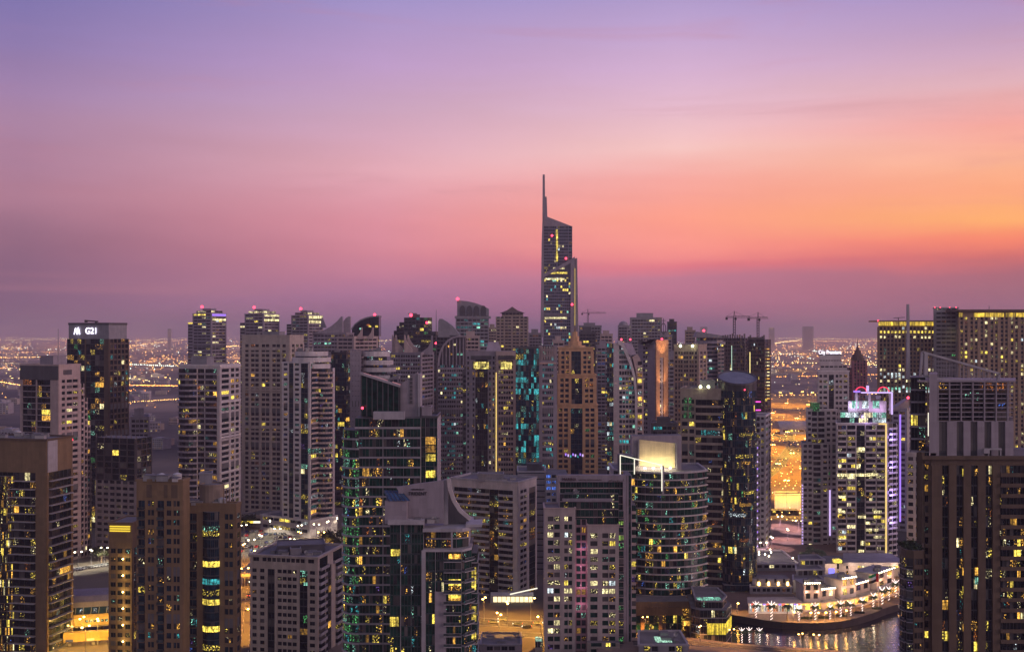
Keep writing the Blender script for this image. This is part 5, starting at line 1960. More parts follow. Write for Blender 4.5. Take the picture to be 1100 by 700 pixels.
for k in range(5):
    ld = bpy.data.lights.new('flood_lamp_light', 'SPOT')
    ld.energy = 13000
    ld.color = (1.0, 0.58, 0.28)
    ld.spot_size = math.radians(70)
    ld.spot_blend = 1.0
    ld.shadow_soft_size = 0.4
    lo = bpy.data.objects.new('flood_lamp_light', ld)
    COL.objects.link(lo)
    lo.parent = r_
    q = a2 + t2 * l2 * 0.45 + n2 * 9
    zl = 20 + k * 25
    lo.location = Vector((q.x, q.y, zl)) - T.org
    lo.rotation_euler = (Vector((-n2.x, -n2.y, 1.5))).to_track_quat('-Z', 'Y').to_euler()
# beige tower with two roof lamps
D = 900.0
T = simple('apartment_tower', 'beige tower with long window columns and two bright lamps at its roof edge', 'tower', D, (724, 750, 759), 371, 14, BEIGE, 's1 w2 s.8 w4x2 s1 w4x2 s1 w4x2 s.8 w2 s1', 's1 w2 s.8 w2 s1', lit=0.10, pal=WARM, gl='glass_grey', head=5, pd=0.6, seed=4)
for x in (731, 744):
    b = MB()
    b.ball((X(x, D - 2), D - 1.5, Z(371.5, D)), 1.0, MATS['roof_lamp'])
    b.bar((X(x, D), D - 1.5, T.zt - 0.5), (X(x, D), D + 2, T.zt), 0.3, MATS['steel'])
    T.part('roof_lamp', b)
T.finish()
D = 1080.0
T = Tower('apartment_tower', 'round-fronted grey tower with a lens-shaped flat roof and white-lit floors', 'tower', D, MAUVE, MAUVE, fh=3.8, lit=0.25, pal=OFFICE, gl='glass_blue', sp=0.45)
q = disc(X(764, D), D + 14, 12, 14, 180, 360, 10) + [(X(764, D) + 12, D + 26), (X(764, D) - 12, D + 26)]
T.block(q, 0, Z(369, D), {i: 'w1' for i in range(13)})
b = MB()
b.prism(disc(X(765, D), D + 14, 15.5, 24, 0, 360, 12), Z(369, D), Z(367, D), MAUVE, LGREY, True)
T.part('roof_lens', b)
T.block(front(D - 3, 771, 778, 14), 0, Z(372, D), {0: 'w1x2'}, wall=PINK, sp=0.55, lit=0.1)
T.finish()
D = 1300.0
T = simple('apartment_tower', 'grey tower with a sloped slab roof behind the lens-roofed tower', 'tower', D, (748, 770, 782), 362, 14, GREY, 'w1x6', 'w1x3', lit=0.08, pal=WARM, plant=0)
T.plate('sloped_roof', [(747, 362), (749.5, 356.2), (781, 361), (781, 363)], D - 1, 20, GREY)
T.beacon(756, 355, D, 1.5)
T.finish()
# construction pair
D = 1110.0
for i, (x0, xc, xr, y, lab) in enumerate(((777, 800, 804, 360, 'unfinished grey concrete tower under the crane with a long counter jib'), (804.5, 821, 827.5, 361.5, 'unfinished brown concrete tower with a lit hoist shaft and lights along its edge'))):
    T = Tower('building_shell', lab, 'tower', D + i * 6, CONC, CONC, fh=3.7, lit=0.02 if i == 0 else 0.03, pal=PALE, gl='glass_black', sp=0.3, sd=0.4, pd=0.5, group='unfinished concrete towers with cranes')
    p = rect(D + i * 6, x0, xc, xr, 10)
    T.block(p, 0, Z(y + 3, D), {3: 's.5 w3x2 s.4 w3x2 s.4 w3x2 s.4 w3x2 s.4 w3x2 s.5', 0: 's.5 w2 s.4 w2 s.5'}, wall=solid('shell_concrete', (0.13, 0.105, 0.11), 0.9) if i == 0 else solid('shell_brown', (0.10, 0.075, 0.075), 0.9))
    for k in range(10):
        b = MB()
        q = Vector(p[3]) + (Vector(p[0]) - Vector(p[3])) * (k / 9)
        b.box((q.x - 0.7, q.y + 0.5, Z(y + 3, D)), (q.x + 0.7, q.y + 2, Z(y + 3, D) + rnd.uniform(1.5, 4.5)), CONC)
        T.part('column_stub', b)
    if i == 0:
        T.strip([(786, 371), (786, 399)], D - 0.9, 0.5, glow('work_light', (0.7, 1.0, 0.8), 0.9))
    else:
        T.strip([(805.6, 378), (805.6, 402)], D + 3, 0.8, glow('hoist_light', (1.0, 0.8, 0.3), 1.2))
        for k in range(16):
            b = MB()
            q = Vector(p[0]) + (Vector(p[1]) - Vector(p[0])) * 0.5
            z = Z(375 + k * 3.6, D)
            b.box((q.x - 1.5, q.y - 3.2, z - 0.5), (q.x + 1.5, q.y - 2.4, z + 0.5), win_mat('pale' if k % 3 else 'amber'))
            T.part('lit_window', b)
    T.finish()


def tower_crane(label, px, d, ytop, ybot, xj, xc):
    """xj, xc: columns of the jib tip and of the counter jib's end; ytop: row of the jib."""
    z0, z1 = Z(ybot, d), Z(ytop, d)
    x = X(px, d)
    r = empty('tower_crane', (x, d, z0), label, 'crane', 'tower cranes on the skyline')
    m = MATS['black_steel']
    h = z1 - z0
    b = MB()
    for sx, sy in ((-1, -1), (1, -1), (1, 1), (-1, 1)):
        b.bar((sx, sy, 0), (sx, sy, h), 0.35, m)
    k = int(h / 2.5)
    for i in range(k):
        a, c = i * h / k, (i + 1) * h / k
        b.bar((-1, -1, a), (1, -1, c), 0.2, m)
        b.bar((1, 1, a), (-1, 1, c), 0.2, m)
        b.bar((-1, 1, a), (-1, -1, c), 0.2, m)
    b.build('mast', r)
    for nm, xe, dep in (('jib', xj, 1.5), ('counter_jib', xc, 1.2)):
        xl = X(xe, d) - x
        b = MB()
        b.bar((0, -0.7, h), (xl, -0.7, h), 0.35, m)
        b.bar((0, 0.7, h), (xl, 0.7, h), 0.35, m)
        b.bar((0, 0, h + dep), (xl * 0.96, 0, h + dep), 0.35, m)
        n = max(3, int(abs(xl) / 3))
        for i in range(n):
            a, c = xl * i / n, xl * (i + 0.5) / n
            b.bar((a, -0.7, h), (c, 0, h + dep), 0.18, m)
            b.bar((c, 0, h + dep), (xl * (i + 1) / n, 0.7, h), 0.18, m)
        b.build(nm, r)
    b = MB()
    b.bar((-0.9, 0, h), (0, 0, h + 6.5), 0.4, m)
    b.bar((0.9, 0, h), (0, 0, h + 6.5), 0.4, m)
    b.bar((0, 0, h + 6.3), ((X(xj, d) - x) * 0.65, 0, h + 1.5), 0.16, m)
    b.bar((0, 0, h + 6.3), ((X(xc, d) - x) * 0.9, 0, h + 1.2), 0.16, m)
    b.build('tower_head', r)
    b = MB()
    xl = (X(xc, d) - x)
    b.box((min(xl, xl * 0.78), -1.1, h - 2.2), (max(xl, xl * 0.78), 1.1, h + 0.3), m)
    b.build('counterweight', r)
    b = MB()
    sg = 1 if X(xj, d) > x else -1
    b.box((sg * 1.2 - 0.9, -1.1, h - 2.4), (sg * 1.2 + 0.9, 0.9, h - 0.2), m)
    b.build('cab', r)
    return r


tower_crane('dark tower crane on the grey unfinished tower, its counterweight hanging over the edge', 788.8, 1118, 341, 361, 806, 779.5)
tower_crane('dark tower crane on the brown unfinished tower with lights along its edge', 814.3, 1124, 342, 362, 825, 803)
tower_crane('small far tower crane beside the tallest tower', 631.5, 1650, 336.5, 350, 651, 624.5)

# white balcony tower past the cylinder
D = 705.0
T = Tower('apartment_tower', 'white tower of stacked balconies edged with violet lights, just past the round black-glass tower', 'tower', D, LGREY, WHITE, fh=3.6, lit=0.09, pal=MIXED, gl='glass_grey', bal='solid', balmat=LGREY, bd=1.2, sp=0.5)
p = rect(D, 806, 822, 827.5, 20)
T.block(p, 0, Z(447.5, D), {3: 's1 b6x2 s1 w2 s1', 0: 's.3 w2 s.5 w2 s.3'})
T.block(rect(D - 8, 804, 812, 816, 20), 0, Z(470, D), {3: 'b1x2', 0: 'w1x2'})
T.roofline(p, Z(447.5, D), 1.0, WHITE)
for k in range(18):
    b = MB()
    z = Z(480 + k * 7.5, D)
    b.box((X(811.6, D), D - 4.2, z - 0.5), (X(812.8, D), D - 3.4, z + 0.5), LILAC_LIT if k % 3 else VIOLET_LIT)
    T.part('wall_lamp', b)
T.finish()
# ------------------------------------------------------------------ east side: hotel towers and the quay
HOTEL = solid('hotel_stone', (0.33, 0.235, 0.15), 0.8)
D = 1000.0
T = Tower('hotel_tower', 'broad ribbed hotel slab with a glowing yellow cornice and white-lit rooms', 'tower', D, HOTEL, HOTEL, fh=3.7, lit=0.07, pal=PALE, gl='glass_black', sp=0.35, pd=1.1, cap=100, nomech=True)
p = front(D, 944, 1029, 26, 0)
zt = Z(345, D)
T.block(p, 0, Z(351, D), {0: 's.6 ' + ' '.join('w2x1 s1' for _ in range(21)), 3: 's1 w2 s1'})
T.block(p, Z(351, D), zt)
b = MB()
b.box((X(943.5, D), D - 1.2, Z(349.6, D)), (X(1029.5, D), D - 0.2, Z(345.6, D)), lit('cornice_glow', (1.0, 0.66, 0.06), 1.15, 0.5, 1.3, 0.3, 0.7, 0.3))
T.part('light_cornice', b)
b = MB()
b.box((X(943, D), D - 1.6, Z(345.6, D)), (X(1030, D), D + 26, Z(344, D)), HOTEL)
T.part('cornice', b)
for row, (y, pr, k) in enumerate(((356.5, 0.95, 'yellow'), (362, 0.75, 'pale'), (397, 0.35, 'pale'), (401.5, 0.5, 'white'), (404.5, 0.9, 'white'), (409, 0.6, 'pale'), (417, 0.9, 'mint'), (420, 0.8, 'white'))):
    for i in range(21):
        if rnd.random() < pr:
            w = X(1029, D) - X(944, D)
            u0 = (0.6 + 3 * i + 0.15) / 63.6 * w
            b = MB()
            b.proud((X(944, D), D - 0.1), (1, 0), (0, -1), u0, u0 + 1.7 / 63.6 * w, Z(y + 1.3, D), Z(y - 1.3, D), 0.3, win_mat(k))
            T.part('lit_window', b)
for x in (958, 1000, 1020):
    pass
T.beacon(943.5, 344.5, D, 0.9)
b = MB()
b.bar((X(965, D + 10), D + 10, Z(344, D)), (X(965, D + 10), D + 10, Z(341, D)), 0.5, MATS['black_steel'])
b.bar((X(960, D + 10), D + 10, Z(341.3, D)), (X(972, D + 10), D + 10, Z(340.6, D)), 0.5, MATS['black_steel'])
T.part('cleaning_crane', b)
T.finish()
D = 960.0
T = Tower('hotel_tower', 'tallest slab of the ribbed hotel, with a bright yellow gallery under its roof', 'tower', D, HOTEL, HOTEL, fh=3.7, lit=0.24, pal=PALE, gl='glass_black', sp=0.4, pd=0.8, nomech=True)
p = front(D, 1030, 1118, 30, 0)
T.block(p, 0, Z(340.5, D), {0: 's.8 ' + ' '.join('w1.7 s1.2 w1.7 s2' for _ in range(8)), 3: 's1 w2 s1'})
T.block(front(D + 1.5, 1030, 1118, 27), Z(340.5, D), Z(334.5, D))
for x0, x1 in ((1030.5, 1034.5), (1047, 1079), (1081, 1117)):
    b = MB()
    b.proud((X(x0, D), D + 1.4), (1, 0), (0, -1), 0, X(x1, D) - X(x0, D), Z(340.3, D), Z(336, D), 0.4, MATS['cornice_glow'])
    T.part('light_gallery', b)
b = MB()
b.box((X(1028, D), D - 1.5, Z(334.5, D)), (X(1119, D), D + 30, Z(332.3, D)), DKBROWN)
T.part('roof_slab', b)
T.pole('antenna', 1062.5, D + 5, 332, 328, 0.3)
T.finish()
T = Tower('hotel_tower', 'grey stair core with red lamps joining the two ribbed hotel slabs', 'tower', 985, GREY, GREY, fh=3.7, lit=0.02, sp=0.6, cap=40)
p = front(985, 1003, 1029.5, 22)
T.block(p, 0, Z(331, 985), {0: 's1 w8x4 s1'})
T.roofline(p, Z(331, 985), 0.8)
for x in (1004, 1010, 1020, 1027):
    T.beacon(x, 330.2, 985, 0.6)
T.finish()

# white hotel with violet crown, two bodies
D = 730.0
T = Tower('hotel_tower', 'stepped white hotel tower with a glowing white sign on its roof box', 'tower', D, OFFWHITE, WHITE, fh=3.5, lit=0.06, pal=MIXED, gl='glass_grey', sp=0.5, bal='solid', balmat=OFFWHITE)
T.block(front(D, 879, 912, 20), 0, Z(399, D), {0: 's.6 w1.6 s.8 w2.2 s1 g3x1 s1 w1.6 s.6 w1.6 s1 w2.2 s1', 3: 's1 w2 s1'}, head=2.0)
T.block(front(D + 3, 881, 910, 14), Z(399, D), Z(393, D), {0: 'w1x6'}, sp=0.7)
T.block(front(D + 4, 880.5, 904, 12), Z(393, D), Z(380.5, D), {0: 'w1x8'}, sp=0.85, lit=0)
T.block(front(D - 2, 866.5, 899, 18), 0, Z(440, D), {0: 's.6 w1.4 s.4 b2.4 s.6 b3x2 s1 w1.6 s1 w1.6 s.6', 3: 's1 w2 s1'}, head=1)
T.block(front(D - 4, 861.5, 890, 18), 0, Z(475, D), {0: 's.6 w1.4 s.6 w1.4 s.6 b3x2 s1 w1.6 s.6', 3: 's1'}, head=1)
T.roofline(front(D, 879, 912, 20), Z(399, D), 0.8)
T.roofline(front(D - 2, 866.5, 899, 18), Z(440, D), 0.8)
T.text('City Premiere', 891.5, 378.3, D + 3.5, 4.2, glow('sign_glow', (0.92, 0.9, 1.0), 2.4), 'sign_lettering', 0, 24)
b = MB()
b.bar((X(880, D), D + 3.9, Z(381.5, D)), (X(903, D), D + 3.9, Z(381.5, D)), 0.3, MATS['steel'])
T.part('sign_rail', b)
for k in range(26):
    b = MB()
    z = Z(520 + k * 3.1, D)
    b.box((X(861.2, D - 4), D - 4.9, z - 0.4), (X(862.4, D - 4), D - 4.3, z + 0.4), LILAC_LIT)
    T.part('wall_lamp', b)
T.strip([(891.5, 526), (891.5, 575)], D - 4.6, 0.8, LILAC_LIT)
b = MB()
b.box((X(872, D), D - 3, Z(441, D)), (X(878.8, D), D + 4, Z(432, D)), win_mat('green/part'))
T.part('lit_window', b)
T.finish()
D = 700.0
T = Tower('hotel_tower', 'white hotel tower with a violet-lit roof frame, red rings and rows of pale lit rooms', 'tower', D, OFFWHITE, WHITE, fh=3.5, lit=0.14, pal=PALE, gl='glass_black', sp=0.35, bal='solid', balmat=OFFWHITE, bd=1.2)
p = front(D, 898.5, 953.5, 22)
zr = Z(455, D)
T.block(p, 0, zr, {0: 's.8 b5x2 s.6 b5x2 s.6 g5x2 s.6 b6x3 s.6 b5x2 s1.6'}, head=1.0)
p2 = rect(D, 953.6, 955, 971, 60)
T.block([(X(954, D), D + 1), (X(966, D), D + 5), (X(966, D), D + 22), (X(954, D), D + 22)], 0, Z(455, D), {0: 's.4 b4x1 s.4 b4 s.4'})
T.roofline(p, zr, 0.7, WHITE)
T.block(front(D + 2, 903, 952, 16), zr, Z(443, D), {0: 'g1x10'}, lit=0.5, pal=[('mint', 3), ('pale', 2), ('white', 2)])
T.block(front(D + 4, 911, 952, 12), Z(443, D), Z(431, D), {0: 's1 w2 s1 w2 s1 w2 s2'}, lit=0.9, pal=[('white', 2), ('mint', 2)], fh=8)
b = MB()
for x in (921, 935, 957.5):
    b.box((X(x, D), D + 3.4, Z(445, D)), (X(x, D) + 1.2, D + 5, Z(421, D)), WHITE)
T.part('crown_frame', b)
T.strip([(925, 421.5), (958.2, 421.5), (958.2, 445)], D + 3.2, 0.9, LILAC_LIT, 'light_frame')
T.strip([(917, 420.3), (924, 420.3)], D + 3.2, 1.1, VIOLET_LIT, 'light_frame')
T.strip([(932, 420), (932, 414)], D + 3.2, 1.3, LILAC_LIT, 'light_frame')
for x in (925, 949):
    pts = [(x + 6 * math.cos(math.radians(a)), 421 - 5.5 * math.sin(math.radians(a))) for a in range(0, 181, 20)]
    T.strip(pts, D + 8, 0.55, glow('red_neon', (1.0, 0.05, 0.12), 1.6), 'light_ring')
for x in (918, 930, 941):
    T.house(front(D + 5, x, x + 5, 4), Z(431, D), Z(426, D), GREY, 'roof_unit')
T.strip([(944, 455), (951.8, 455), (951.8, 597)], D - 1.4, 0.55, GOLD_LIT)
b = MB()
b.proud((X(899, D), D - 1.4), (1, 0), (0, -1), 0, 20, Z(511, D), Z(508, D), 0.3, win_mat('pale'))
b.proud((X(929, D), D - 1.4), (1, 0), (0, -1), 0, 8, Z(510.5, D), Z(507.5, D), 0.3, win_mat('pale'))
T.part('lit_band', b)
for y in (525, 533, 549, 554.5, 561, 568.5, 576, 583.5, 591):
    for x in (900, 921, 929, 938):
        if rnd.random() < 0.55:
            b = MB()
            b.proud((X(x, D), D - 1.35), (1, 0), (0, -1), 0, rnd.uniform(2.5, 5), Z(y + 1.4, D), Z(y - 1.4, D), 0.2, win_mat(rnd.choice(('pale', 'yellow', 'amber/part', 'pale'))))
            T.part('lit_window', b)
VIOLET_LAMPS = T.finish()
for (x, y, dy, en, cl) in ((930, 448, -2, 2200, (0.62, 0.42, 1.0)), (945, 440, 0, 1800, (0.75, 0.5, 1.0)), (917, 436, 1, 1500, (0.7, 0.6, 1.0)), (960, 470, -1, 2600, (0.5, 0.35, 1.0)), (960, 500, -1, 2600, (0.5, 0.35, 1.0)), (960, 530, -1, 2600, (0.5, 0.35, 1.0)), (960, 560, -1, 2600, (0.55, 0.4, 1.0))):
    ld = bpy.data.lights.new('violet_lamp_light', 'POINT')
    ld.energy = en
    ld.color = cl
    ld.shadow_soft_size = 0.4
    lo = bpy.data.objects.new('violet_lamp_light', ld)
    COL.objects.link(lo)
    lo.parent = VIOLET_LAMPS
    lo.location = Vector((X(x, D), D + dy, Z(y, D))) - T.org
D = 790.0
T = simple('apartment_tower', 'white tower with a slanted blank top and a violet-lit column, behind the violet-crowned hotel', 'tower', D, (958, 974, 986), 440, 12, LGREY, 's1 w3 s1 w3 s1', 's1 w3 s1', lit=0.08, gl='glass_grey', plant=0, sp=0.5)
T.plate('slanted_top', [(957, 440.5), (975.5, 428.5), (976.5, 428.5), (976.5, 440.5)], D + 2, 8, MAUVE)
T.strip([(967, 445), (967, 560)], D - 5, 0.9, VIOLET_LIT)
T.strip([(979.5, 432), (979.5, 478)], D - 2, 0.8, GOLD_LIT)
T.beacon(975.5, 427, D, 1.0)
T.finish()
T = simple('apartment_block', 'plain white block with small black windows, squeezed behind the needle-spired brown tower', 'building', 600, (974, 991, 1002), 488, 8, OFFWHITE, 's1 w3 s1.6 w3 s1', 's1', lit=0.06, gl='glass_black', fh=4.2, sp=0.5)
T.finish()
# ornate dark spire tower
D = 1350.0
T = Tower('apartment_tower', 'dim tower with a tiered spire roof like a church steeple, of rosy stone', 'tower', D, solid('rosy_stone', (0.26, 0.11, 0.13), 0.85), None, fh=3.8, lit=0.02, gl='glass_black', sp=0.3, pd=0.8)  # rosy tone is put into the stone colour; no red lamps are set
T.block(front(D, 915.5, 931.5, 18), 0, Z(387, D), {0: 's1 w1 s.6 w1 s.6 w1 s.6 w1 s1', 3: 's1'})
cx = X(923.8, D)
for r_, y0, y1 in ((8.0, 387, 384), (6.4, 384, 380.5), (4.0, 380.5, 376.5)):
    b = MB()
    b.prism(disc(cx, D + 9, r_, 8, 22.5, 382.5), Z(y0, D), Z(y1, D), DKBROWN)
    T.part('roof_tier', b)
b = MB()
b.bar((cx, D + 9, Z(376.6, D)), (cx, D + 9, Z(371, D)), 4.4, DKBROWN, 1.0, 8)
b.bar((cx, D + 9, Z(371.2, D)), (cx, D + 9, Z(363, D)), 0.9, DKBROWN, 0.3, 6)
T.part('spire', b)
T.block(front(D + 4, 909, 916, 14), 0, Z(395, D), {0: 'w1x3'})
T.finish()

# hotel slab with banded balconies in mid view
D = 590.0
T = Tower('hotel_slab', 'long low slab of brown balcony bands in a pale frame, glaring shopfront at its foot', 'building', D, OFFWHITE, OFFWHITE, fh=3.15, lit=0.05, pal=MIXED, gl='glass_black', bal='solid', balmat=LGREY, bd=1.0, sp=0.45)
p = rect(D, 484, 556, 576, 26)
zt = Z(519, D)
T.block(p, 0, zt, {3: 's3 b14x4 b14x4 g7x2 b11x3 s3.4', 0: 's1 w3x2 s1 g3x1 s.6'}, head=4.0)
T.roofline(p, zt, 1.0, LGREY)
T.house(front(D + 8, 513, 541, 9), zt, Z(511.5, D), GREY)
T.plant(p, zt, 4, 2.4, 14)
b = MB()
b.box((X(527, D - 4), D - 9, 0), (X(573, D - 4), D - 1, 3.8), solid('shop_white', (0.6, 0.55, 0.5), 0.6))
T.part('shopfront', b)
b = MB()
for i in range(9):
    u = X(530, D - 9) + i * 2.3
    b.proud((u, D - 9.05), (1, 0), (0, -1), 0, 1.9, 0.5, 3.2, 0.1, glow('shop_glare', (1.0, 0.80, 0.42), 1.8))
T.part('shop_window', b)
b = MB()
q0, q1 = Vector((X(548, D - 9), D - 9.3, 4.6)), Vector((X(577, D), D - 3, 6.3))
b.bar(q0, q1, 0.5, WHITE_LIT)
T.part('light_strip', b)
T.finish()
D = 650.0
T = Tower('apartment_block', 'dull grey blank-sided block with a blue-lit end, behind the stone-winged tower', 'building', D, GREY, LGREY, fh=3.5, lit=0.05, pal=[('blue', 2), ('blue/part', 3)], gl='glass_blue', sp=0.5)
p = front(D, 556, 586, 26)
T.block(p, 0, Z(507, D), {0: 's1 w30x1 s1'}, sp=0.8, lit=0)
T.block(front(D - 3, 586.2, 610, 26), 0, Z(509, D), {0: 's.5 w2.4 s.8 w2.4 s.8 w2.4 s.8 w2.4 s.8'}, wall=LGREY, lit=0.5)
T.roofline(p, Z(507, D), 0.8)
T.house(front(D + 6, 566, 582, 9), Z(507, D), Z(500, D), DGREY)
T.finish()

# ------------------------------------------------------------------ the quay
zq = 3.0
PAVE = solid('quay_paving', (0.19, 0.13, 0.095), 0.8, 0.15, 0.6, streak=False)
quay = [(768, 660), (785, 660.5), (800, 663), (820, 666.5), (840, 668.5), (862, 669.5), (885, 669.3), (905, 667.5), (922, 664), (938, 659), (952, 653.5), (968, 648.5), (990, 643)]
qp = [G(x, y, zq) for x, y in quay]
b = MB()
pts = [(v.x, v.y) for v in qp]
back = [(pts[-1][0] + 60, 1000), (pts[0][0], 1000)]
poly = pts + back
b.add([(x, y, zq) for x, y in poly], [tuple(range(len(poly)))], PAVE)
tag(b.build('promenade'), kind='structure')
b = MB()
QW = solid('quay_stone', (0.06, 0.045, 0.04), 0.9)
for i in range(len(pts) - 1):
    b.quad((*pts[i], -0.5), (*pts[i + 1], -0.5), (*pts[i + 1], zq + 0.35), (*pts[i], zq + 0.35), QW)
    q0, q1 = (pts[i][0], pts[i][1] + 0.7), (pts[i + 1][0], pts[i + 1][1] + 0.7)
    b.quad((*pts[i], zq + 0.35), (*pts[i + 1], zq + 0.35), (*q1, zq + 0.35), (*q0, zq + 0.35), QW)
    b.quad((*q1, zq), (*q0, zq), (*q0, zq + 0.35), (*q1, zq + 0.35), QW)
tag(b.build('quay_wall'), kind='structure')

wm, wt, wo = new_mat('marina_water')
wp = node(wt, 'ShaderNodeBsdfPrincipled')
wp.inputs['Base Color'].default_value = (0.012, 0.012, 0.020, 1)
wp.inputs['Roughness'].default_value = 0.12
wp.inputs['Specular IOR Level'].default_value = 0.6
wg = node(wt, 'ShaderNodeNewGeometry')
wmp = node(wt, 'ShaderNodeMapping')
wmp.inputs['Scale'].default_value = (0.25, 0.9, 1)
wt.links.new(wg.outputs['Position'], wmp.inputs[0])
wn = node(wt, 'ShaderNodeTexNoise')
wn.inputs['Scale'].default_value = 0.55
wn.inputs['Detail'].default_value = 4
wt.links.new(wmp.outputs[0], wn.inputs['Vector'])
wb = node(wt, 'ShaderNodeBump')
wb.inputs['Strength'].default_value = 0.32
wb.inputs['Distance'].default_value = 0.6
wt.links.new(wn.outputs['Fac'], wb.inputs['Height'])
wt.links.new(wb.outputs[0], wp.inputs['Normal'])
wt.links.new(wp.outputs[0], wo.inputs[0])
b = MB()
b.quad((X(735, 470), 430, 0.12), (X(1300, 470), 430, 0.12), (X(1300, 560), 640, 0.12), (X(735, 560), 640, 0.12), wm)
tag(b.build('water'), kind='structure')

# near bank with the orange-lit road
bank = [(640, 684), (742, 684), (775, 688.5), (820, 692.5), (865, 695.5), (905, 698.5), (960, 703)]
bp = [G(x, y, zq) for x, y in bank]
poly = [(X(640, 420), 400.0), (bp[-1].x + 30, 400.0)] + [(v.x, v.y) for v in reversed(bp)]
b = MB()
b.add([(x, y, zq) for x, y in poly], [tuple(range(len(poly)))], solid('bank_paving', (0.22, 0.17, 0.14), 0.85, streak=False))
for i in range(len(bp) - 1):
    b.quad((bp[i + 1].x, bp[i + 1].y, 0), (bp[i].x, bp[i].y, 0), (bp[i].x, bp[i].y, zq), (bp[i + 1].x, bp[i + 1].y, zq), QW)
tag(b.build('bank_pavement'), kind='structure')


def strip_mesh(pts, w, z, mat, mb, off=0.0):
    n = len(pts)
    L_, R_ = [], []
    for i in range(n):
        a, c = Vector(pts[max(0, i - 1)][:2]), Vector(pts[min(n - 1, i + 1)][:2])
        t = (c - a).normalized()
        nn = Vector((-t.y, t.x))
        p = Vector(pts[i][:2]) + nn * off
        L_.append(p + nn * w / 2)
        R_.append(p - nn * w / 2)
    for i in range(n - 1):
        mb.quad((R_[i].x, R_[i].y, z), (R_[i + 1].x, R_[i + 1].y, z), (L_[i + 1].x, L_[i + 1].y, z), (L_[i].x, L_[i].y, z), mat)


ASPH = solid('asphalt', (0.055, 0.052, 0.05), 0.85, 0.25, 0.4, streak=False)
PAINT = solid('road_paint', (0.75, 0.72, 0.66), 0.7, 0.1)
KERB = solid('kerb_stone', (0.34, 0.31, 0.28), 0.85)


def road(pts, w, z=0.02, lanes=2):
    b = MB()
    strip_mesh(pts, w, z, ASPH, b)
    tag(b.build('road'), kind='structure')
    b = MB()
    for k in (-1, 1):
        strip_mesh(pts, 0.18, z + 0.006, PAINT, b, k * (w / 2 - 0.5))
    # dashed lane lines
    for ln_ in range(1, lanes):
        off = -w / 2 + w * ln_ / lanes
        acc = 0
        for i in range(len(pts) - 1):
            a, c = Vector(pts[i][:2]), Vector(pts[i + 1][:2])
            L_ = (c - a).length
            t = (c - a) / L_
            nn = Vector((-t.y, t.x))
            s = 0.0
            while s + 3 < L_:
                p0, p1 = a + t * s + nn * off, a + t * (s + 3) + nn * off
                b.quad((*(p0 - nn * 0.1), z + 0.006), (*(p1 - nn * 0.1), z + 0.006), (*(p1 + nn * 0.1), z + 0.006), (*(p0 + nn * 0.1), z + 0.006), PAINT)
                s += 9
    tag(b.build('road_markings'), kind='structure')
    b = MB()
    for k in (-1, 1):
        for i in range(len(pts) - 1):
            a, c = Vector(pts[i][:2]), Vector(pts[i + 1][:2])
            t = (c - a).normalized()
            nn = Vector((-t.y, t.x)) * k
            p0, p1 = a + nn * w / 2, c + nn * w / 2
            q0, q1 = p0 + nn * 0.3, p1 + nn * 0.3
            b.add([(*p0, z), (*p1, z), (*q1, z), (*q0, z), (*p0, z + 0.13), (*p1, z + 0.13), (*q1, z + 0.13), (*q0, z + 0.13)],
                  [(0, 1, 5, 4), (4, 5, 6, 7), (2, 3, 7, 6)] if k == 1 else [(1, 0, 4, 5), (5, 4, 7, 6), (3, 2, 6, 7)], KERB)
    tag(b.build('kerb'), kind='structure')


road([G(x, y, zq)[:2] for x, y in ((680, 690), (742, 690), (790, 694), (860, 700), (930, 706))], 8.0, zq + 0.02)
# ------------------------------------------------------------------ quay buildings
def lamp_light(parent, loc, energy, col, r=0.35, name='lamp_light'):
    ld = bpy.data.lights.new(name, 'POINT')
    ld.energy = energy
    ld.color = col
    ld.shadow_soft_size = r
    lo = bpy.data.objects.new(name, ld)
    COL.objects.link(lo)
    lo.parent = parent
    lo.location = loc
    return lo


AMB = (1.0, 0.52, 0.14)
WRM = (1.0, 0.78, 0.48)
ROSY = (1.0, 0.62, 0.42)
BULB = glow('bulb_warm', (1.0, 0.86, 0.55), 14.0)
BULB_A = glow('bulb_amber', (1.0, 0.55, 0.12), 26.0)
PINKL = (1.0, 0.35, 0.75)
BULB_P = glow('bulb_pink', (1.0, 0.75, 0.80), 7.0)

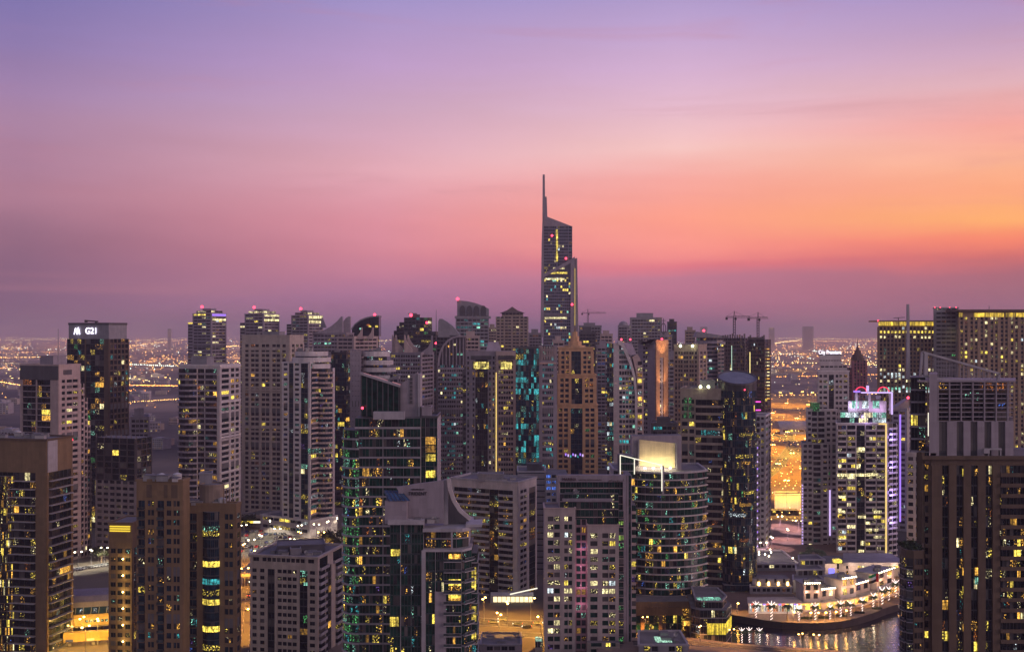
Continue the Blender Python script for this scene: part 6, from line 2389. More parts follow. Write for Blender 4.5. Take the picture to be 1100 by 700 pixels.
# curved restaurant terrace following the quay: two storeys, bulbs along its roof
T = Tower('restaurant_terrace', 'long curved white restaurant terrace strung with bulbs along the lit quay', 'building', 570, OFFWHITE, WHITE, fh=4.0, lit=0.75, pal=[('amber', 3), ('pale', 3), ('yellow', 2), ('orange/part', 1)], gl='glass_black', sp=0.25, cap=100)
low = [(862, 657), (885, 656.5), (905, 654), (925, 650.5), (945, 644.5), (966, 636.5)]
lp = [G(x, y, zq) for x, y in low]
segs = []
HT, SB = (13.0, 9.2, 13.8, 9.2, 12.6), (2.0, 4.5, 2.5, 5.0, 2.5)
for i in range(len(lp) - 1):
    a, c = lp[i], lp[i + 1]
    t = Vector((c.x - a.x, c.y - a.y)).normalized()
    n = Vector((-t.y, t.x))
    pol = [(a.x, a.y), (c.x, c.y), (c.x + n.x * 14, c.y + n.y * 14), (a.x + n.x * 14, a.y + n.y * 14)]
    T.block(pol, zq, zq + 4.6, {0: 's.5 w4x3 s.5'}, wall=OFFWHITE, lit=0.8)
    a2, c2 = Vector((a.x, a.y)) + n * SB[i] + t * 1.2, Vector((c.x, c.y)) + n * SB[i] - t * 1.2
    pol2 = [tuple(a2), tuple(c2), tuple(c2 + n * 11), tuple(a2 + n * 11)]
    T.block(pol2, zq + 4.6, zq + HT[i], {0: 's1 w2x1 s1.4 w2 s1'}, fh=4.4, sp=0.35, lit=0.4, wall=CREAM if i % 2 else OFFWHITE)
    b = MB()
    b.prism(grow(pol2, 0.8), zq + HT[i], zq + HT[i] + 0.5, GREY, GREY, True)
    T.part('terrace_roof', b)
    b = MB()
    for k in range(7):
        q = a2 + (c2 - a2) * ((k + .5) / 7) - n * 1.0
        b.ball((q.x, q.y, zq + HT[i] + 0.9), 0.36, BULB, 6, 4)
    b.bar((*(a2 - n * 1.0), zq + HT[i] + 0.6), (*(c2 - n * 1.0), zq + HT[i] + 0.6), 0.1, MATS['steel'])
    T.part('string_lights', b)
    segs.append((a, c, n))
    for k in range(2):
        q = a2 + (c2 - a2) * (0.3 + 0.4 * k) + n * (3 + 3 * k)
        b = MB()
        z_ = zq + HT[i] + 0.5
        b.box((q.x - 1.4, q.y - 1.1, z_), (q.x + 1.4, q.y + 1.1, z_ + 1.5), MATS['roof_grey'])
        b.box((q.x - 1.1, q.y - 1.15, z_ + 0.3), (q.x + 1.1, q.y - 1.1, z_ + 1.2), MATS['louvre_grey'])
        T.part('roof_unit', b)
    b = MB()
    a3, c3 = Vector((a.x, a.y)) - n * 0.8, Vector((c.x, c.y)) - n * 0.8
    b.prism([tuple(a3), tuple(c3), (c.x, c.y), (a.x, a.y)], zq + 4.2, zq + 4.5, solid('awning_cream', (0.5, 0.4, 0.3), 0.8), None, True)
    T.part('awning', b)
rr_ = T.finish()
for a, c, n in segs:
    for f in (0.2, 0.5, 0.8):
        q = a + (c - a) * f
        lamp_light(rr_, Vector((q.x - n.x * 2.8, q.y - n.y * 2.8, zq + 3.0)) - T.org, 1600, (1.0, 0.46, 0.13))
    q = a + (c - a) * 0.5
    for f in (0.25, 0.75):
        q = a + (c - a) * f
        lamp_light(rr_, Vector((q.x + n.x * 1.2, q.y + n.y * 1.2, zq + 9.4)) - T.org, 520, (1.0, 0.52, 0.30))

# retail pavilion glowing white and pink at the bend
T = Tower('shop_pavilion', 'low shop pavilion with a dazzling multicoloured front where the quay bends', 'building', 560, OFFWHITE, WHITE, fh=4.6, lit=1.0, pal=[('white', 3), ('pale', 2), ('violet', 1), ('mint', 1), ('orange', 1)], gl='glass_black', sp=0.2)
p = front(G(804, 658.5, zq).y, 804, 862, 10, 0)
T.block(p, zq, zq + 5, {0: 's.4 ' + 'w2x2 s.3 ' * 9})
b = MB()
b.prism(front(p[0][1] - 1.6, 803, 863, 12.5), zq + 5, zq + 5.5, CREAM, CREAM, True)
T.part('roof_slab', b)
b = MB()
for i in range(14):
    x = p[0][0] + 1 + i * 1.9
    b.box((x, p[0][1] - 1.75, zq + 4.5), (x + 1.3, p[0][1] - 1.65, zq + 5.2), (glow('sign_red', (1.0, 0.12, 0.08), 2.2), YEL_LIT, WHITE_LIT, VIOLET_LIT)[i % 4])
T.part('shop_sign', b)
r_ = T.finish()
for i in range(5):
    lamp_light(r_, Vector((p[0][0] + 3 + i * 5.4, p[0][1] - 3, zq + 3.6)) - T.org, 1500, (1.0, 0.66, 0.45))
# low flats above it
T = Tower('apartment_block', 'low white flats with a row of wall lanterns, behind the multicoloured shop pavilion', 'building', 585, LGREY, LGREY, fh=4.2, lit=0.12, pal=WARM, gl='glass_black', sp=0.4)
T.block(front(588, 806, 851, 14), zq, Z(631, 588), {0: 's1 w4x2 s.8 w4x2 s.8 w4x2 s.8 w4x2 s1', 1: 's1', 3: 's1'})
T.block(front(594, 808, 848, 10), Z(631, 588), Z(623, 590), {0: 's2 w1 s3 w1 s3 w1 s3 w1 s2'}, lit=0.0)
T.roofline(front(588, 806, 851, 14), Z(631, 588), 0.6)
b = MB()
for x in (815, 825.5, 836, 846):
    b.box((X(x, 592), 593.4, Z(629, 592)), (X(x, 592) + 0.9, 593.8, Z(625.5, 592)), MATS['bulb_amber'])
T.part('wall_lantern', b)
T.finish()
T = Tower('car_park_deck', 'flat pale parking deck dotted with lamps, above the low white flats', 'building', 650, LGREY, LGREY, fh=4, lit=0.1, sp=0.5)
T.block(front(645, 800, 858, 40), zq, Z(606, 645), {0: 's.5 w5x3 s.5 w5x3 s.5 w5x3 s.5', 1: 's1'})
T.roofline(front(645, 800, 858, 40), Z(606, 645), 0.8, WHITE)
b = MB()
for i in range(12):
    x, y = X(rnd.uniform(806, 855), 655), rnd.uniform(650, 680)
    b.ball((x, y, Z(606, 645) + 2.6), 0.45, BULB, 6, 4)
    b.bar((x, y, Z(606, 645)), (x, y, Z(606, 645) + 2.2), 0.12, MATS['steel'])
T.part('deck_lamp', b)
r_ = T.finish()
for i in range(3):
    lamp_light(r_, Vector((X(815 + i * 16, 660), 664, Z(606, 645) + 5)) - T.org, 2500, (1.0, 0.70, 0.62))
# mall podium with canopy
T = Tower('mall_podium', 'pale podium with a flat overhanging roof and a long warm-lit gallery below the violet-crowned hotel', 'building', 630, OFFWHITE, GREY, fh=4.5, lit=0.85, pal=[('pale', 3), ('amber', 2), ('yellow', 1)], gl='glass_black', sp=0.25)
D = 628.0
T.block(front(D, 884, 921, 22), zq, Z(605, D), {0: 's6 w1 s3 w1 s4'}, lit=0.2)
T.block(front(D + 3, 921, 972, 22), zq, Z(612, D), {0: 's5 w1 s4 w1 s4'}, lit=0.3)
T.block(front(D + 4, 921, 972, 20), Z(612, D), Z(606.5, D), {0: 'w1x14'})
b = MB()
b.prism(front(D - 2, 906, 974, 27), Z(606.5, D), Z(603, D), GREY, GREY, True)
T.part('canopy_roof', b)
b = MB()
b.box((X(896, D), D - 1, Z(604, D)), (X(904, D), D + 4, Z(601, D)), win_mat('yellow'))
T.part('roof_lantern', b)
b = MB()
b.box((X(890, D), D - 0.7, Z(617, D)), (X(896, D), D - 0.2, Z(610, D)), glow('screen_blue', (0.22, 0.2, 1.0), 1.8))
T.part('screen', b)
r_ = T.finish()
for x in (893, 915, 930, 945, 960):
    lamp_light(r_, Vector((X(x, D), D - 4, zq + 7)) - T.org, 1500, (1.0, 0.66, 0.45))
T = Tower('terrace_block', 'dark stepped terrace roof planted with shrubs between the parking deck and the curved restaurant', 'building', 600, GREY, LGREY, fh=4, lit=0.4, pal=WARM, sp=0.4)
for k in range(3):
    q = front(592 + k * 12, 852 + k * 3, 886, 13, 4)
    T.block(q, zq, zq + 6 + k * 3.0, {0: 's.5 w6x5 s.5'})
    T.roofline(q, zq + 6 + k * 3.0, 0.6, LGREY)
r_ = T.finish()
lamp_light(r_, Vector((X(868, 590), 589, zq + 6)) - T.org, 1500, WRM)

# ------------------------------------------------------------------ palms
LEAF = solid('palm_leaf', (0.06, 0.085, 0.03), 0.7, 0.25, 0.9)
BARK = solid('palm_bark', (0.17, 0.12, 0.08), 0.9)
BARK_LIT = glow('lamp_wrap', (1.0, 0.80, 0.74), 2.3)


def make_palm(lit_):
    r = empty('palm_tree', (0, 0, 0), 'palm', 'palm tree', 'palms along the quay')
    b = MB()
    for i in range(6):
        b.bar((0.1 * i * .3, 0, i * 1.1), (0.1 * (i + 1) * .3, 0, (i + 1) * 1.1 + 0.05), 0.55 - i * 0.035, BARK, 0.50 - i * 0.035, 8)
    b.build('trunk', r)
    if lit_:
        b = MB()
        for i in range(22):
            a0, a1 = i * 1.3, (i + 1) * 1.3
            b.bar((math.cos(a0) * 0.36 + .1, math.sin(a0) * 0.36, 0.3 + i * 0.28), (math.cos(a1) * 0.36 + .1, math.sin(a1) * 0.36, 0.3 + (i + 1) * 0.28), 0.22, BARK_LIT)
        for k in range(4):
            a = k * 1.57 + .5
            b.bar((0.2, 0, 6.4), (0.2 + math.cos(a) * 1.6, math.sin(a) * 1.6, 8.2), 0.2, BARK_LIT)
        b.build('light_chain', r)
    b = MB()
    rr = random.Random(3)
    for k in range(15):
        a = 2 * math.pi * k / 15 + rr.uniform(-.15, .15)
        rise = rr.uniform(0.2, 1.5)
        L_ = rr.uniform(2.4, 3.2)
        pts = []
        for i in range(6):
            f = i / 5
            pts.append(Vector((0.2 + math.cos(a) * L_ * f, math.sin(a) * L_ * f, 6.5 + rise * 1.6 * f - (1.6 + rise) * f * f)))
        sd = Vector((-math.sin(a), math.cos(a), 0))
        for i in range(5):
            w0, w1 = 0.1 + 0.55 * math.sin(math.pi * min(1, (i + .3) / 5)), 0.1 + 0.55 * math.sin(math.pi * min(1, (i + 1.3) / 5.4))
            for s in (-1, 1):
                b.quad(tuple(pts[i]), tuple(pts[i + 1]), tuple(pts[i + 1] + sd * s * w1 - Vector((0, 0, .35 * w1))), tuple(pts[i] + sd * s * w0 - Vector((0, 0, .35 * w0))), LEAF)
    b.build('crown', r)
    kids_of(r)
    return r


lit_palm, plain_palm = make_palm(True), make_palm(False)
spots = [(812, 663, 1), (829, 666, 1), (846, 666.5, 0), (858, 667, 1), (876, 666, 1), (892, 665, 1), (903, 663.5, 1), (914, 661, 1), (926, 658, 1), (938, 653.5, 1), (948, 649, 1), (955, 645, 1), (962, 641, 1)]
used = {True: False, False: False}
for i, (x, y, l_) in enumerate(spots):
    pr = lit_palm if l_ else plain_palm
    o = pr if not used[bool(l_)] else copy_tree(pr)
    used[bool(l_)] = True
    o.location = G(x, y, zq)
    s = rnd.uniform(0.85, 1.15)
    o.scale = (s, s, s)
    o.rotation_euler.z = rnd.uniform(0, 6)
    o['label'] = 'palm wrapped in white lights standing along the far quay edge' if l_ else 'unlit palm between wrapped ones at the multicoloured shop pavilion'
    if not l_:
        del o['group']
# two palms on the near bank and a clump of unlit ones by the parking deck
for x, y in ((805, 689.5), (816, 690), (797, 690)):
    o = copy_tree(lit_palm)
    o.location = G(x, y, zq)
    o.scale = (0.8, 0.8, 0.8)
    o['label'] = 'small palm wrapped in white lights on the near bank of the canal'
    o['group'] = 'palms on the near bank'
for i in range(14):
    o = copy_tree(plain_palm)
    x, y = rnd.uniform(858, 886), rnd.uniform(598, 606)
    d = 655 + i * 2
    o.location = (X(x, d), d, zq)
    o.scale = (rnd.uniform(.8, 1.1),) * 3
    o.rotation_euler.z = rnd.uniform(0, 6)
    o['label'] = 'unlit palm in the dark clump at the foot of the stepped white hotel'
    o['group'] = 'palms by the hotel'

# broad-leaved trees
LEAF2 = solid('tree_leaf', (0.05, 0.06, 0.025), 0.8, 0.3, 0.8)


def make_tree(seed):
    r = empty('street_tree', (0, 0, 0), 'tree', 'tree', 'street trees')
    rr = random.Random(seed)
    b = MB()
    b.bar((0, 0, 0), (0.1, 0, 2.6), 0.5, BARK, 0.32, 7)
    limbs = []
    for k in range(5):
        a = k * 1.26 + rr.uniform(-.3, .3)
        e_ = Vector((math.cos(a) * rr.uniform(1, 1.8), math.sin(a) * rr.uniform(1, 1.8), rr.uniform(4, 5.6)))
        b.bar((0.1, 0, 2.5), e_, 0.24, BARK, 0.08, 5)
        limbs.append(e_)
    b.build('trunk', r)
    b = MB()
    for k in range(330):
        c = rr.choice(limbs) + Vector((rr.gauss(0, .9), rr.gauss(0, .9), rr.gauss(0.3, .7)))
        v = Vector((rr.gauss(0, 1), rr.gauss(0, 1), rr.gauss(0, 1))).normalized()
        w = v.cross(Vector((0.2, 0.9, 0.4))).normalized()
        s = rr.uniform(0.22, 0.42)
        b.quad(tuple(c - v * s - w * s * .6), tuple(c + v * s - w * s * .6), tuple(c + v * s + w * s * .6), tuple(c - v * s + w * s * .6), LEAF2)
    b.build('crown', r)
    kids_of(r)
    return r


trees = [make_tree(s) for s in (1, 2)]
tl = [(347 + 2.2 * i, 583 + (i * 37 % 9), 0) for i in range(10)] + [(258 + i * 2.0, 566 + (i * 5 % 4), 1) for i in range(7)] + [(103 + i * 3, 600 + (i % 3) * 2, 2) for i in range(5)] + [(842 + i * 4, 541 + (i * 7 % 6), 3) for i in range(7)]
first = [True, True]
for i, (x, y, g) in enumerate(tl):
    k = i % 2
    o = trees[k] if first[k] else copy_tree(trees[k])
    first[k] = False
    o.location = G(x, y)
    s = rnd.uniform(0.9, 1.5)
    o.scale = (s, s, s)
    o.rotation_euler.z = rnd.uniform(0, 6)
    o['label'] = ('bushy tree in the brown-lit clump beside the white podium wall', 'bushy tree under the neon-lit canopy of the beige podium', 'dark tree behind the elevated station near the slim lamp-lined block', 'tree on the orange-lit road island past the violet-edged tower')[g]
    o['group'] = ('trees by the podium', 'trees by the neon canopy', 'trees behind the station', 'trees on the road island')[g]

# ------------------------------------------------------------------ roads, lots and street lamps
road([G(x, y)[:2] for x, y in ((480, 664), (540, 669), (600, 671), (680, 668))], 13.0, 0.02, 3)
road([G(x, y)[:2] for x, y in ((500, 683), (560, 681), (600, 684), (640, 690))], 9.0, 0.05, 2)
road([G(x, y)[:2] for x, y in ((262, 700), (268, 640), (272, 610), (285, 594), (320, 586), (400, 580))], 11.0, 0.02, 3)
road([G(x, y)[:2] for x, y in ((70, 612), (120, 606), (200, 596), (258, 592))], 10.0, 0.05, 2)
road([G(x, y)[:2] for x, y in ((800, 596), (826, 586), (846, 576), (858, 566), (900, 550))], 12.0, 0.05, 3)
road([G(x, y)[:2] for x, y in ((812, 520), (836, 500), (850, 480), (846, 462), (826, 452))], 13.0, 0.02, 3)
road([G(x, y)[:2] for x, y in ((812, 488), (840, 492), (872, 486), (910, 470))], 13.0, 0.06, 3)
road([G(x, y)[:2] for x, y in ((790, 444), (830, 440), (880, 441), (940, 438))], 26.0, 0.02, 5)
road([G(x, y)[:2] for x, y in ((790, 456), (840, 470), (868, 492), (875, 520), (868, 548))], 11.0, 0.10, 3)
road([G(x, y)[:2] for x, y in ((560, 492), (610, 494), (650, 492), (700, 488))], 16.0, 0.02, 3)
lot = [G(x, y) for x, y in ((256, 600), (318, 597), (322, 572), (258, 570))]
b = MB()
b.add([(v.x, v.y, 0.09) for v in lot], [(0, 1, 2, 3)], solid('lot_asphalt', (0.16, 0.145, 0.12), 0.9, 0.2, 0.4, streak=False))
tag(b.build('parking_lot'), kind='structure')
# sandy ground around the interchange
b = MB()
sp_ = [G(x, y) for x, y in ((800, 562), (872, 562), (930, 470), (1010, 428), (760, 428), (790, 470))]
b.add([(v.x, v.y, 0.012) for v in sp_], [tuple(range(len(sp_)))], solid('bare_sand', (0.34, 0.20, 0.085), 0.95, 0.3, 0.03, streak=False))
tag(b.build('sand_ground'), kind='structure')


def make_lamp(h, heads, mat):
    r = empty('street_lamp', (0, 0, 0), 'lamp', 'street lamp')
    b = MB()
    b.bar((0, 0, 0), (0, 0, h), 0.34, MATS['steel'], 0.18, 8)
    b.build('pole', r)
    for k in range(heads):
        a = 2 * math.pi * k / heads
        b = MB()
        b.bar((0, 0, h - 0.1), (math.cos(a) * 1.6, math.sin(a) * 1.6, h + 0.35), 0.14, MATS['steel'])
        b.build('arm', r)
        b = MB()
        b.ball((math.cos(a) * 1.9, math.sin(a) * 1.9, h + 0.25), 0.55, mat, 8, 5, 0.6)
        b.build('lamp_head', r)
    kids_of(r)
    return r


LAMPK = {'amber': make_lamp(11, 2, BULB_A), 'mast': make_lamp(26, 4, BULB_A), 'white': make_lamp(10, 2, BULB), 'quay': make_lamp(5, 1, glow('bulb_quay', (1.0, 0.48, 0.08), 90.0))}
lused = set()


def lamp(px, py, kind, energy, label, group, z=0.0, col=None):
    o = LAMPK[kind] if kind not in lused else copy_tree(LAMPK[kind])
    lused.add(kind)
    o.location = G(px, py, z)
    o.rotation_euler.z = rnd.uniform(0, 3)
    o['label'] = label
    o['group'] = group
    h = {'amber': 11, 'mast': 26, 'white': 10, 'quay': 5}[kind]
    if energy:      # a shaded luminaire: the light goes down to the street
        ld = bpy.data.lights.new('lamp_light', 'SPOT')
        ld.energy = energy * 2.2
        ld.color = col or (AMB if kind != 'white' else (1.0, 0.86, 0.62))
        ld.shadow_soft_size = 0.6
        ld.spot_size = math.radians(138)
        ld.spot_blend = 0.5
        lo = bpy.data.objects.new('lamp_light', ld)
        COL.objects.link(lo)
        lo.parent = o
        lo.location = (0, 0, h - 0.9)
    return o


for x, y in ((826, 434), (838, 436), (850, 437), (862, 435), (873, 436), (818, 447), (845, 450), (868, 452), (830, 463), (856, 470), (822, 482), (846, 488), (866, 497), (830, 505), (851, 516), (836, 530), (862, 536), (845, 552), (880, 470), (800, 470), (905, 452), (790, 446)):
    d = G(x, y).y
    lamp(x, y, 'mast', 260000 * (d / 1000) ** 1.25, 'tall amber lamp mast on the orange-lit interchange', 'masts on the interchange', col=(1.0, 0.50, 0.05))
for x, y in ((520, 667), (545, 672), (570, 667), (592, 675), (536, 685), (582, 688)):
    lamp(x, y, 'amber', 150000, 'amber street lamp on the curving road below the banded hotel slab', 'lamps on the curving road', col=(1.0, 0.46, 0.06))
for x, y in ((262, 680), (274, 655), (263, 632), (276, 612), (262, 604)):
    lamp(x, y, 'amber', 260000, 'amber street lamp on the narrow road beside the low pale block', 'lamps beside the low block', col=(1.0, 0.40, 0.05))
for x, y in ((322, 590), (345, 590)):
    lamp(x, y, 'amber', 40000, 'amber street lamp on the ramp beside the white podium', 'lamps on the ramp')
lamp(364, 622, 'amber', 5000, 'lone amber street lamp rising beside the low pale block and the green glass tower', 'lone lamp')
for x, y in ((262, 580), (280, 592), (298, 584), (314, 596), (270, 597), (290, 575)):
    lamp(x, y, 'white', 24000, 'floodlight on a pole in the crowded car park', 'floodlights in the car park')
for x, y in ((340, 579), (352, 576), (362, 572), (322, 580.5)):
    lamp(x, y, 'white', 5000, 'white lamp in front of the glaring podium wall', 'lamps at the podium wall')
for x, y in ((84, 611), (98, 609), (112, 606)):
    lamp(x, y, 'white', 26000, 'white lamp on the car-lined street behind the elevated station', 'lamps behind the station')
for x, y in ((602, 499), (625, 500), (645, 499), (660, 500), (585, 500), (570, 497)):
    lamp(x, y, 'amber', 60000, 'amber lamp on the far street seen between the stepped beige tower and the stone-winged tower', 'lamps on the far street')
for x, y in ((829, 594), (846, 585), (858, 575), (838, 570), (820, 600)):
    lamp(x, y, 'white', 90000, 'street lamp at the crossing below the violet-edged white tower', 'lamps at the crossing', col=(1.0, 0.55, 0.62))
for x, y in ((792, 659), (852, 669), (870, 669.5), (878, 669.5), (886, 669.3), (897, 668.5), (908, 667)):
    o = lamp(x, y - 1.0, 'quay', 2600, 'amber lamp on the paved quay edge above the water', 'lamps on the quay edge', zq)
    o.rotation_euler.z = -1.57
for x, y in ((693, 678), (752, 688.5), (786, 692), (860, 692 + 5), (877, 698)):
    o = lamp(x, y, 'amber', 16000, 'amber lamp on the near bank road', 'lamps on the near bank', zq, (1.0, 0.40, 0.10))
    o.scale = (0.6, 0.6, 0.6)
for x, y in ((88, 690), (105, 692), (112, 676), (92, 700)):
    o = lamp(x, y, 'amber', 12000, 'amber lamp over the yellow viaduct of the elevated station', 'lamps over the viaduct', 0, (1.0, 0.56, 0.10))

# ------------------------------------------------------------------ cars
PAINTS = [('white', (0.6, 0.6, 0.6)), ('black', (0.02, 0.02, 0.022)), ('silver', (0.35, 0.36, 0.37)), ('red', (0.35, 0.03, 0.03)), ('blue', (0.05, 0.08, 0.22))]
HEADL = glow('headlight', (1.0, 0.95, 0.8), 12.0)
TAILL = glow('taillight', (1.0, 0.06, 0.03), 6.0)
HEADO = solid('headlight_off', (0.5, 0.5, 0.5), 0.2)
TAILO = solid('taillight_off', (0.25, 0.02, 0.02), 0.3)
TYRE = solid('tyre', (0.02, 0.02, 0.02), 0.9)


def make_car(nm, col, on):
    r = empty('parked_car' if not on else 'car', (0, 0, 0), nm + ' car', 'car')
    m = solid('car_' + nm, col, 0.25, 0.03)
    b = MB()
    prof = [(-2.2, 0.35), (2.2, 0.35), (2.25, 0.75), (1.2, 0.95), (0.6, 1.42), (-1.2, 1.45), (-1.95, 1.0), (-2.25, 0.9)]
    vs = [(x, -0.88, z) for x, z in prof] + [(x, 0.88, z) for x, z in prof]
    n = len(prof)
    b.add(vs, [tuple(range(n)), tuple(reversed(range(n, 2 * n)))] + [((i + 1) % n, i, n + i, n + (i + 1) % n) for i in range(n)], m)
    b.build('body', r)
    b = MB()
    for s in (-1, 1):
        q = [(1.0, s * 0.89, 1.0), (0.55, s * 0.89, 1.36), (-1.15, s * 0.89, 1.38), (-1.75, s * 0.89, 1.02)]
        b.add(q, [(0, 1, 2, 3)] if s > 0 else [(3, 2, 1, 0)], MATS['glass_black'])
    b.quad((1.17, -0.75, 0.99), (1.17, 0.75, 0.99), (0.66, 0.75, 1.4), (0.66, -0.75, 1.4), MATS['glass_black'])
    b.quad((-1.92, 0.75, 1.04), (-1.92, -0.75, 1.04), (-1.27, -0.75, 1.44), (-1.27, 0.75, 1.44), MATS['glass_black'])
    b.build('window', r)
    for sx in (-1.35, 1.4):
        for sy in (-0.8, 0.8):
            b = MB()
            b.bar((sx, sy - 0.11, 0.33), (sx, sy + 0.11, 0.33), 0.66, TYRE, 0.66, 12)
            b.build('wheel', r)
    for sy in (-0.6, 0.6):
        b = MB()
        b.box((2.2, sy - 0.22, 0.6), (2.29, sy + 0.22, 0.78), HEADL if on else HEADO)
        b.build('headlight', r)
        b = MB()
        b.box((-2.3, sy - 0.22, 0.72), (-2.2, sy + 0.22, 0.88), TAILL if on else TAILO)
        b.build('taillight', r)
    kids_of(r)
    return r


cars = [make_car(nm, c, False) for nm, c in PAINTS]
cused = set()


def park(k, x, y, z, rz, label, group):
    o = cars[k] if k not in cused else copy_tree(cars[k])
    cused.add(k)
    o.location = (x, y, z)
    o.rotation_euler.z = rz
    o['label'] = label
    o['group'] = group


o_, ex, ey = lot[0], (lot[1] - lot[0]), (lot[3] - lot[0])
for row in range(7):
    nmax = int(ex.length / 3.0)
    for c in range(nmax):
        if rnd.random() < 0.35:
            continue
        q = o_ + ex * ((c + .5) / nmax) + ey * ((row + .5) / 7)
        k = rnd.choice((0, 0, 1, 1, 2, 2, 3, 4))
        park(k, q.x, q.y, 0.10, math.radians(90 + rnd.uniform(-4, 4)), PAINTS[k][0] + ' car parked in the floodlit car park', PAINTS[k][0] + ' cars in the car park')
for i in range(12):
    q = G(80 + i * 3.4, 612.5 - i * 0.55)
    k = rnd.choice((0, 1, 2, 2))
    park(k, q.x, q.y, 0.07, rnd.uniform(-.2, .2), PAINTS[k][0] + ' car parked on the street behind the elevated station', PAINTS[k][0] + ' cars behind the station')
mov = make_car('dark', (0.05, 0.05, 0.055), True)
spots = [(530, 669, 0, 'curving road below the banded hotel slab'), (556, 671, 3.1, 'curving road below the banded hotel slab'), (578, 670, 0, 'curving road below the banded hotel slab'),
         (266, 655, 1.57, 'road beside the low pale block'), (270, 625, -1.57, 'road beside the low pale block'), (268, 640, 1.57, 'road beside the low pale block'),
         (832, 584, 0.6, 'crossing below the violet-edged tower'), (842, 577, 3.7, 'crossing below the violet-edged tower'), (836, 588, 0.6, 'crossing below the violet-edged tower'), (828, 583, 3.7, 'crossing below the violet-edged tower'), (846, 581, 3.7, 'crossing below the violet-edged tower'), (818, 594, 0.6, 'crossing below the violet-edged tower'), (540, 666, 3.1, 'curving road below the banded hotel slab'), (566, 674, 3.1, 'curving road below the banded hotel slab'), (850, 572, 0.6, 'crossing below the violet-edged tower'), (824, 590, 3.7, 'crossing below the violet-edged tower'),
         (838, 472, 2.3, 'orange-lit interchange'), (848, 484, 5.4, 'orange-lit interchange'), (830, 442, 0, 'orange-lit interchange'), (860, 441, 3.14, 'orange-lit interchange'), (845, 500, 2.2, 'orange-lit interchange'), (862, 480, 0.3, 'orange-lit interchange')]
for i, (x, y, rz, wh) in enumerate(spots):
    o = mov if i == 0 else copy_tree(mov)
    q = G(x, y)
    o.location = (q.x, q.y, 0.12)
    o.rotation_euler.z = rz
    o['label'] = 'dark car with lights on driving on the ' + wh
    o['group'] = 'cars on the ' + wh

# domed hall on the interchange
T = Tower('domed_hall', 'low white vaulted hall in the middle of the orange-lit interchange', 'building', 1560, WHITE, WHITE, fh=5, lit=0.5, pal=PALE, sp=0.5)
p = front(1555, 838, 878, 34)
T.block(p, 0, 6, {0: 's.5 w6x6 s.5'})
b = MB()
w0, w1 = p[0][0] - 1, p[1][0] + 1
prev = None
arc_ = [(1555 + 17 - 19 * math.cos(math.pi * i / 12), 6 + 11 * math.sin(math.pi * i / 12)) for i in range(13)]
for i in range(12):
    b.quad((w0, *arc_[i]), (w1, *arc_[i]), (w1, *arc_[i + 1]), (w0, *arc_[i + 1]), LGREY)
b.add([(w0, *q) for q in arc_], [tuple(range(13))], LGREY)
b.add([(w1, *q) for q in arc_], [tuple(reversed(range(13)))], LGREY)
T.part('vault_roof', b)
T.finish()
# billboard block at the crossing
T = Tower('low_building', 'low block with a blank pinkish-white lit wall above the crossing, beside the violet-edged tower', 'building', 868, OFFWHITE, WHITE, fh=4, lit=0.2, sp=0.5)
T.block(front(868, 832, 862, 14), 0, Z(531, 868), {0: 's1'}, wall=OFFWHITE)
T.roofline(front(868, 832, 862, 14), Z(531, 868), 0.7)
T.finish()
T = Tower('low_building', 'low brown block with a red sign, in front of the blank pinkish-white lit wall', 'building', 845, DKBROWN, DKBROWN, fh=4, lit=0.2, sp=0.5)
T.block(front(845, 828, 858, 10), 0, Z(548, 845), {0: 's.4 w2x2 s.4 w2x2 s.4 w2x2 s.4'}, wall=DKBROWN)
b = MB()
b.box((X(833, 844), 843.5, Z(569, 844)), (X(837, 844), 844.5, Z(565, 844)), glow('sign_red', (1, .12, .08), 2.2))
T.part('shop_sign', b)
r_ = T.finish()
for x in (838, 852):
    lamp_light(r_, Vector((X(x, 862), 860, 9)) - T.org, 3000, (1.0, 0.62, 0.55))

# flag on its pole
q = G(944, 652, zq)
r = empty('flag_pole', q, 'flagpole flying a red, green, white and black flag before the curved restaurant terrace', 'flagpole')
b = MB()
b.bar((0, 0, 0), (0, 0, 18.0), 0.35, WHITE, 0.2, 8)
b.build('pole', r)
b = MB()
n = 12
cols = [solid('flag_green', (0.0, 0.22, 0.08), 0.8), solid('flag_white', (0.7, 0.7, 0.7), 0.8), solid('flag_black', (0.01, 0.01, 0.01), 0.8)]
fr = solid('flag_red', (0.6, 0.02, 0.03), 0.8)
hh, ww = 4.2, 5.0
wave = lambda u: (-u * ww, 0.5 * math.sin(u * 7), -u * u * 1.2)
for i in range(n):
    u0, u1 = i / n, (i + 1) / n
    a0, a1 = wave(u0), wave(u1)
    if u1 <= 0.27:
        bands = [(0, 1, fr)]
    else:
        bands = [(0, 1 / 3, cols[2]), (1 / 3, 2 / 3, cols[1]), (2 / 3, 1, cols[0])]
    for v0, v1, m in bands:
        f_, k_ = [], []
        b.add([(a0[0], a0[1], 12.8 + hh * v0 + a0[2]), (a0[0], a0[1], 12.8 + hh * v1 + a0[2]), (a1[0], a1[1], 12.8 + hh * v1 + a1[2]), (a1[0], a1[1], 12.8 + hh * v0 + a1[2])], [(0, 1, 2, 3)], m)
b.build('flag_cloth', r)
lamp_light(r, (-4, -5, 5), 1500, WRM)

# ------------------------------------------------------------------ elevated station, low-left
GOLD = solid('gold_panel', (0.50, 0.32, 0.10), 0.45, 0.12)
SHELL = solid('shell_roof', (0.26, 0.23, 0.24), 0.55, 0.12)
o_ = G(72, 668, 8.0)
r = empty('elevated_station', (o_.x, o_.y, 0), 'elevated rail station with a smooth grey shell roof and gold-ribbed flank above a yellow viaduct', 'station')
r.rotation_euler.z = math.radians(14)
Ls = 46.0


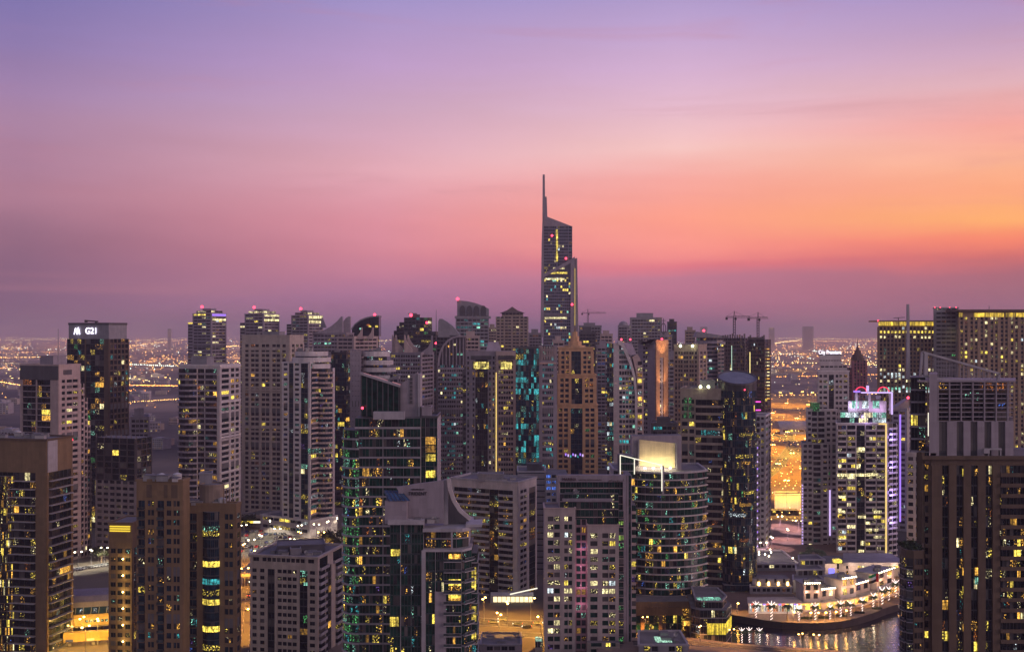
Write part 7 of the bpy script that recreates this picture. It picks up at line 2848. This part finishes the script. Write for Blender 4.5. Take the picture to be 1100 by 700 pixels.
def extr(prof, x0, x1, mat, mb):
    n = len(prof)
    vs = [(x0, y, z) for y, z in prof] + [(x1, y, z) for y, z in prof]
    mb.add(vs, [(i, i + 1, n + i + 1, n + i) for i in range(n - 1)], mat)


b = MB()
extr([(1.0, 14.2), (2.2, 16.4), (5.0, 18.6), (9.5, 20.0), (14, 20.0), (19, 18.4), (22, 14), (23, 9)], 0, Ls, SHELL, b)
b.build('shell_roof', r)
b = MB()
extr([(0.2, 11.2), (1.0, 14.2)], 0, Ls, MATS['glass_blue'], b)
for i in range(14):
    b.bar((i * 3.4, 0.1, 11.1), (i * 3.4 + 0.3, 0.9, 14.3), 0.3, MATS['steel'])
for i in range(7):
    b.quad((5 + i * 6, 0.15, 11.8), (6.6 + i * 6, 0.15, 11.8), (6.9 + i * 6, 0.7, 13.7), (5.5 + i * 6, 0.7, 13.7), win_mat('white/part'))
b.build('glazing', r)
b = MB()
extr([(-0.6, 6.2), (-0.9, 7.5), (-0.9, 9.6), (-0.3, 11.2), (0.2, 11.25)], 0, Ls, GOLD, b)
for i in range(46):
    b.bar((i, -0.95, 6.4), (i, -0.45, 11.0), 0.22, GOLD)
b.build('gold_cladding', r)
b = MB()
for i in range(9):
    b.box((8 + i * 1.7, -1.06, 7.7), (9.2 + i * 1.7, -0.98, 8.8), win_mat('mint/part'))
b.build('lit_window', r)
b = MB()
b.box((0, -12, 2.0), (Ls, -9.0, 6.0), GOLD)
for i in range(20):
    b.box((i * 2.3, -12.25, 3.4), (i * 2.3 + 1.6, -12.0, 5.7), GOLD)
b.build('footbridge', r)
b = MB()
for i in range(5):
    b.box((1 + i * 9, -12.4, 2.2), (4.2 + i * 9, -12.27, 3.2), solid('ad_blue', (0.05, 0.07, 0.22), 0.4) if i % 2 == 0 else solid('ad_white', (0.6, 0.58, 0.55), 0.4))
b.build('advert_panel', r)
b = MB()
for i in range(5):
    b.box((2 + i * 10, -11.5, -0.1), (3.4 + i * 10, -10, 2.0), CONC)
    b.box((2 + i * 10, 8, 0), (4 + i * 10, 12, 6.4), CONC)
b.build('support_pier', r)
b = MB()
b.box((0, 0, 5.4), (Ls, 23, 6.2), CONC)
b.build('deck', r)
for i in range(6):
    lamp_light(r, (3 + i * 7.5, -16.5, 7.2), 4200, (1.0, 0.60, 0.10), 0.5)
    lamp_light(r, (3 + i * 7.5, -5, 7.5), 900, (1.0, 0.60, 0.14), 0.4)

# road viaduct beside the low pale block
r = empty('road_viaduct', G(266, 640), 'orange-lit concrete viaduct on hammerhead columns, behind the low pale block', 'viaduct')
b = MB()
b.box((-9, 20, 6.2), (16, 120, 7.6), solid('viaduct_concrete', (0.36, 0.29, 0.2), 0.85))
b.box((-9.3, 20, 7.6), (-9.0, 120, 8.6), CREAM)
b.box((16, 20, 7.6), (16.3, 120, 8.6), CREAM)
b.build('deck', r)
for i in range(4):
    b = MB()
    y = 24 + i * 26
    b.box((1, y, 0), (4, y + 2, 4.4), CREAM)
    b.add([(-6, y, 6.2), (12, y, 6.2), (12, y + 2, 6.2), (-6, y + 2, 6.2), (1, y, 4.4), (4, y, 4.4), (4, y + 2, 4.4), (1, y + 2, 4.4)], [(4, 5, 1, 0), (5, 6, 2, 1), (6, 7, 3, 2), (7, 4, 0, 3)], CREAM)
    b.build('column', r)
for i in range(3):
    lamp_light(r, (3, 18 + i * 28, 3.4), 9000, (1.0, 0.42, 0.06), 0.5)

# low roofs at the lower edge
T = Tower('low_building', 'low brown flat-roofed block with a green-lit roof pool, at the lower edge between the towers', 'building', 500, MAUVE, GREY, fh=4, lit=0.06, sp=0.5)
p = front(487, 516, 560, 20, 0)
T.block(p, 0, Z(693, 487), {0: 's1 w5x4 s1', 1: 's1 w3x2 s1'})
T.roofline(p, Z(693, 487), 0.7)
b = MB()
b.box((X(520, 490), 492, Z(693, 490) + 0.1), (X(534, 490), 500, Z(693, 490) + 0.35), lit('pool_green', (0.45, 1.0, 0.5), 0.9))
T.part('roof_pool', b)
T.plant(p, Z(693, 487), 3, 1.8, 21)
T.finish()
T = Tower('low_building', 'low grey roof with a bright mint skylight in front of the columned podium', 'building', 470, GREY, LGREY, fh=4, lit=0.3, pal=PALE, sp=0.5)
p = front(468, 686, 739, 22, 0)
T.block(p, 0, Z(693, 468), {0: 's1 w3x2 s2 w3x2 s1', 1: 's1'})
T.roofline(p, Z(693, 468), 0.7, LGREY)
b = MB()
b.box((X(706, 470), 473, Z(693, 470)), (X(723, 470), 481, Z(693, 470) + 0.9), lit('pool_mint', (0.55, 1.0, 0.75), 1.1))
T.part('skylight', b)
T.plant(p, Z(693, 468), 3, 1.5, 22)
T.finish()
T = Tower('low_building', 'small low kiosk roof glowing pale green beside the stone-winged tower', 'building', 495, CREAM, CREAM, fh=4, lit=0.5, pal=PALE)
T.block(front(492, 575, 583, 8), 0, 4.5, {0: 'w1x3'})
b = MB()
b.box((X(575, 492), 492.5, 4.5), (X(582.5, 492), 498, 5.0), lit('pool_mint', (0.55, 1.0, 0.75), 1.1))
T.part('skylight', b)
T.finish()

# parasols and diners' tables along the quay
def make_parasol():
    r = empty('parasol', (0, 0, 0), 'parasol', 'parasol', 'parasols on the quay')
    b = MB()
    b.bar((0, 0, 0), (0, 0, 2.7), 0.09, MATS['steel'])
    b.build('pole', r)
    b = MB()
    n = 8
    rim = [(1.7 * math.cos(2 * math.pi * k / n), 1.7 * math.sin(2 * math.pi * k / n), 2.25) for k in range(n)]
    b.add(rim + [(0, 0, 2.9)], [(k, (k + 1) % n, n) for k in range(n)] + [tuple(reversed(range(n)))], solid('parasol_cloth', (0.55, 0.42, 0.33), 0.8))
    b.build('canopy', r)
    kids_of(r)
    return r


para = make_parasol()
for i in range(26):
    f = i / 25
    x = 868 + 96 * f
    y = 661.5 - 1.0 * f - 20.0 * f * f + rnd.uniform(-.6, .6)
    o = para if i == 0 else copy_tree(para)
    o.location = G(x, y, zq)
    o['label'] = 'cream parasol among the tables before the curved restaurant terrace'
SHR = solid('hedge_leaf', (0.035, 0.055, 0.02), 0.85, 0.3, 1.2)
for i in range(5):
    b = MB()
    c0 = G(866 + i * 19, 664.5 - 0.9 * i * i * 0.75, zq)
    for k in range(160):
        c = c0 + Vector((rnd.uniform(-2.5, 2.5), rnd.uniform(-.6, .6), rnd.uniform(.1, .9)))
        v = Vector((rnd.gauss(0, 1), rnd.gauss(0, 1), rnd.gauss(0, 1))).normalized()
        w = v.cross(Vector((.2, .9, .4))).normalized()
        b.quad(tuple(c - v * .25 - w * .15), tuple(c + v * .25 - w * .15), tuple(c + v * .25 + w * .15), tuple(c - v * .25 + w * .15), SHR)
    o = b.build('hedge')
    tag(o, 'low clipped hedge between the parasols and the quay edge', 'hedge', 'hedges on the quay')
# rosy lamps washing the recess of the stone-winged tower
# ------------------------------------------------------------------ filler towers on the skyline
def filler(label, d, x0, x1, y, wall, pal, lit_, seed, gl='glass_grey', th=0, group=None, roof=None, name='apartment_tower', cat='tower'):
    T = Tower(name, label, cat, d, wall, wall, fh=3.7, lit=lit_, pal=pal, gl=gl, sp=0.45, framed=False)
    r = random.Random(seed)
    p = front(d, x0, x1, 24, th)
    zt = Z(y, d)
    n = max(2, int((X(x1, d) - X(x0, d)) / 3.4))
    T.block(p, 0, zt, {0: f's.6 w10x{n} s.6', 1: 'w1x4', 3: 'w1x4'}, head=2)
    T.roofline(p, zt, 0.8)
    m = 0.2 * (x1 - x0)
    T.house(front(d + 6, x0 + m, x1 - m * 1.4, 10), zt, zt + r.uniform(3, 6))
    T.finish()
    return T


FL_ = [
    ('dim grey tower peeping between the stepped golden-beige tower and the arc-faced tower', 1150, 641, 655, 372, MAUVE, MIXED, .14, 'glass_black'),
    ('grey tower with a saddle roof line above the stepped golden-beige tower', 1350, 622, 646, 350, GREY, WARM, .10, 'glass_grey'),
    ('yellow-lit low-topped tower behind the golden-beige spire', 1250, 622, 640, 357, DGREY, [('yellow', 3), ('yellow/part', 2)], .2, 'glass_black'),
    ('pinkish stepped tower with a curved shoulder behind the arc-faced tower', 1200, 645, 658, 359, PINK, WARM, .08, 'glass_grey'),
    ('lilac-grey tower with a small rounded dome top and red lamp', 1450, 664, 677, 350, MAUVE, MIXED, .06, 'glass_grey'),
    ('pale tower beside a red lit panel', 1350, 674, 685, 353, LGREY, MIXED, .1, 'glass_grey'),
    ('pale ribbed block tower with one red lamp on a thin mast, highest of its row', 1300, 677, 711, 341.5, GREY, PALE, .06, 'glass_grey'),
    ('grey tower under the ornamental loop crown', 1250, 709, 722, 360, MAUVE, WARM, .08, 'glass_grey'),
    ('dark tower with a tilted glass top beside the loop crown', 1400, 717, 727, 346, CHAR, OFFICE, .15, 'glass_blue'),
    ('plain brownish tower with a red lamp, behind the beige tower with two roof lamps', 1450, 736, 747, 355, BEIGE, WARM, .05, 'glass_grey'),
    ('dark grey tower in the gap beside the pyramid-roofed tower', 1350, 568, 582, 358, GREY, WARM, .12, 'glass_grey'),
    ('low dim tower between the curved-crown tower and the pyramid roof', 1450, 524, 534, 352, BEIGE, WARM, .15, 'glass_grey'),
    ('pinkish block with dark arcades in front of the curved-crown tower', 1050, 497, 515, 361, PINK, WARM, .05, 'glass_black'),
    ('mauve tower with a bright white window, above the teal-lit office', 1000, 594, 606, 366, PINK, MIXED, .08, 'glass_grey'),
    ('grey balcony tower seen under the sail-roofed tower', 960, 335, 360, 382, MAUVE, OFFICE, .10, 'glass_grey'),
    ('dim tower low behind the green glass tower', 1000, 405, 424, 405, GREY, MIXED, .1, 'glass_grey'),
    ('grey tower with long dim floors between the arched-top and two-bodied towers', 870, 497, 505, 400, DGREY, MIXED, .12, 'glass_black'),
    ('grey tower behind the violet-crowned hotel and the brown spire tower', 1050, 974, 990, 460, MAUVE, WARM, .1, 'glass_grey'),
    ('brownish low tower glowing amber at the base of the two-bodied tower', 900, 540, 560, 470, TAN, WARM, .4, 'glass_black'),
    ('dark low tower below the white tower with pink balconies', 900, 350, 372, 520, DGREY, GREEN, .35, 'glass_black'),
    ('grey tower standing behind the beige tower with two roof lamps and the prow tower', 1050, 714, 729, 384, GREY, WARM, .12, 'glass_grey'),
    ('brown tower between the prow tower and the beige balcony slab, low and dim', 800, 700, 728, 455, DGREY, OFFICE, .15, 'glass_black'),
    ('dim broad block low behind the concrete shell, grey with blank ends', 880, 140, 160, 448, MAUVE, WARM, .03, 'glass_grey'),
]
for i, (lab, d, x0, x1, y, wl, pal, li, gl) in enumerate(FL_):
    T_ = filler(lab, d, x0, x1, y, wl, pal, li, i, gl)

# loop crown, dome and lamps added to those as things fixed to their roofs
r = empty('roof_ornament', (X(713.5, 1250), 1256, Z(360, 1250)), 'open metal loop ornament standing on a grey tower roof', 'ornament')
b = MB()
m = MATS['black_steel']
for k in range(20):
    a0, a1 = 2 * math.pi * k / 20, 2 * math.pi * (k + 1) / 20
    b.bar((2.6 * math.cos(a0), 0, 7.5 + 6 * math.sin(a0)), (2.6 * math.cos(a1), 0, 7.5 + 6 * math.sin(a1)), 0.7, m)
b.bar((0, 0, 0), (0, 0, 19), 0.6, m)
b.bar((-2.6, 0, 16.5), (2.6, 0, 16.5), 0.5, m)
b.build('loop', r)
r = empty('roof_dome', (X(670.5, 1450), 1460, Z(350, 1450)), 'small rounded dome on top of the lilac-grey tower', 'dome')
b = MB()
b.ball((0, 0, 0), 6.5, MAUVE, 14, 10, 1.0)
b.build('shell', r)

# ------------------------------------------------------------------ low-rise city, hundreds of small blocks
PROTO = []
for k in range(6):
    rr = random.Random(40 + k)
    b = MB()
    w, dp, h = rr.uniform(16, 34), rr.uniform(14, 26), rr.uniform(8, 22)
    wl = (OFFWHITE, CREAM, MAUVE, PINK, LGREY, BEIGE)[k]
    b.prism([(-w / 2, -dp / 2), (w / 2, -dp / 2), (w / 2, dp / 2), (-w / 2, dp / 2)], 0, h, wl, MATS['roof_grey'])
    b.box((-w / 4, -dp / 4, h), (w / 6, dp / 5, h + 2.4), wl)
    b.ring([(-w / 2 - .1, -dp / 2 - .1), (w / 2 + .1, -dp / 2 - .1), (w / 2 + .1, dp / 2 + .1), (-w / 2 - .1, dp / 2 + .1)], [(-w / 2 + .4, -dp / 2 + .4), (w / 2 - .4, -dp / 2 + .4), (w / 2 - .4, dp / 2 - .4), (-w / 2 + .4, dp / 2 - .4)], h - .2, h + .9, wl)
    nf, nb = max(2, int(h / 3.6)), int(w / 3.4)
    for f in range(nf):
        for c in range(nb):
            key = pick(WARM) if rr.random() < 0.10 else 'glass_black'
            u = -w / 2 + (c + 0.25) * w / nb
            b.proud((u, -dp / 2), (1, 0), (0, -1), 0, w / nb * 0.55, f * h / nf + 1.2, f * h / nf + 2.8, 0.06, win_mat(key))
    PROTO.append((b.mesh('low_block'), w, dp))
GAPS = [(0, 75), (135, 205), (243, 262), (815, 945), (810, 880), (420, 470), (0, 30), (136, 196)]
cnt = 0
LOWL = {'near': ('pale low-rise block among dark plots behind the concrete shell', 'low-rise blocks behind the shell'), 'far': ('small low-rise block among the scattered lights of the plain', 'low-rise blocks on the far plain')}
rr = random.Random(77)
while cnt < 240:
    g = rr.choice(GAPS)
    px, py = rr.uniform(*g), 366 + abs(rr.gauss(0, 46))
    if py > 560 or (810 < px < 880 and 425 < py < 565):
        continue
    q = G(px, py)
    if q.y < 1000 and not (135 < px < 205):
        continue
    me, w, dp = PROTO[rr.randrange(6)]
    o = bpy.data.objects.new('low_block', me)
    COL.objects.link(o)
    o.location = q
    s = rr.uniform(0.7, 1.3)
    o.scale = (s, s, s * rr.uniform(0.5, 1.1))
    o.rotation_euler.z = rr.uniform(-0.5, 0.5)
    k = 'near' if py > 430 and px < 210 else 'far'
    tag(o, LOWL[k][0], 'building', LOWL[k][1])
    cnt += 1

# a few distant high blocks that break the horizon
for i, (x0, x1, y, d, lab) in enumerate(((862, 874, 350.5, 9500, 'pale far block fading on the horizon, widest one past the cranes'), (752, 760, 351, 8500, 'faint far block just left of the cranes'.replace('left of', 'before')), (826, 832, 352, 9000, 'slim faint tower on the horizon past the cranes'), (180, 184, 353, 9500, 'tiny faint mast block on the horizon by the alike towers'))):
    T = Tower('far_tower', lab, 'tower', d, GREY, GREY, fh=4.5, lit=0.03, pal=PALE, gl='glass_grey')
    T.block(front(d, x0, x1, 30), 0, Z(y, d), {0: 's1 w8x4 s1'})
    T.finish()

# ------------------------------------------------------------------ countless lights of the plain
CL = {'amber': glow('plain_amber', (1.0, 0.50, 0.12), 9.5), 'gold': glow('plain_gold', (1.0, 0.72, 0.25), 9.5), 'white': glow('plain_white', (0.85, 1.0, 0.85), 7.0), 'deep': glow('plain_deep', (1.0, 0.36, 0.06), 10.0)}
rr = random.Random(5)
b = MB()


def spark(x, y, z, r, m):
    b.add([(x - r, y, z), (x, y - r, z), (x + r, y, z), (x, y + r, z), (x, y, z - r), (x, y, z + r)], [(0, 1, 5), (1, 2, 5), (2, 3, 5), (3, 0, 5), (1, 0, 4), (2, 1, 4), (3, 2, 4), (0, 3, 4)], m)


def at_px(px, py, m, k=0.34, h=8):
    q = G(px, py, h)
    r = max(0.35, k * q.y / F * rr.uniform(0.6, 1.35))
    spark(q.x, q.y, h, r, m)


# scattered clusters
for c in range(480):
    px, py = rr.uniform(-20, 1120), 362 + abs(rr.gauss(0, 1)) * 30
    n = rr.randint(3, 14)
    m = CL[rr.choice(('amber', 'amber', 'gold', 'gold', 'amber', 'deep', 'white', 'deep'))]
    sx, sy = rr.uniform(3, 16), rr.uniform(0.3, 2.2)
    for _ in range(n):
        y = py + rr.gauss(0, sy)
        if y < 361.2 or y > 445:
            continue
        at_px(px + rr.gauss(0, sx), y, m if rr.random() < .93 else CL['white'])
for _ in range(2300):
    y = 361.5 + abs(rr.gauss(0, 1)) * 34
    if y < 470:
        at_px(rr.uniform(-20, 1120), y, CL[rr.choice(('amber', 'amber', 'gold', 'deep', 'white'))], 0.26)
# lamp rows of the far highways
for (xa, ya, xb, yb, n, k) in ((-10, 362.6, 75, 363.6, 46, 'gold'), (-10, 365.2, 75, 364.6, 30, 'gold'), (136, 371.5, 205, 364.0, 46, 'amber'), (136, 366.4, 205, 362.6, 34, 'gold'), (-5, 384, 45, 383.2, 22, 'amber'), (136, 413.5, 200, 414.2, 60, 'deep'), (-5, 409, 25, 414, 24, 'amber'), (136, 391, 190, 393, 26, 'white'),
                               (835, 363, 945, 364.4, 90, 'gold'), (835, 366.6, 945, 366.0, 70, 'amber'), (835, 404.5, 945, 402, 50, 'deep'), (815, 424.5, 945, 423, 30, 'amber'), (820, 381, 945, 377, 40, 'amber'), (815, 388, 945, 392, 40, 'gold'), (244, 372, 262, 371, 14, 'amber'), (405, 366, 425, 365, 16, 'gold'), (136, 432, 195, 428, 26, 'amber'), (815, 371, 860, 365, 50, 'gold')):
    for i in range(n):
        f = (i + rr.uniform(-.25, .25)) / n
        at_px(xa + (xb - xa) * f, ya + (yb - ya) * f + rr.gauss(0, .15), CL[k], 0.42, 10)
# lights of the interchange and streets
for _ in range(240):
    px, py = rr.uniform(815, 875), rr.uniform(436, 560)
    at_px(px, py, CL[rr.choice(('amber', 'gold', 'deep', 'amber'))], 0.34, 5)
o = b.build('plain_lights')
tag(o, kind='stuff')
# added lights without lamp bodies, scattered at random to lay pools on the plain
for _ in range(46):
    px = rr.choice((rr.uniform(-5, 75), rr.uniform(136, 205), rr.uniform(820, 945), rr.uniform(820, 945), rr.uniform(243, 262)))
    q = G(px, 372 + abs(rr.gauss(0, 22)))
    lamp_light(o, (q.x, q.y, 14), 22000 * (q.y / 1000) ** 2, (1.0, 0.45, 0.10) if rr.random() < .75 else (1.0, 0.8, 0.5), 4.0)

# standing lamps nearer on the plain
for x, y in ((145, 403 + 12), (178, 404 + 12), (13, 405 + 12)):
    o = lamp(x, y, 'mast', 0, 'tall lone amber mast on the dark plain behind the concrete shell', 'lone masts on the plain')
